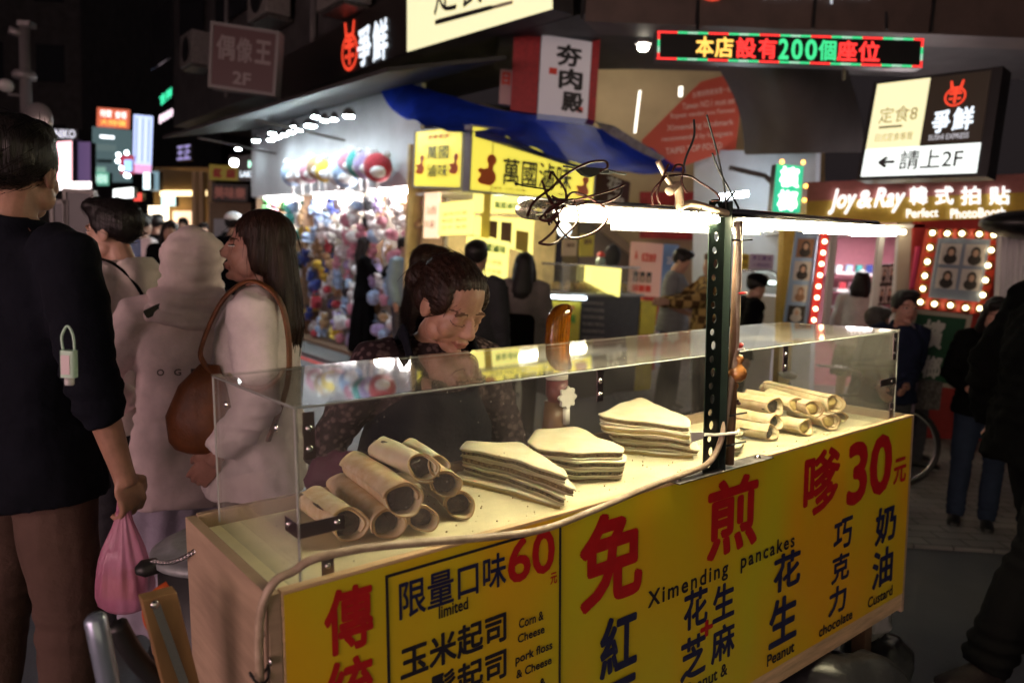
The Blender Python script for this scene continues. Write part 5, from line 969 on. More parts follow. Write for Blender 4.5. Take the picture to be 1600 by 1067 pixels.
crepe_roll(664, 732, 592, 697, .098, .0300, 'crumpled white pancake roll on top of the front pile', seed=7, skin=M_crepe_w, turns=1.9, slant=.9)
crepe_roll(688, 728, 640, 694, .100, .0220, 'loose white pancake flap curled at the top right of the front pile', fill=False, seed=8, skin=M_crepe_w, turns=.8, slant=1.2)
G2 = 'pancake rolls piled at the far end of the case'
crepe_roll(1214, 636, 1128, 620, .052, .0300, 'far pancake roll of the upper row with dark sesame end nearest the post', M_sesame, seed=11, grp=G2)
crepe_roll(1247, 634, 1165, 618, .050, .0270, 'far pancake roll second in the upper row with custard end', M_cust, seed=12, grp=G2)
crepe_roll(1274, 640, 1200, 616, .048, .0270, 'far pancake roll third in the upper row with torn square end', M_cust, seed=13, grp=G2)
crepe_roll(1306, 632, 1195, 604, .046, .0300, 'longest far pancake roll at the back right of the far pile', M_cust, seed=14, grp=G2)
crepe_roll(1207, 676, 1130, 664, .000, .0270, 'far pancake roll on the counter with dark end beside the post', M_sesame, seed=15, grp=G2)
crepe_roll(1214, 660, 1140, 646, .020, .0260, 'far pancake roll squeezed between upper row and counter with dark curl', M_sesame, seed=16, grp=G2)
crepe_roll(1262, 668, 1196, 656, .000, .0270, 'far pancake roll on the counter with ragged open end', M_cust, seed=17, grp=G2)
crepe_roll(1300, 660, 1236, 640, .000, .0270, 'far pancake roll on the counter at the right end of the far pile', M_cust, seed=18, grp=G2)
crepe_roll(1316, 652, 1262, 630, -.010, .0180, 'thin pancake scrap curled at the rightmost end of the far pile', False, seed=19, grp=G2)
def wedge(px, w0, wt, th, label, fill, grp, seed, sh=(0, 0, 0, 1.0), droop=.002):
    """folded pancake piece: pale sheet, filling, pale sheet; px outlines its top face"""
    rr = np.random.default_rng(seed); pts = [cp(x, y, w0, 2)[:2] for x, y in px]; c = np.mean(pts, axis=0); ca, sa = math.cos(sh[2]), math.sin(sh[2])
    pts = [c + sh[3] * np.array([ca * (p - c)[0] - sa * (p - c)[1], sa * (p - c)[0] + ca * (p - c)[1]]) + np.array(sh[:2]) for p in pts]; c = np.mean(pts, axis=0)
    n = len(pts); out = []                             # round the corners
    for i in range(n):
        p0, p1, p2 = pts[i - 1], pts[i], pts[(i + 1) % n]
        for f_ in (0, .25, .5, .75):
            a = p1 * .5 + p0 * .5; b = p1 * .5 + p2 * .5; out.append((1 - f_) ** 2 * (a * .35 + p1 * .65) + 2 * f_ * (1 - f_) * p1 + f_ ** 2 * (b * .35 + p1 * .65))
        m = np.linalg.norm(p2 - p1)
        for f_ in (.35, .5, .65): out.append(p1 * (1 - f_) + p2 * f_)
    out = np.array(out); N = len(out)
    t = empty('folded_pancake', cw(c[0], c[1], wt - th), label, 'folded pancake', grp); org = np.array([c[0], c[1], wt - th])
    ph = rr.uniform(0, 6)
    def zz(p, k): d_ = p - c; return -droop * (np.linalg.norm(d_) / .12) ** 2 + .0022 * math.sin(d_[0] * 38 + ph) + .0015 * math.sin(d_[1] * 50 + ph * 2)
    def layer(z0, z1, inset, m, name, rough=0.0):
        vs = []; rings = [(0.0, z0), (.97, z0), (.998, z0 + (z1 - z0) * .3), (1.0, z0 + (z1 - z0) * .75), (.99, z1), (.85, z1 + .0004), (.45, z1), (0.0, z1)]
        fs = []; idx = []
        for (s_, z) in rings:
            if s_ == 0: vs.append(np.array([c[0], c[1], wt - th + z + zz(c, 0)])); idx.append([len(vs) - 1] * N)
            else:
                row = []
                for k in range(N):
                    p = c + (out[k] - c) * s_ * (1 - inset) + (rr.normal(size=2) * rough if s_ > .9 else 0); vs.append(np.array([p[0], p[1], wt - th + z + zz(p, k)])); row.append(len(vs) - 1)
                idx.append(row)
        for a, b in zip(idx[:-1], idx[1:]):
            for k in range(N):
                q = [a[k], a[(k + 1) % N], b[(k + 1) % N], b[k]]; q = list(dict.fromkeys(q)); fs.append(tuple(q))
        mb = MB(); mb.add([CR @ (v - org) for v in vs], fs); return mb.build(name, m, t, smooth=True)
    s = .0042 if th < .02 else .006
    layer(0, s, .015 + rr.uniform(0, .03), M_crepe_w, 'bottom_sheet'); layer(s * .98, th - s * .98, .035, fill, 'filling', .0012); layer(th - s, th, 0.0, M_crepe_w, 'top_sheet')
    return t
M_pnut = mat('peanut_crumb', (.16, .10, .045), .7, color2=(.52, .38, .18), vscale=150, bump=1.0, bscale=260)
M_blackp = mat('black_sesame_crumb', (.05, .038, .022), .7, color2=(.42, .32, .16), vscale=170, bump=1.0, bscale=260)
S1 = [(716, 698), (729, 687), (812, 687), (884, 733), (888, 743), (800, 717)]
S2 = [(823, 688), (838, 668), (900, 663), (936, 682), (976, 695), (974, 703), (900, 706), (838, 697)]
S3 = [(934, 645), (952, 637), (1000, 616), (1024, 628), (1079, 654), (1079, 663), (1000, 656), (942, 651)]
for gname, S, wt, pieces in (('front folded stack beside the rolls', S1, .050, [(M_blackp, .020, (0, 0, 0, 1), 'flat topped'), (M_pnut, .019, (.006, -.006, .02, 1.04), 'second'), (M_blackp, .020, (-.004, -.008, -.02, .98), 'third'), (M_cust, .017, (-.030, -.010, .10, .92), 'bottom yellow')]),
                             ('middle folded stack', S2, .052, [(M_pnut, .022, (0, 0, 0, 1), 'thick flat topped'), (M_blackp, .021, (.004, -.012, -.03, .98), 'second'), (M_blackp, .021, (.0, -.008, .02, .96), 'third'), (M_pnut, .014, (.0, -.004, .03, .93), 'bottom')]),
                             ('tallest folded stack near the post', S3, .078, [(M_pnut, .022, (0, 0, 0, 1), 'pointed topmost'), (M_cust, .022, (.0, -.004, .01, 1.0), 'second pale'), (M_pnut, .021, (.014, -.012, -.02, .92), 'third'), (M_pnut, .020, (.030, -.016, .02, .95), 'fourth'), (M_cust, .018, (.02, -.010, .05, .9), 'bottom')])):
    z = wt
    for k, (fm, th, sh, nm) in enumerate(pieces):
        wedge(S, wt, z, th, '%s folded pancake of the %s' % (nm, gname), fm, 'folded pancakes of the ' + gname, 50 + k + len(nm), sh); z -= th + .0012
for k, (px, nm) in enumerate(([[(1128, 672), (1150, 664), (1164, 672), (1160, 680), (1135, 682)], 'small loose folded pancake scrap beside the post'], [[(1122, 690), (1150, 682), (1163, 692), (1158, 700), (1130, 702)], 'lower loose folded pancake scrap at the foot of the post'])):
    wedge(px, -.004, -.004 + .002 * k, .016, nm, M_pnut, None, 90 + k)
# crumbs on the tray
mb = MB()
for k in range(220):
    u, v = rng.uniform(.3, 1.9), rng.uniform(.04, .40); mb.ell(CR @ np.array([u, v, -.0265]), rng.uniform(.0008, .0022), nu=5, nv=4)
cr_ = mb.build('crumbs', M_pnut, None, loc=CT); tag(cr_, kind='stuff')
# ================================================================== THINGS ON AND ROUND THE CART
sh_ = MB().lohi((.86, WB + .0005, -.05), (1.22, WB + .14, -.034)).build('back_shelf', M_ply, cart, bevel=.002, loc=LC)
M_amber = mat('amber_plastic', (.60, .20, .008), .12, trans=.8, spec=.6, emit=(.9, .35, .02), es=.0)
ab_ = empty('amber_bottle', cw(1.03, .52, -.034), 'amber translucent bottle standing upside down behind the case with white star cap', 'bottle')
def cl(mb, name, m, parent, org, smooth=True): mb.v = [tuple(CR @ (np.asarray(v) - org)) for v in mb.v]; return mb.build(name, m, parent, smooth)
org = np.array([1.03, .52, -.034])
mb = MB(); secs = []
for z, r in ((.185, .026), (.20, .036), (.22, .038), (.28, .039), (.34, .039), (.365, .035), (.378, .026), (.384, .010)):
    sl = .0 if z < .33 else (z - .33) * .5
    secs.append(((1.03 + sl, .52, z), r * 1.0, r * .7))
mb.loft(secs, 20); cl(mb, 'bottle', M_amber, ab_, org)
cl(MB().lathe([(.030, .165), (.033, .168), (.033, .19), (.029, .192)], (1.03, .52, 0), 20), 'neck_ring', mat('white_plastic', (.70, .68, .64), .4), ab_, org)
cl(MB().lathe([(.026, .10), (.033, .12), (.032, .164)], (1.03, .52, 0), 18), 'red_collar', mat('red_plastic', (.12, .025, .03), .4), ab_, org)
mb = MB(); pts = []
for k in range(64): a = 2 * math.pi * k / 64; r = .030 * (1 + .14 * math.cos(8 * a)); pts.append((1.03 + .012 + r * math.cos(a), .483, .115 + r * math.sin(a)))
mb.prism(pts, (0, .010, 0)); cl(mb, 'star_cap', bpy.data.materials['white_plastic'], ab_, org, False)
cl(MB().rbox((1.032, .484, .035), (1.052, .500, .082), .006, 2), 'nozzle', bpy.data.materials['white_plastic'], ab_, org)
cl(MB().lathe([(.036, -.034), (.038, .02), (.030, .10)], (1.03, .53, 0), 18), 'jar_base', mat('brown_jar', (.14, .07, .035), .3), ab_, org)
# lidded metal pot hung at the left end
def ctob(u, v, w_): return cw(u, v, w_)
M_pot = mat('dull_aluminium', (.24, .26, .27), .5, .35, var=.25, vscale=14, bump=.12, bscale=60); M_potd = mat('sooty_metal', (.03, .03, .032), .5, .5)
pc = np.array([.115, .64, 0]); org = np.array([pc[0], pc[1], -.51]); pt_ = empty('metal_pot', cw(*org), 'dull metal pot with domed lid and black handle at the left end of the cart', 'pot')
R_ = .162
cl(MB().lathe([(R_ * .92, -.51), (R_ * .94, -.49), (R_ * .94, -.16)], (pc[0], pc[1], 0), 36), 'pot_body', M_potd, pt_, org)
cl(MB().lathe([(R_, -.16), (R_ * 1.03, -.155), (R_ * 1.03, -.145), (R_ * .96, -.138), (R_ * .80, -.130), (R_ * .78, -.124), (R_ * .72, -.122), (R_ * .3, -.112), (.004, -.11)], (pc[0], pc[1], 0), 40), 'lid', M_pot, pt_, org)
hp = cp(234, 882, -.15, 2); cl(MB().loft([((hp[0] + .05, hp[1], -.16), .014, .02, (0, 1, 0), (0, 0, 1)), ((hp[0] + .02, hp[1], -.155), .024, .016, (0, 1, 0), (0, 0, 1)), ((hp[0] - .015, hp[1] - .006, -.153), .026, .017, (0, 1, 0), (0, 0, 1)), ((hp[0] - .03, hp[1] - .01, -.153), .012, .008, (0, 1, 0), (0, 0, 1))], 14), 'handle', M_black, pt_, org)
mb = MB(); a, b = cp(236, 876, -.12, 2), np.array([-.0225, .40, -.055]); n = 26                     # chain links
ch = empty('lid_chain', cw(*a), 'thin steel chain running from the pot handle to the wooden end board', 'chain')
for k in range(n):
    c = a + (b - a) * (k + .5) / n; c[2] -= .012 * math.sin(math.pi * (k + .5) / n); d = unit(b - a); s_ = np.cross(d, [0, 0, 1]); u2 = np.array([0, 0, 1.0]) if k % 2 else s_
    mb.tube([c + d * .0095 * math.cos(t_) + u2 * .0045 * math.sin(t_) for t_ in np.linspace(0, 2 * math.pi, 9)], .0013, 5)
cl(mb, 'links', M_steel, ch, a)
hs_ = [cp(x, y, .30, 1) for x, y in ((262, 912), (240, 928), (228, 950), (232, 975), (246, 990))]; h_ = empty('gas_hose', cw(*hs_[0]), 'orange gas hose curving below the metal pot', 'hose'); cl(MB().tube(smoothpath(hs_), .0065, 8), 'hose', mat('orange_rubber', (.45, .07, .012), .45), h_, hs_[0])
# wooden bracket with steel strip, and the push handle of bent tube
wb = [cp(x, y, .16, 1) for x, y in ((222, 938), (276, 924), (318, 1090), (266, 1110))]; M_brk = mat('orange_wood', (.30, .17, .07), .6, var=.25, vscale=12, stretch=(1, 1, .2))
mb = MB(); mb.prism(wb, (0, .03, 0)); o_ = mb.build('wood_bracket', M_brk, cart, bevel=.002, loc=LC)
ws = [cp(x, y, .155, 1) for x, y in ((236, 945), (249, 940), (302, 1085), (288, 1090))]; MB().prism(ws, (0, -.004, 0)).build('steel_strip', M_steel, o_)
c_ = cp(242, 944, .148, 1); MB().lathe([(.007, 0), (.007, .002), (.004, .005), (.0004, .0055)], c_, 12, np.array(frame_for((0, -1, 0))).T).build('screw', M_steel, o_, smooth=True)
hb = [cp(147, 960, .10, 1), cp(149, 966, .10, 1), cp(160, 1020, .10, 1), cp(174, 1088, .10, 1), cp(190, 1170, .10, 1)]
MB().tube(hb, [.010] + [.0155] * 4, 14).build('push_handle', mat('bluish_chrome', (.30, .36, .46), .25, .6), cart, smooth=True, loc=LC)
MB().tube(smoothpath([cp(182, 975, .2, 1), cp(215, 1030, .2, 1), cp(262, 1075, .2, 1), cp(300, 1100, .2, 1)]), .016, 8).build('black_grip', M_black, cart, smooth=True, loc=LC)
# bags and wheels below the right end
bgm = mat('black_plastic_bag', (.012, .012, .014), .3, bump=.5, bscale=30)
def crumple(c, r, name, m, label, seed, sq=(1, 1, .7)):
    mb = MB(); mb.ell((0, 0, 0), (r * sq[0], r * sq[1], r * sq[2]), nu=28, nv=18); o = mb.build(name, m, None, smooth=True, loc=c); displace(o.data, lambda co, no: no * (wav(co, 7 / r, seed) * r * .10 + wav(co, 16 / r, seed + 1) * r * .05)[:, None]); return tag(o, label, 'bag')
crumple(cw(1.70, -.03, -.80), .17, 'trash_bag', bgm, 'black plastic bag bulging below the right part of the yellow panel', 4, (1.3, .8, .75)); crumple(cw(2.10, .10, -.73), .085, 'trash_bag', mat('grey_bag', (.25, .25, .25), .4, bump=.4, bscale=40), 'pale crumpled bag at the right lower corner of the cart', 9, (.9, .9, .9)); crumple(cw(2.10, .06, -.86), .12, 'trash_bag', bgm, 'dark crumpled bag hanging beneath the pale one at the cart corner', 12)
for u in (.35, 1.75):
    t_ = MB().lathe([(.10, -.02), (.115, -.018), (.125, 0), (.115, .018), (.10, .02)], (u, .23, -.905), 24, np.array(frame_for((1, 0, 0))).T).build('wheel', M_black, cart, smooth=True, loc=LC); MB().lathe([(.098, -.012), (.03, -.02), (.03, .02), (.098, .012)], (u, .23, -.905), 20, np.array(frame_for((1, 0, 0))).T).build('rim', M_steel, t_)
MB().tube([(.35, .23, -.905), (1.75, .23, -.905)], .012, 8).build('axle', M_iron, cart, loc=LC)
# bicycle beyond the right end
bk = Thing('bicycle', G(1430, 745), 'bicycle standing beyond the right end of the cart, black tyre showing', 'bicycle'); wc = P(1398, 697, 5.4); bz = .31; wc[2] = bz + .005; dirb = unit(np.array([-1.0, .15, 0])); 
def bp_(a, z): return np.array([wc[0] + dirb[0] * a, wc[1] + dirb[1] * a, z])
for a in (0, 1.02):
    ring = [bp_(a + .30 * math.cos(t_), bz + .30 * math.sin(t_)) for t_ in np.linspace(0, 2 * math.pi, 40)]; w_o = bk.part('wheel', MB().tube(ring, .018, 8), M_black, True)
    w_o2 = MB().tube([np.asarray(p) - bk.c for p in [bp_(a + .278 * math.cos(t_), bz + .278 * math.sin(t_)) for t_ in np.linspace(0, 2 * math.pi, 40)]], .009, 6).build('rim', M_steel, w_o, True); sp = MB()
    for k in range(14): sp.tube([bp_(a, bz) - bk.c, bp_(a + .275 * math.cos(k * .449), bz + .275 * math.sin(k * .449)) - bk.c], .0012, 4)
    sp.build('spokes', M_steel, w_o)
BKF = mat('dark_bike_paint', (.02, .03, .06), .35); bk.part('frame', MB().tube([bp_(0, bz), bp_(.18, .62), bp_(.22, .78)], .014, 8).tube([bp_(.18, .62), bp_(.62, .32), bp_(1.02, bz)], .014, 8).tube([bp_(.62, .32), bp_(.78, .72), bp_(1.02, bz)], .012, 8).tube([bp_(.2, .68), bp_(.74, .62)], .013, 8), BKF, True)
bk.part('handlebar', MB().tube([bp_(.22, .78), bp_(.2, .84), bp_(.2, .84) + [-.25, .08, .02], bp_(.3, .84) + [-.28, .1, .02]], .011, 8).tube([bp_(.2, .84), bp_(.2, .84) + [.25, -.08, .02]], .011, 8), M_steel, True); bk.part('saddle', MB().ell(bp_(.8, .78), (.06, .12, .03), nu=12), M_black, True); bk.part('basket', MB().box(bp_(-.08, .72), (.28, .24, .2)), M_iron)
# ================================================================== PEOPLE
def rotx(a): c, s = math.cos(a), math.sin(a); return np.array([[1, 0, 0], [0, c, -s], [0, s, c]])
def roty(a): c, s = math.cos(a), math.sin(a); return np.array([[c, 0, s], [0, 1, 0], [-s, 0, c]])
def rotz(a): c, s = math.cos(a), math.sin(a); return np.array([[c, -s, 0], [s, c, 0], [0, 0, 1]])
SKIN = {'fair': mat('skin_fair', (.42, .25, .18), .5, var=.10, vscale=25, sss=.12), 'warm': mat('skin_warm', (.33, .18, .125), .48, var=.14, vscale=30, sss=.12, bump=.06, bscale=220), 'rosy': mat('skin_rosy', (.40, .205, .16), .5, var=.10, vscale=25, sss=.12)}
M_lip = mat('lips', (.27, .095, .08), .45); M_brow = mat('brow_hair', (.10, .055, .04), .9, spec=.1); M_eye = mat('dark_eye', (.015, .010, .008), .25); M_white = mat('eye_white', (.55, .52, .50), .3); M_fold = mat('skin_fold', (.22, .11, .075), .55); M_lash = mat('lash', (.12, .062, .045), .8)
HAIR = {'black': mat('black_hair', (.010, .008, .008), .38, var=.4, vscale=60, stretch=(1, 1, .06), bump=.5, bscale=180, spec=.25), 'brown': mat('brown_hair', (.020, .009, .006), .42, var=.5, vscale=60, stretch=(1, 1, .06), bump=.5, bscale=180, spec=.22), 'auburn': mat('auburn_hair', (.075, .028, .012), .38, var=.45, vscale=60, stretch=(1, 1, .05), bump=.5, bscale=180), 'grey': mat('grey_hair', (.06, .055, .05), .5, var=.4, vscale=60, bump=.4, bscale=160)}
def cloth(name, c, **k):
    if name in bpy.data.materials: return bpy.data.materials[name]
    kw = dict(rough=.85, var=.12, vscale=9, bump=.40, bscale=42, spec=.15); kw.update(k); r_ = kw.pop('rough'); return mat(name, c, r_, **kw)
def person(px, py, Y, yaw, label, top=None, bottom=None, hair='black', style='short', skin='fair', sleeve=1.0, vox=.016, pose=None, lean=0, hpitch=0, hyaw=0, hroll=0, hs=1.0, face=0, build_=1.0, hem=.84, skirt=None, hood=None, fringe=True, locks=True, group=None, collar=None, shoes=None, eyes='open', topfit=1.0, sit=False, wrinkle=1.0, hands=True, long_to=1.18, bun=None, cap=None, scale=None, seed=0, side_lean=0):
    """one standing or sitting figure; px, py: middle of the head in the photograph, Y its distance"""
    pose = pose or {}; L_ = rotx(math.radians(lean)) @ roty(math.radians(side_lean)); piv = np.array([0, 0, .95]); dz = -.40 if sit else 0.0
    def up(p): return L_ @ (np.asarray(p, float) - piv) + piv + np.array([0, 0, dz])       # upper body follows the lean
    b = build_
    J = {'hipL': (.09 * b, 0, .90 + dz), 'hipR': (-.09 * b, 0, .90 + dz), 'knL': (.10, -.015, .49), 'knR': (-.10, -.015, .49), 'anL': (.10, .02, .085), 'anR': (-.10, .02, .085),
         'shL': up((.172 * b, .012, 1.395)), 'shR': up((-.172 * b, .012, 1.395)), 'elL': up((.225 * b, .03, 1.125)), 'elR': up((-.225 * b, .03, 1.125)), 'wrL': up((.235 * b, -.05, .885)), 'wrR': up((-.235 * b, -.05, .885))}
    if sit: J.update({'knL': (.13, -.40, .50), 'knR': (-.13, -.40, .50), 'anL': (.13, -.38, .09), 'anR': (-.13, -.38, .09)})
    for k, v in pose.items():
        if k in J: J[k] = np.asarray(v, float)
    for k in J: J[k] = np.asarray(J[k], float)
    nb = up((0, .012, 1.445)); Hm = rotz(math.radians(hyaw)) @ L_ @ rotx(math.radians(hpitch)) @ roty(math.radians(hroll)) if True else None
    hc = nb + L_ @ np.array([0, -.012, .03]) + Hm @ np.array([0, -.012, .105]) * hs
    wp = P(px, py, Y); s = scale or wp[2] / hc[2]; yw = math.radians(yaw); Rz = rotz(yw)
    off = Rz @ (hc * s); loc = np.array([wp[0] - off[0], wp[1] - off[1], 0.0 if scale is None else wp[2] - off[2]])
    root = empty('person', loc, label, 'person', group, yw); root.scale = (s, s, s)
    info = dict(root=root, J=J, hc=hc, Hm=Hm, s=s, up=up, Rz=Rz, loc=loc)
    print('PERSON h=%.2f at %.2f %.2f  %s' % (s * 1.70, loc[0], loc[1], label[:40]))
    def toph(c): return hc + Hm @ (np.asarray(c, float) * hs)
    # ---------------- body
    mb = MB(); X = np.array([1.0, 0, 0]); U = L_ @ np.array([0, 0, 1.0]); Yd = L_ @ np.array([0, 1.0, 0]); Xd = L_ @ X
    def sec(c, rx, ry, upper=True): return (up(c), rx * b, ry * b, Xd, Yd) if upper else (np.array(c) + [0, 0, dz], rx * b, ry * b)
    torso = [sec((0, 0, .80), .135, .095, False), sec((0, 0, .90), .150, .105, False), sec((0, 0, 1.04), .128, .090), sec((0, -.005, 1.22), .142, .100), sec((0, 0, 1.34), .150, .092), sec((0, .008, 1.42), .105, .070), sec((0, .012, 1.465), .055, .052)]
    mb.loft(torso, 20)
    mb.tube([nb - U * .03, nb + U * .03, hc - Hm @ np.array([0, 0, .04])], [.058, .050, .050], 14)
    for S_ in 'LR':
        sg = 1 if S_ == 'L' else -1
        mb.tube([J['sh' + S_] - Xd * .04 * sg, J['sh' + S_], J['el' + S_] * .5 + J['sh' + S_] * .5, J['el' + S_], J['el' + S_] * .6 + J['wr' + S_] * .4, J['wr' + S_]], [.05, .050 * b, .042 * b, .036, .035, .025], 12)
        mb.tube([J['hip' + S_] + [0, 0, .03], J['hip' + S_] * .5 + J['kn' + S_] * .5, J['kn' + S_], J['kn' + S_] * .6 + J['an' + S_] * .4, J['an' + S_]], [.088 * b, .075 * b, .055, .054, .036], 12)
        fd = pose.get('foot' + S_, (0.05 * sg, -1, 0)); fd = unit(fd); a = J['an' + S_]; mb.tube([a + fd * -.05 + [0, 0, -.045], a + fd * .02 + [0, 0, -.045], a + fd * .10 + [0, 0, -.055], a + fd * .17 + [0, 0, -.06]], [.034, .038, .034, .022], 10)
        if hands:
            w = J['wr' + S_]; d = unit(w - J['el' + S_]); hd = unit(pose.get('hand' + S_, d)); cu = pose.get('curl' + S_, .45); inn = unit(pose.get('palm' + S_, Xd * -sg)); inn = unit(inn - hd * np.dot(inn, hd)); sd = np.cross(hd, inn)
            if np.dot(sd, [0, -1, 0]) < 0: sd = -sd           # thumb side to the front
            pc = w + hd * .045; mb.ell(pc, (.012, .040, .046), np.array([inn, sd, hd]).T, nu=12, nv=8); mb.tube([w - d * .02, w + hd * .03], [.026, .026], 10)
            for k, (o_, ln) in enumerate(((.030, .072), (.010, .080), (-.010, .074), (-.029, .058))):
                p = pc + hd * .036 + sd * o_; dd = hd.copy(); pts = [p - hd * .02, p]
                for j, f_ in enumerate((.45, .32, .23)):
                    an_ = cu * (j + 1) * .75; dd = hd * math.cos(an_) + inn * math.sin(an_); pts.append(pts[-1] + dd * ln * f_)
                mb.tube(pts, [.0095, .0092, .0085, .0078, .006], 8)
            p = w + hd * .022 + sd * .030; mb.tube([p - sd * .012, p + sd * .014 + hd * .016, p + sd * .02 + hd * .042 + inn * .014, p + sd * .014 + hd * .064 + inn * .024], [.013, .0115, .010, .007], 8)
    def E(c, r): mb.ell(toph(c), np.array(r) * hs, Hm, nu=20, nv=14)
    E((0, .014, .034), (.074, .092, .084)); E((0, -.020, -.028), (.063, .070, .080)); E((0, -.050, -.088), (.033, .030, .026))
    for q in (-1, 1): E((q * .036, -.050, -.032), (.027, .028, .032)); E((q * .045, -.02, -.062), (.022, .035, .03)); E((q * .075, .012, -.010), (.011, .022, .033))
    if face:
        mb.tube([toph((0, -.084, .014)), toph((0, -.096, -.010)), toph((0, -.106, -.026))], [.0085 * hs, .0105 * hs, .0135 * hs], 12); mb.ell(toph((0, -.103, -.029)), np.array((.016, .011, .010)) * hs, Hm, nu=14, nv=10)
        for q in (-1, 1):
            E((q * .0125, -.094, -.031), (.0095, .011, .009)); E((q * .030, -.0725, .020), (.025, .0085, .010)); E((q * .031, -.0715, .001), (.0165, .0120, .0100))
        E((0, -.0885, -.0575), (.0225, .0125, .0065)); E((0, -.0865, -.069), (.0195, .0125, .0075)); E((0, -.078, -.094), (.019, .016, .014))
    me = remeshed(mb, vox if not face else min(vox, .0045), 3 if face else 2)
    hmI = Hm.T / hs
    if face:
        def fdisp(co, no):
            q = (co - hc) @ hmI.T; d = np.zeros(len(co)); near = (np.linalg.norm(q, axis=1) < .16)
            for sx in (-1, 1):
                d -= .0045 * np.exp(-(((q[:, 0] - sx * .017) / .008) ** 2 + ((q[:, 2] - .004) / .009) ** 2)) * (q[:, 1] < -.05)          # inner eye corners
                d -= (.0016 if eyes == 'open' else .0005) * np.exp(-(((q[:, 0] - sx * .031) / .016) ** 2 + ((q[:, 2] + .0105) / .0022) ** 2)) * (q[:, 1] < -.05)       # under the lid
                d -= .0018 * np.exp(-((np.abs(q[:, 0] - sx * (.024 + .45 * (-.03 - q[:, 2]))) / .0035) ** 2)) * (q[:, 2] < -.03) * (q[:, 2] > -.066) * (q[:, 1] < -.05)
            d -= .0022 * np.exp(-((q[:, 2] + .0632) / .0014) ** 2 - (q[:, 0] / .022) ** 2) * (q[:, 1] < -.06)
            d -= .003 * np.exp(-((q[:, 2] + .080) / .005) ** 2 - (q[:, 0] / .02) ** 2) * (q[:, 1] < -.05)
            return no * (d * near * hs)[:, None]
        displace(me, fdisp)
    mats_ = [SKIN[skin], M_lip, M_brow, M_eye, M_white, M_fold, M_lash]
    for m in mats_: me.materials.append(m)
    if face:
        n = len(me.polygons); ce = np.empty(n * 3); me.polygons.foreach_get('center', ce); q = (ce.reshape(-1, 3) - hc) @ hmI.T; mi = np.zeros(n, int); fr = q[:, 1] < -.045
        ax = np.abs(q[:, 0]); lips = fr & (ax < .0235) & (q[:, 2] < -.0515) & (q[:, 2] > -.0755) & (((ax / .0235) ** 2 + ((q[:, 2] + .0635) / .0115) ** 2) < 1) & (q[:, 1] < -.07); mi[lips] = 1
        bz = .0265 - .22 * (ax - .030) ** 2 / .02 * 1.0; mi[fr & (ax > .013) & (ax < .053) & (np.abs(q[:, 2] - bz) < .0030 - .03 * np.maximum(0, ax - .040))] = 2
        ez = .001 + .0016 * (1 - ((ax - .031) / .015) ** 2)
        if eyes == 'open':
            op = fr & (((ax - .031) / .0145) ** 2 + ((q[:, 2] - .001) / .0046) ** 2 < 1); mi[op] = 4; mi[fr & (((ax - .031) / .0062) ** 2 + ((q[:, 2] - .001) / .0058) ** 2 < 1)] = 3; mi[fr & (np.abs(ax - .031) < .0155) & (np.abs(q[:, 2] - ez - .0035) < .0016)] = 3
        else:
            lid = -.0055 - .0045 * (1 - ((ax - .031) / .016) ** 2); mi[fr & (np.abs(ax - .031) < .0165) & (np.abs(q[:, 2] - lid) < .0017)] = 6
        mi[fr & (np.abs(q[:, 2] + .0632) < .0013) & (ax < .022) & (q[:, 1] < -.07)] = 5
        me.polygons.foreach_set('material_index', mi.astype(np.int32))
    link('body', me, root, True)
    # ---------------- clothes
    tv = max(.009, vox)
    if top is not None:
        mb = MB(); f_ = .018 * topfit; hz = hem
        secs = [sec((0, 0, hz), .186 + f_ * .9, .136 + f_, hz > .95), sec((0, 0, max(hz + .04, .96)), .166 + f_ * .9, .122 + f_), sec((0, 0, 1.06), .138 + f_ * 1.2, .098 + f_ * 1.2), sec((0, -.005, 1.22), .150 + f_, .106 + f_), sec((0, 0, 1.34), .158 + f_ * .8, .098 + f_ * .8), sec((0, .008, 1.418), .118 + f_ * .5, .078 + f_ * .4), sec((0, .014, 1.455), .066, .064)]
        if hz > .97: secs.pop(1)
        mb.loft(secs, 24)
        for S_ in 'LR':
            sg = 1 if S_ == 'L' else -1; sh, el, wr = J['sh' + S_], J['el' + S_], J['wr' + S_]
            r0 = (.058 + f_ * .6) * b; pts = [sh - Xd * .05 * sg, sh, sh * .5 + el * .5]; rad = [r0, r0, .052 * b + f_ * .6]
            if sleeve > .5: pts += [el]; rad += [.046 * b + f_ * .6]
            if sleeve > .6: e_ = el + (wr - el) * (sleeve - .5) * 2; pts += [el * .5 + e_ * .5, e_]; rad += [.044 + f_ * .55, .036 + f_ * .45]
            mb.tube(pts, rad, 14)
        if collar: mb.tube([toph((0, 0, 0)) * 0 + nb + U * .0 + Xd * .062 * math.cos(t_) + Yd * .060 * math.sin(t_) + U * (.012 + .012 * math.sin(t_)) for t_ in np.linspace(0, 2 * math.pi, 22)], collar, 8)
        if hood == 'down': mb.loft([(nb + Yd * .055 + U * .02, .11, .05, Xd, U * .6 + Yd * .6), (nb + Yd * .10 - U * .04, .115, .055, Xd, U * .6 + Yd * .6), (nb + Yd * .11 - U * .12, .07, .04, Xd, U * .4 + Yd * .8)], 16)
        me = remeshed(mb, tv, 3)
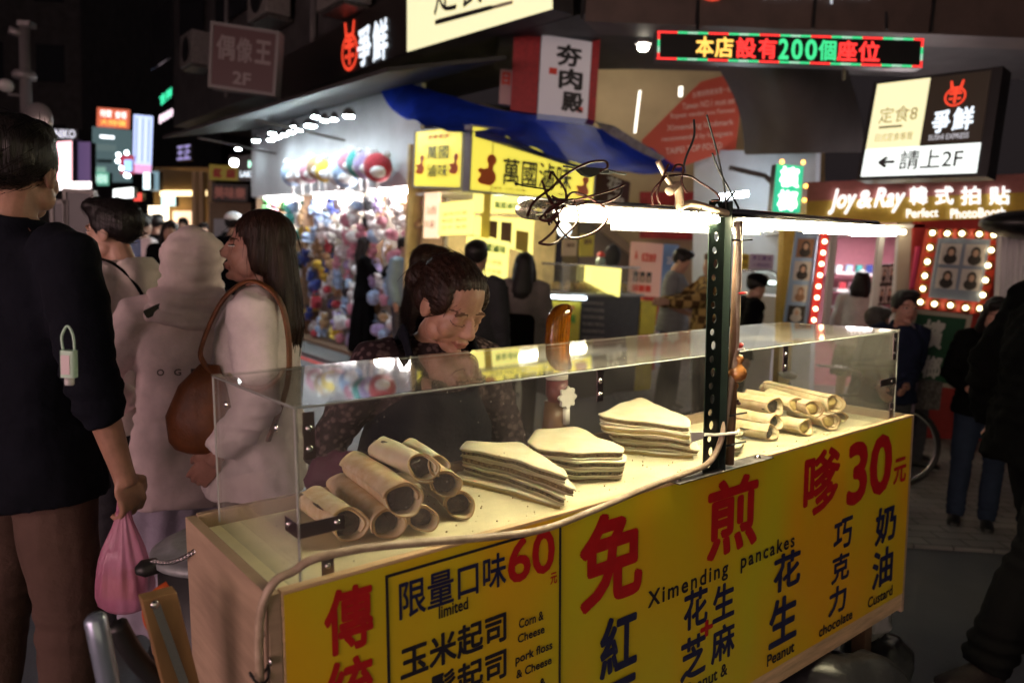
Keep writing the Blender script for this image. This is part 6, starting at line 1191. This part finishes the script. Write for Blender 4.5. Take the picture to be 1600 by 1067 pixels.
        def wr_(co, no):
            q = co * np.array([1, 1, .55]); a = wav(q, 30, seed) * .004 + wav(co * np.array([1, 1, 1.8]), 52, seed + 1) * .0028
            el_ = np.exp(-(np.minimum(np.linalg.norm(co - J['elL'], axis=1), np.linalg.norm(co - J['elR'], axis=1)) / .09) ** 2)
            a = a + el_ * np.sin(co[:, 2] * 150 + wav(co, 20, seed + 2) * 2) * .0035 + np.exp(-((co[:, 2] - 1.03 - dz) / .08) ** 2) * np.sin(co[:, 2] * 110 + 3 * wav(co, 14, seed + 3)) * .003
            return no * (a * wrinkle)[:, None]
        displace(me, wr_); me.materials.append(top); link('shirt', me, root, True)
    if skirt is not None:
        m_, z0, r0 = skirt; mb = MB(); zt = 1.0 + dz
        mb.loft([((0, 0, z0), r0, r0 * .8), ((0, 0, (z0 + zt) / 2), (r0 + .17) / 2 + .01, (r0 * .8 + .12) / 2 + .012), ((0, 0, .90 + dz), .172 * b, .125 * b), ((0, 0, zt), .145 * b, .105 * b)], 26)
        me = remeshed(mb, max(.012, vox), 2); displace(me, lambda co, no: no * (np.sin(np.arctan2(co[:, 1], co[:, 0]) * 11 + seed) * .012 * np.clip((.95 + dz - co[:, 2]) / .4, 0, 1))[:, None]); me.materials.append(m_); link('skirt', me, root, True)
    if bottom is not None:
        mb = MB(); mb.loft([sec((0, 0, .78), .150, .112, False), sec((0, 0, .90), .163, .120, False), sec((0, 0, 1.02), .142, .104, lean < 8)], 20); fl = pose.get('flare', .0)
        for S_ in 'LR': mb.tube([J['hip' + S_] + [0, 0, .02], J['hip' + S_] * .5 + J['kn' + S_] * .5, J['kn' + S_], J['kn' + S_] * .5 + J['an' + S_] * .5, J['an' + S_] + [0, 0, -.02]], [.102 * b, .090 * b, .074 + fl * .5, .068 + fl, .062 + fl], 14)
        me = remeshed(mb, max(.011, vox), 2)
        displace(me, lambda co, no: no * ((wav(co * np.array([1, 1, .6]), 34, seed + 5) * .004 + np.exp(-((co[:, 2] - .49) / .09) ** 2) * np.sin(co[:, 2] * 100 + wav(co, 20, seed)) * .003 + np.exp(-((co[:, 2] - .15) / .08) ** 2) * np.sin(co[:, 2] * 120) * .004) * wrinkle)[:, None]); me.materials.append(bottom); link('trousers', me, root, True)
    for S_ in 'LR':
        sg = 1 if S_ == 'L' else -1; fd = unit(pose.get('foot' + S_, (.05 * sg, -1, 0))); a = J['an' + S_]; sd = np.cross(fd, [0, 0, 1.0])
        mb = MB(); z_ = a[2] - .085
        mb.loft([(a - fd * .07 + [0, 0, -.045], .030, .036, sd, [0, 0, 1.0]), (a - fd * .02 + [0, 0, -.035], .040, .046, sd, [0, 0, 1.0]), (a + fd * .05 + [0, 0, -.042], .042, .040, sd, [0, 0, 1.0]), (a + fd * .12 + [0, 0, -.052], .046, .031, sd, [0, 0, 1.0]), (a + fd * .19 + [0, 0, -.060], .034, .022, sd, [0, 0, 1.0])], 14)
        so = mb.build('shoe', shoes or M_black, root, True); sb = MB(); sb.loft([(a - fd * .075 + [0, 0, -.078], .032, .007, sd, [0, 0, 1.0]), (a + fd * .05 + [0, 0, -.078], .045, .007, sd, [0, 0, 1.0]), (a + fd * .14 + [0, 0, -.078], .049, .007, sd, [0, 0, 1.0]), (a + fd * .205 + [0, 0, -.078], .032, .007, sd, [0, 0, 1.0])], 12); sb.build('sole', pose.get('sole', GRY), so)
    # ---------------- hair
    if hood == 'up':
        mb = MB(); E2 = lambda c, r: mb.ell(toph(c), np.array(r), Hm, nu=26, nv=18)
        E2((0, .030, .018), (.112, .122, .128)); E2((0, .030, -.07), (.105, .105, .09)); E2((0, -.055, .025), (.098, .06, .11)); mb.loft([(nb + Yd * .02 - U * .05, .15, .11, Xd, Yd), (nb + Yd * .025 + U * .03, .105, .092, Xd, Yd)], 20)
        for (uz, rr_, tr_, tl) in ((.005, .118, .026, .02), (.050, .108, .020, -.015), (-.035, .135, .024, .01)): mb.tube([nb + Yd * .025 + Xd * rr_ * math.cos(t_) + Yd * rr_ * .9 * math.sin(t_) + U * (uz + tl * math.cos(t_) - .02 * math.sin(t_)) for t_ in np.linspace(0, 2 * math.pi, 26)], tr_, 9)
        mb.tube([toph((.10 * math.cos(t_), -.075, .02 + .12 * math.sin(t_))) for t_ in np.linspace(0, 2 * math.pi, 24)], .017, 8)
        me = remeshed(mb, .009, 2); displace(me, lambda co, no: no * (wav(co * np.array([1, 1, 1.6]), 24, 5) * .009 + wav(co * np.array([1, 1, 2.2]), 48, 9) * .005 + np.exp(-((co[:, 2] - nb[2] - .02) / .05) ** 2) * np.sin(co[:, 2] * 90 + 2.5 * wav(co, 12, 8)) * .006)[:, None]); me.materials.append(top); link('hood', me, root, True)
    elif style:
        mb = MB(); hm = HAIR[hair]; E2 = lambda c, r: mb.ell(toph(c), np.array(r) * hs, Hm, nu=24, nv=16)
        E2((0, .024, .044), (.086, .098, .086)); E2((0, .050, -.005) if style != 'short' else (0, .052, .016), (.079, .066, .080) if style != 'short' else (.077, .060, .066))
        if fringe: E2((0, -.042, .084), (.066, .044, .034))
        if style == 'short':
            for q in (-1, 1): E2((q * .070, .012, .022), (.016, .045, .042))
            E2((.01, -.035, .098), (.07, .06, .034))
        if style == 'bun' or bun: bc = bun or (0, .125, .0); E2(bc, (.042, .040, .042)); E2((bc[0] * .5, bc[1] * .75, bc[2]), (.03, .04, .03))
        if style in ('long', 'bob', 'mid'):
            zt = {'long': long_to, 'bob': 1.43, 'mid': 1.36}[style]; zt = up((0, 0, zt))[2]
            for q in (-1, 1): E2((q * .074, .022 if not locks else .006, -.01), (.018, .040 if not locks else .048, .075))
            top_ = toph((0, .058, .01)); end = np.array([top_[0] * .6, top_[1] + .035 + (nb[1] - top_[1]) * .3, zt]); mid = (top_ + end) / 2 + [0, .03, 0]
            mb.loft([(end, .075 * (1 if style == 'long' else 1.1), .026), ((end + mid) / 2, .098, .040), (mid, .100, .050), (top_, .080 * hs, .060 * hs)], 22)
            if style != 'bob' and locks:
                for q in (-1, 1): a_ = toph((q * .080, .0, -.03)); mb.tube([toph((q * .070, .01, .05)), a_, np.array([a_[0] * 1.15, a_[1] + .03, (a_[2] + zt) / 2 + .05]), np.array([a_[0] * .95, a_[1] + .06, zt + .04])], [.022 * hs, .030 * hs, .034, .016], 10)
        me = remeshed(mb, max(.006, min(vox, .012)), 3)
        def hd_(co, no):
            q = (co - hc) @ hmI.T; ang = np.arctan2(q[:, 0], q[:, 1] + .02); a = np.sin(ang * 38 + 5 * wav(q, 9, seed)) * .0016 + wav(q * np.array([1, 1, .3]), 60, seed + 3) * .0022
            return no * a[:, None]
        displace(me, hd_); me.materials.append(hm); ho = link('hair', me, root, True)
        if face or vox < .013:                            # loose strands
            sb = MB(); rr = np.random.default_rng(seed + 77)
            vv = me.vertices; pick = rr.integers(0, len(vv), 260 if face else 140)
            for i in pick:
                p = np.array(vv[int(i)].co); n_ = np.array(vv[int(i)].normal); dn = np.array([0, 0, -1.0]) if style in ('long', 'mid') else Hm @ np.array([0, .8, -.4]); t1 = unit(dn - n_ * np.dot(dn, n_) * .9); ln = rr.uniform(.03, .07) * (1.6 if style == 'long' else 1)
                sb.tube([p, p + t1 * ln * .5 + n_ * .003, p + t1 * ln + n_ * rr.uniform(-.002, .006)], [.0009, .0008, .0003], 4, cap=False)
            sb.build('hair_strands', hm, ho, fix=False)
    if cap is not None:
        mb = MB(); mb.ell(toph((0, .015, .062)), np.array((.092, .108, .075)) * hs, Hm, nu=20, nv=12); mb.ell(toph((0, -.11, .045)), np.array((.062, .07, .008)) * hs, Hm @ rotx(-.15), nu=18, nv=6); mb.build('cap', cap, root, True)
    info['toph'] = toph; info['nb'] = nb; info['W'] = lambda p: loc + Rz @ (np.asarray(p, float) * s); return info
NAVY = cloth('navy_cotton', (.004, .005, .010), rough=.9); BLKC = cloth('black_cotton', (.0035, .0035, .004), spec=.06); TAN = cloth('tan_chino', (.085, .052, .042)); OFFW = cloth('off_white_fleece', (.82, .68, .68), bump=.45, bscale=22); CRM = cloth('cream_knit', (.66, .57, .53)); WHTC = cloth('white_blouse', (.80, .72, .73), rough=.7); DENIM = cloth('dark_denim', (.022, .032, .06)); GREYC = cloth('grey_jersey', (.22, .23, .25)); BLUEC = cloth('blue_grey_cotton', (.20, .27, .36)); LAV = cloth('lavender_cloth', (.40, .36, .46)); DGR = cloth('charcoal_cloth', (.035, .035, .04)); REDC = cloth('red_jersey', (.42, .03, .02)); PANTS = cloth('grey_trousers', (.07, .07, .08))
def plaid():
    m = cloth('brown_plaid', (.30, .17, .06)); nt = m.node_tree; b = nt.nodes['Principled BSDF']; tc = nt.nodes.new('ShaderNodeTexCoord'); ch = nt.nodes.new('ShaderNodeTexChecker'); ch.inputs['Scale'].default_value = 13; ch.inputs[1].default_value = (.40, .27, .10, 1); ch.inputs[2].default_value = (.08, .045, .02, 1); nt.links.new(tc.outputs['Object'], ch.inputs[0]); nt.links.new(ch.outputs[0], b.inputs['Base Color']); return m
def floral(name, c1, c2, sc):
    m = cloth(name, c1); nt = m.node_tree; b = nt.nodes['Principled BSDF']; tc = nt.nodes.new('ShaderNodeTexCoord'); v = nt.nodes.new('ShaderNodeTexVoronoi'); v.inputs['Scale'].default_value = sc; n = nt.nodes.new('ShaderNodeTexNoise'); n.inputs['Scale'].default_value = sc * .8; nt.links.new(tc.outputs['Object'], n.inputs['Vector']); nt.links.new(tc.outputs['Object'], v.inputs['Vector'])
    ad = nt.nodes.new('ShaderNodeMath'); ad.operation = 'MULTIPLY'; nt.links.new(v.outputs['Distance'], ad.inputs[0]); nt.links.new(n.outputs['Fac'], ad.inputs[1]); r = nt.nodes.new('ShaderNodeValToRGB'); r.color_ramp.elements[0].position = .12; r.color_ramp.elements[1].position = .24; r.color_ramp.elements[0].color = (*c2, 1); r.color_ramp.elements[1].color = (*c1, 1); nt.links.new(ad.outputs[0], r.inputs[0]); nt.links.new(r.outputs[0], b.inputs['Base Color']); return m
FLOR = floral('patterned_blouse', (.022, .013, .016), (.10, .068, .07), 48)
def held(name, loc, label, cat): return empty(name, loc, label, cat)
def wpart(t, name, mb, m, smooth=True): c = np.array(t.location); mb.v = [tuple(np.asarray(v) - c) for v in mb.v]; return mb.build(name, m, t, smooth)
# ---------------- near left: man in navy with a pink bag
p1 = person(30, 266, 1.97, 160, 'tall man in navy shirt and tan trousers seen from behind holding a pink bag', NAVY, TAN, 'black', 'short', 'warm', sleeve=.74, vox=.010, hyaw=26, hem=.80, topfit=1.2, build_=1.0, pose={'elR': (-.26, .03, 1.12), 'wrR': (-.30, -.02, .885), 'elL': (.25, .04, 1.12), 'knL': (.12, -.02, .49), 'knR': (-.13, -.01, .49), 'anL': (.14, .03, .085), 'anR': (-.17, .02, .085), 'curlR': .95, 'curlL': .5}, collar=.012, seed=1, face=1)
hw = p1['W'](p1['J']['wrR']) + np.array([0, 0, -.085]); bagm = mat('pink_plastic_film', (.66, .24, .40), .28, trans=.35, bump=.5, bscale=40, alpha=.66)
bag = held('plastic_bag', hw + [0, 0, -.02], 'pink plastic carrier bag hanging from the hand of the man in navy', 'bag'); mb = MB()
secs = [(hw + [.0, 0, -z], r, r * .72) for z, r in ((.01, .014), (.03, .018), (.06, .028), (.09, .040), (.12, .052), (.15, .061), (.18, .067), (.21, .071), (.24, .072), (.265, .066), (.28, .05), (.288, .02))]
mb.loft(secs, 72); o = wpart(bag, 'film', mb, bagm); displace(o.data, lambda co, no: np.c_[co[:, 0], co[:, 1], co[:, 2] * 0] * ((np.sin(np.arctan2(co[:, 1], co[:, 0]) * 13 + co[:, 2] * 9) * .07 + np.sin(np.arctan2(co[:, 1], co[:, 0]) * 7 + 2 - co[:, 2] * 14) * .06) * np.clip((co[:, 2] + .27) * 6, .12, 1))[:, None] + no * (wav(co, 60, 3) * .0025)[:, None])
for q in (-.012, .012): wpart(bag, 'handle', MB().tube(smoothpath([hw + [q * 2.2, .004, -.09], hw + [q * 1.3, .002, -.03], hw + [q * .4, 0, .035], hw + [-q, -.004, -.02]]), .006, 8), bagm)
fb_ = MB(); fb_.rbox(hw + np.array([-.045, -.03, -.24]), hw + np.array([.045, .03, -.185]), .01, 2); o = thing('food_box', fb_, mat('kraft_box', (.45, .26, .14), .7), 'brown food box inside the pink plastic bag', 'box')
sp_ = P(108, 570, 1.30); sz = held('hand_sanitizer', sp_, 'small mint green bottle hung by a loop on the back of the man in navy', 'bottle'); MINT = mat('mint_silicone', (.42, .62, .50), .45)
mb = MB(); mb.rbox(sp_ + np.array([-.013, -.008, -.022]), sp_ + np.array([.013, .008, .026]), .005, 2); wpart(sz, 'sleeve', mb, MINT, False); wpart(sz, 'label_patch', MB().lohi(sp_ + np.array([-.009, -.0095, -.016]), sp_ + np.array([.006, -.0082, .018])), mat('pale_pink_label', (.62, .52, .55), .5), False); wpart(sz, 'cap', MB().lathe([(.007, -.036), (.008, -.034), (.008, -.0225)], sp_, 12), mat('clear_cap', (.5, .5, .5), .2))
wpart(sz, 'loop', MB().tube(smoothpath([sp_ + [-.010, 0, .026], sp_ + [-.012, 0, .05], sp_ + [-.004, .004, .068], sp_ + [.008, 0, .052], sp_ + [.010, 0, .026]]), .0022, 7), MINT)
# ---------------- young man in cream, hooded figure, woman with brown bag
p2 = person(176, 362, 2.9, -97, 'young man with black hair and cream sweatshirt with a dark strap facing left', CRM, DGR, 'black', 'short', 'fair', vox=.011, face=1, topfit=1.9, hem=.82, collar=.014, hood='down', seed=2, hpitch=6)
stp = p2['W']; st_m = BLKC; t = held('shoulder_strap', stp((.1, .06, 1.44)), 'dark shoulder strap across the cream sweatshirt of the young man', 'strap'); wpart(t, 'strap', MB().tube(smoothpath([stp((.10, -.10, 1.40)), stp((.115, .0, 1.475)), stp((.10, .11, 1.42)), stp((.03, .155, 1.28)), stp((-.08, .16, 1.12))]), .014, 8, flat=.35), st_m)
p3 = person(300, 418, 2.62, 205, 'figure in off white hooded fleece with the hood up seen from behind', OFFW, None, 'black', None, 'fair', vox=.011, topfit=2.1, hem=.70, hood='up', skirt=(LAV, .22, .25), pose={'elL': (.33, .02, 1.12), 'wrL': (.22, -.18, 1.05), 'elR': (-.33, .02, 1.12), 'wrR': (-.22, -.16, 1.0)}, seed=3, wrinkle=1.9, hroll=-4)
W3 = p3['W']
for k, ch in enumerate('OGIRL'[:4]):
    c0 = W3((.10 - .055 * k, .155, 1.215)); d_ = p3['Rz'] @ np.array([-1.0, 0, 0]); sz_ = .011; nn = p3['Rz'] @ np.array([0, 1.0, 0]); qd = [c0 + nn * .012 - d_ * sz_ + [0, 0, sz_], c0 + nn * .012 + d_ * sz_ + [0, 0, sz_], c0 + nn * .012 + d_ * sz_ - [0, 0, sz_], c0 + nn * .012 - d_ * sz_ - [0, 0, sz_]]
    ro = p3['root']; inv = lambda p: (p3['Rz'].T @ (np.asarray(p) - p3['loc'])) / p3['s']
    write(ch, [inv(p) for p in qd], mat('fleece_print', (.12, .09, .09), .8) if 'fleece_print' not in bpy.data.materials else bpy.data.materials['fleece_print'], ro, .012, .02)
tph = held('phone', P(243, 484, 2.45), 'black phone held at the shoulder of the hooded figure', 'phone'); mb = MB(); mb.rbox((-.036, -.006, -.014), (.036, .006, .014), .006, 1); mb.v = [tuple(rotz(.5) @ roty(-.5) @ np.array(v) + np.array(tph.location)) for v in mb.v]; wpart(tph, 'case', mb, M_black, False)
p4 = person(402, 388, 2.38, -82, 'woman with long auburn hair in white blouse with brown shoulder bag facing left', WHTC, DGR, 'brown', 'long', 'rosy', vox=.010, face=1, topfit=1.8, hem=.80, sleeve=.95, long_to=1.08, locks=False, fringe=False, seed=4, hpitch=-2, collar=.010, pose={'elL': (.24, .05, 1.12), 'wrL': (.2, -.08, .95), 'elR': (-.24, .04, 1.12), 'wrR': (-.2, -.12, .98)}, wrinkle=1.4)
W4 = p4['W']; LTH = mat('brown_leather', (.17, .055, .018), .5, var=.3, vscale=14, bump=.3, bscale=60); hb_ = held('shoulder_bag', P(322, 640, 2.18), 'slouchy brown leather shoulder bag worn by the woman in white', 'bag'); bc = P(312, 640, 2.20)
mb = MB(); mb.loft([(bc + [0, 0, -.128], .012, .01), (bc + [0, 0, -.125], .040, .028), (bc + [0, 0, -.115], .068, .046), (bc + [0, 0, -.095], .086, .058), (bc + [0, 0, -.06], .097, .066), (bc + [-.005, 0, -.02], .10, .068), (bc + [0.01, 0, .07], .075, .045), (bc + [.03, 0, .14], .03, .018)], 26); o = wpart(hb_, 'bag', mb, LTH); displace(o.data, lambda co, no: no * (wav(co, 32, 4) * .008)[:, None])
for dx in (0, .03): wpart(hb_, 'strap', MB().tube(smoothpath([bc + [.03 + dx, 0, .10], (bc + [.03, 0, .12]) * .5 + W4((.18 + dx, -.13, 1.24)) * .5, W4((.185 + dx * .3, -.13, 1.28)), W4((.175 + dx * .5, -.07, 1.425)), W4((.15 + dx * .5, .01, 1.482)), W4((.17 + dx * .3, .10, 1.41)), W4((.19, .125, 1.2)), W4((.21, .07, 1.0))]), .016, 8, flat=.35), LTH)
# ---------------- the vendor
p5 = person(707, 477, 1.98, 31, 'woman vendor in patterned blouse and dark apron bending her head over the case', FLOR, DGR, 'brown', None, 'warm', vox=.010, face=1, lean=12, hpitch=19, hyaw=14, hs=1.08, build_=1.0, topfit=1.2, hem=.82, seed=5, eyes='down', fringe=False, pose={'elR': (-.30, -.02, 1.10), 'wrR': (-.16, -.25, 1.06), 'elL': (.28, -.10, 1.10), 'wrL': (.12, -.30, 1.05)}, wrinkle=1.2)
r5 = p5['root']; mb = MB(); th = p5['toph']; Hm5 = p5['Hm']
for c, r in (((0, .032, .044), (.085, .094, .084)), ((0, .058, .0), (.078, .062, .076)), ((0, .006, .082), (.068, .062, .036)), ((-.064, .004, .034), (.021, .056, .056)), ((.064, .004, .034), (.021, .056, .056)), ((-.02, .128, .0), (.046, .042, .046)), ((-.012, .10, .01), (.04, .04, .04))): mb.ell(th(c), np.array(r) * 1.08, Hm5, nu=26, nv=18)
me = remeshed(mb, .005, 4); hmI5 = Hm5.T / 1.08
def h5(co, no):
    q = (co - p5['hc']) @ hmI5.T; part_ = np.exp(-((q[:, 0] + .012) / .004) ** 2) * (q[:, 2] > .05) * .002; pol = np.arctan2(q[:, 0], q[:, 2] + .02); return no * (np.sin(pol * 55 + 4 * wav(q, 10, 3)) * .0013 + wav(q, 40, 8) * .0016 - part_)[:, None]
displace(me, h5); me.materials.append(HAIR['brown']); h5o = link('hair', me, r5, True); sb = MB(); rr = np.random.default_rng(5)
for i in rr.integers(0, len(me.vertices), 420):
    p = np.array(me.vertices[int(i)].co); n_ = np.array(me.vertices[int(i)].normal); dn = unit(th((-.02, .12, .0)) - p); t1 = unit(dn - n_ * np.dot(dn, n_)); ln = rr.uniform(.03, .07); sb.tube([p, p + t1 * ln * .5 + n_ * .002, p + t1 * ln + n_ * rr.uniform(-.003, .005)], [.0008, .0008, .0003], 4, cap=False)
sb.build('hair_strands', HAIR['brown'], h5o, fix=False)
u5 = p5['up']; mb = MB(); mb.loft([(u5((0, -.03, .80)), .235, .175), (u5((0, -.03, 1.0)), .215, .165), (u5((0, -.035, 1.2)), .195, .150), (u5((0, -.04, 1.32)), .125, .115)], 24)
for q in (-1, 1): mb.tube(smoothpath([u5((q * .09, -.115, 1.30)), u5((q * .105, -.07, 1.42)), u5((q * .10, .02, 1.47)), u5((q * .085, .10, 1.36)), u5((q * .06, .125, 1.2))]), .030, 10, flat=.35)
me = remeshed(mb, .010, 3); displace(me, lambda co, no: no * (wav(co, 30, 6) * .004)[:, None]); me.materials.append(cloth('dark_blue_apron', (.005, .006, .011))); link('apron', me, r5, True)
sl_ = p5['W'](p5['J']['elR'] * .35 + p5['J']['shR'] * .65); cd = MB(); cc = P(590, 556, 1.98); cd.quadbox([cc + [-.045, -.02, .01], cc + [.015, -.03, .03], cc + [.03, -.03, -.03], cc + [-.05, -.02, -.03]], .003); o = cd.build('sleeve_patch', mat('pale_patch', (.5, .46, .45), .6), None); o.parent = r5; o.matrix_parent_inverse = Matrix.LocRotScale(r5.location, r5.rotation_euler, r5.scale).inverted()
# magenta cloth behind the case
crumple(cw(.36, .53, -.03), .088, 'cloth_bundle', mat('magenta_cloth', (.07, .005, .035), .7, bump=.4, bscale=50), 'dark magenta cloth bundle behind the left end of the case', 6, (1.1, .5, 1.0)); bpy.data.objects['cloth_bundle']['category'] = 'cloth'
# ---------------- middle distance
person(676, 422, 3.5, 118, 'woman with long brown hair and black top behind the vendor facing right', BLKC, DGR, 'brown', 'long', 'rosy', vox=.014, face=1, seed=6, long_to=1.15)
p7 = person(572, 384, 10.2, 100, 'slim woman in long black dress raising a phone before the toy wall', BLKC, None, 'black', 'long', 'fair', vox=.018, seed=7, skirt=(BLKC, .14, .24), long_to=1.25, pose={'elL': (.20, -.22, 1.18), 'wrL': (.10, -.42, 1.36), 'elR': (-.20, -.20, 1.16), 'wrR': (-.08, -.42, 1.36)})
tph = held('phone', p7['W']((.0, -.50, 1.42)), 'phone raised by the woman in the long black dress', 'phone'); wpart(tph, 'case', MB().box(np.array(tph.location), (.02, .09, .15)), WHT, False)
person(634, 386, 9.4, 60, 'young man with black hair in blue grey shirt standing before the stall', BLUEC, PANTS, 'black', 'short', 'fair', vox=.018, seed=8, topfit=1.8)
person(745, 402, 5.4, 165, 'person in dark jacket seen from behind against the tall yellow menu column', DGR, PANTS, 'black', 'short', 'fair', vox=.016, seed=9, topfit=1.8)
p10 = person(820, 416, 6.3, 172, 'woman in grey blouse with very long black hair seen from behind at the counter', cloth('taupe_blouse', (.20, .17, .165)), BLKC, 'black', 'long', 'fair', vox=.014, seed=10, topfit=2.0, long_to=1.12)
W10 = p10['W']; t = held('black_backpack', W10((.08, .16, 1.0)), 'small black bag worn low on the back of the grey blouse woman', 'bag'); mb = MB(); mb.rbox(W10((0, .19, 1.0)) + np.array([-.13, -.07, -.15]), W10((0, .19, 1.0)) + np.array([.13, .07, .15]), .05, 1); wpart(t, 'bag', mb, BLKC); wpart(t, 'strap', MB().tube(smoothpath([W10((.10, .17, 1.1)), W10((.14, .05, 1.44)), W10((.10, -.1, 1.3))]), .012, 6), BLKC)
person(1066, 408, 7.8, 70, 'man in grey shirt and long dark trousers looking down beside the red stand', GREYC, DGR, 'black', 'short', 'fair', vox=.016, seed=11, hpitch=22, topfit=2.2, sleeve=.6, pose={'flare': .04, 'wrL': (.14, -.25, 1.02), 'wrR': (-.14, -.25, 1.02)})
person(1112, 414, 7.4, -80, 'person in brown checked jacket with reddish hair stretching an arm forward', plaid(), DGR, 'auburn', 'mid', 'fair', vox=.014, seed=12, topfit=2.4, hem=.78, pose={'elL': (.22, -.26, 1.22), 'wrL': (.18, -.50, 1.20), 'elR': (-.24, -.2, 1.2), 'wrR': (-.16, -.45, 1.18)})
person(1183, 448, 6.6, 95, 'hunched person in black jacket and black cap beside the white cabinet', BLKC, BLKC, 'black', 'short', 'fair', vox=.016, seed=13, lean=16, hpitch=-4, topfit=2.8, cap=BLKC)
p14 = person(1414, 481, 4.9, 8, 'young man with dark hair in navy sweater with pale bag strap beside the case', cloth('navy_sweater', (.012, .016, .040)), PANTS, 'black', 'short', 'rosy', vox=.011, face=1, hs=1.06, topfit=1.5, build_=1.05, seed=14, hyaw=-8, lean=9, hpitch=-9, collar=.013, pose={'elL': (.21, .0, 1.13), 'wrL': (-.02, -.24, 1.0), 'elR': (-.22, .0, 1.13), 'wrR': (-.22, -.2, .98)})
W14 = p14['W']; tb = held('tote_bag', W14((.20, -.06, 1.0)), 'pale lilac tote bag hanging from the shoulder of the man in navy sweater', 'bag'); TOT = mat('lilac_canvas', (.20, .15, .21), .8, bump=.2, bscale=100)
wpart(tb, 'strap', MB().tube(smoothpath([W14((.11, -.115, 1.15)), W14((.125, -.11, 1.33)), W14((.12, -.01, 1.465)), W14((.15, .10, 1.35)), W14((.22, .09, 1.1))]), .012, 8, flat=.4), TOT); mb = MB(); c_ = W14((.19, .03, .95)); mb.rbox(c_ + np.array([-.02, -.08, -.17]), c_ + np.array([.02, .08, .14]), .015, 0); wpart(tb, 'bag', mb, TOT)
person(1372, 503, 6.2, 75, 'seated elderly man with grey hair and grey blue shirt seen through the case', cloth('slate_shirt', (.10, .12, .17)), PANTS, 'grey', 'short', 'warm', vox=.015, seed=15, sit=True, topfit=1.8, hpitch=8)
t = Thing('plastic_stool', P(1372, 503, 6.2) * [1, 1, 0], 'blue plastic stool under the seated elderly man', 'stool'); cs = P(1372, 503, 6.2); BST = mat('blue_stool', (.02, .05, .30), .4); t.part('seat', MB().box([cs[0], cs[1] + .02, .40], (.32, .32, .04)), BST, bevel=.01)
for a in (-.13, .13):
    for b_ in (-.13, .13): t.part('leg', MB().tube([[cs[0] + a, cs[1] + .02 + b_, .38], [cs[0] + a * 1.2, cs[1] + .02 + b_ * 1.2, .02]], .018, 7), BST)
person(1557, 492, 4.6, -30, 'woman with black fringe and long hair in black jacket and jeans at the right', BLKC, DENIM, 'black', 'long', 'rosy', vox=.013, face=1, seed=16, hpitch=14, topfit=2.2, long_to=1.28, eyes='down', pose={'elR': (-.24, -.04, 1.12), 'wrR': (-.12, -.24, 1.05), 'elL': (.24, -.04, 1.12), 'wrL': (.12, -.24, 1.08)})
SNK = cloth('dark_sneaker', (.018, .014, .014), rough=.7)
p17 = person(1695, 396, 2.95, -78, 'large person in black puffy jacket and black trousers cropped by the right edge', cloth('black_puffer', (.0018, .0018, .002), rough=.85, spec=.04), BLKC, 'black', 'short', 'rosy', vox=.011, seed=17, topfit=3.4, hem=.78, build_=1.12, shoes=SNK, wrinkle=2.0, pose={'elL': (.28, -.36, 1.14), 'wrL': (.24, -.26, .90), 'elR': (-.30, -.05, 1.12), 'knL': (.12, -.17, .50), 'anL': (.12, -.33, .085), 'knR': (-.12, .10, .50), 'anR': (-.12, .26, .10), 'curlL': 1.0, 'sole': mat('white_sole', (.5, .48, .46), .5), 'flare': .02})
person(1346, 440, 8.0, 150, 'young woman in black and white inside the pink photo shop', cloth('white_knit', (.5, .48, .48)), None, 'black', 'mid', 'fair', vox=.018, seed=18, skirt=(DGR, .5, .22), lean=6)
# ---------------- far crowd on the left street
FAR = [(366, 350, 9.5, 160, 'far walker in black jacket and white cap on the left street', BLKC, DGR, dict(cap=WHT)), (381, 356, 10.5, 175, 'far walker in red top beside the white cap on the left street', REDC, DGR, {}), (246, 350, 10.5, 175, 'far walker in all black with dark hair in the middle of the left street', BLKC, BLKC, {}),
       (225, 352, 9.0, 150, 'far walker in white tee with black vest behind the young man', WHTC, DGR, {}), (266, 362, 8.5, 20, 'far woman with long hair coming along the left street', BLKC, DENIM, dict(style='long')), (286, 352, 14, 10, 'far walker in pale pink before the warm shops', cloth('pale_pink_cloth', (.5, .32, .30)), PANTS, {}), (215, 358, 15, 170, 'distant grey walker beyond the white tee', GREYC, PANTS, {}), (318, 360, 13, 30, 'distant walker in olive before the ochre pillar', cloth('olive_cloth', (.10, .10, .05)), DGR, {}), (150, 362, 13, 170, 'distant walker in dark blue at the left of the street', DENIM, DGR, {}),
       (352, 372, 16, 10, 'distant walker in grey beyond the white cap', GREYC, DGR, {})]
for k, (x, y, Y, yw, lb_, tp_, bt_, kw) in enumerate(FAR):
    st_y = kw.pop('style', 'short'); person(x, y, Y, yw, lb_, tp_, bt_, 'black', st_y, 'fair', vox=.024, seed=30 + k, hands=False, pose={'knL': (.10, -.12, .49), 'anL': (.1, -.16, .085), 'anR': (-.1, .22, .10)}, **kw)
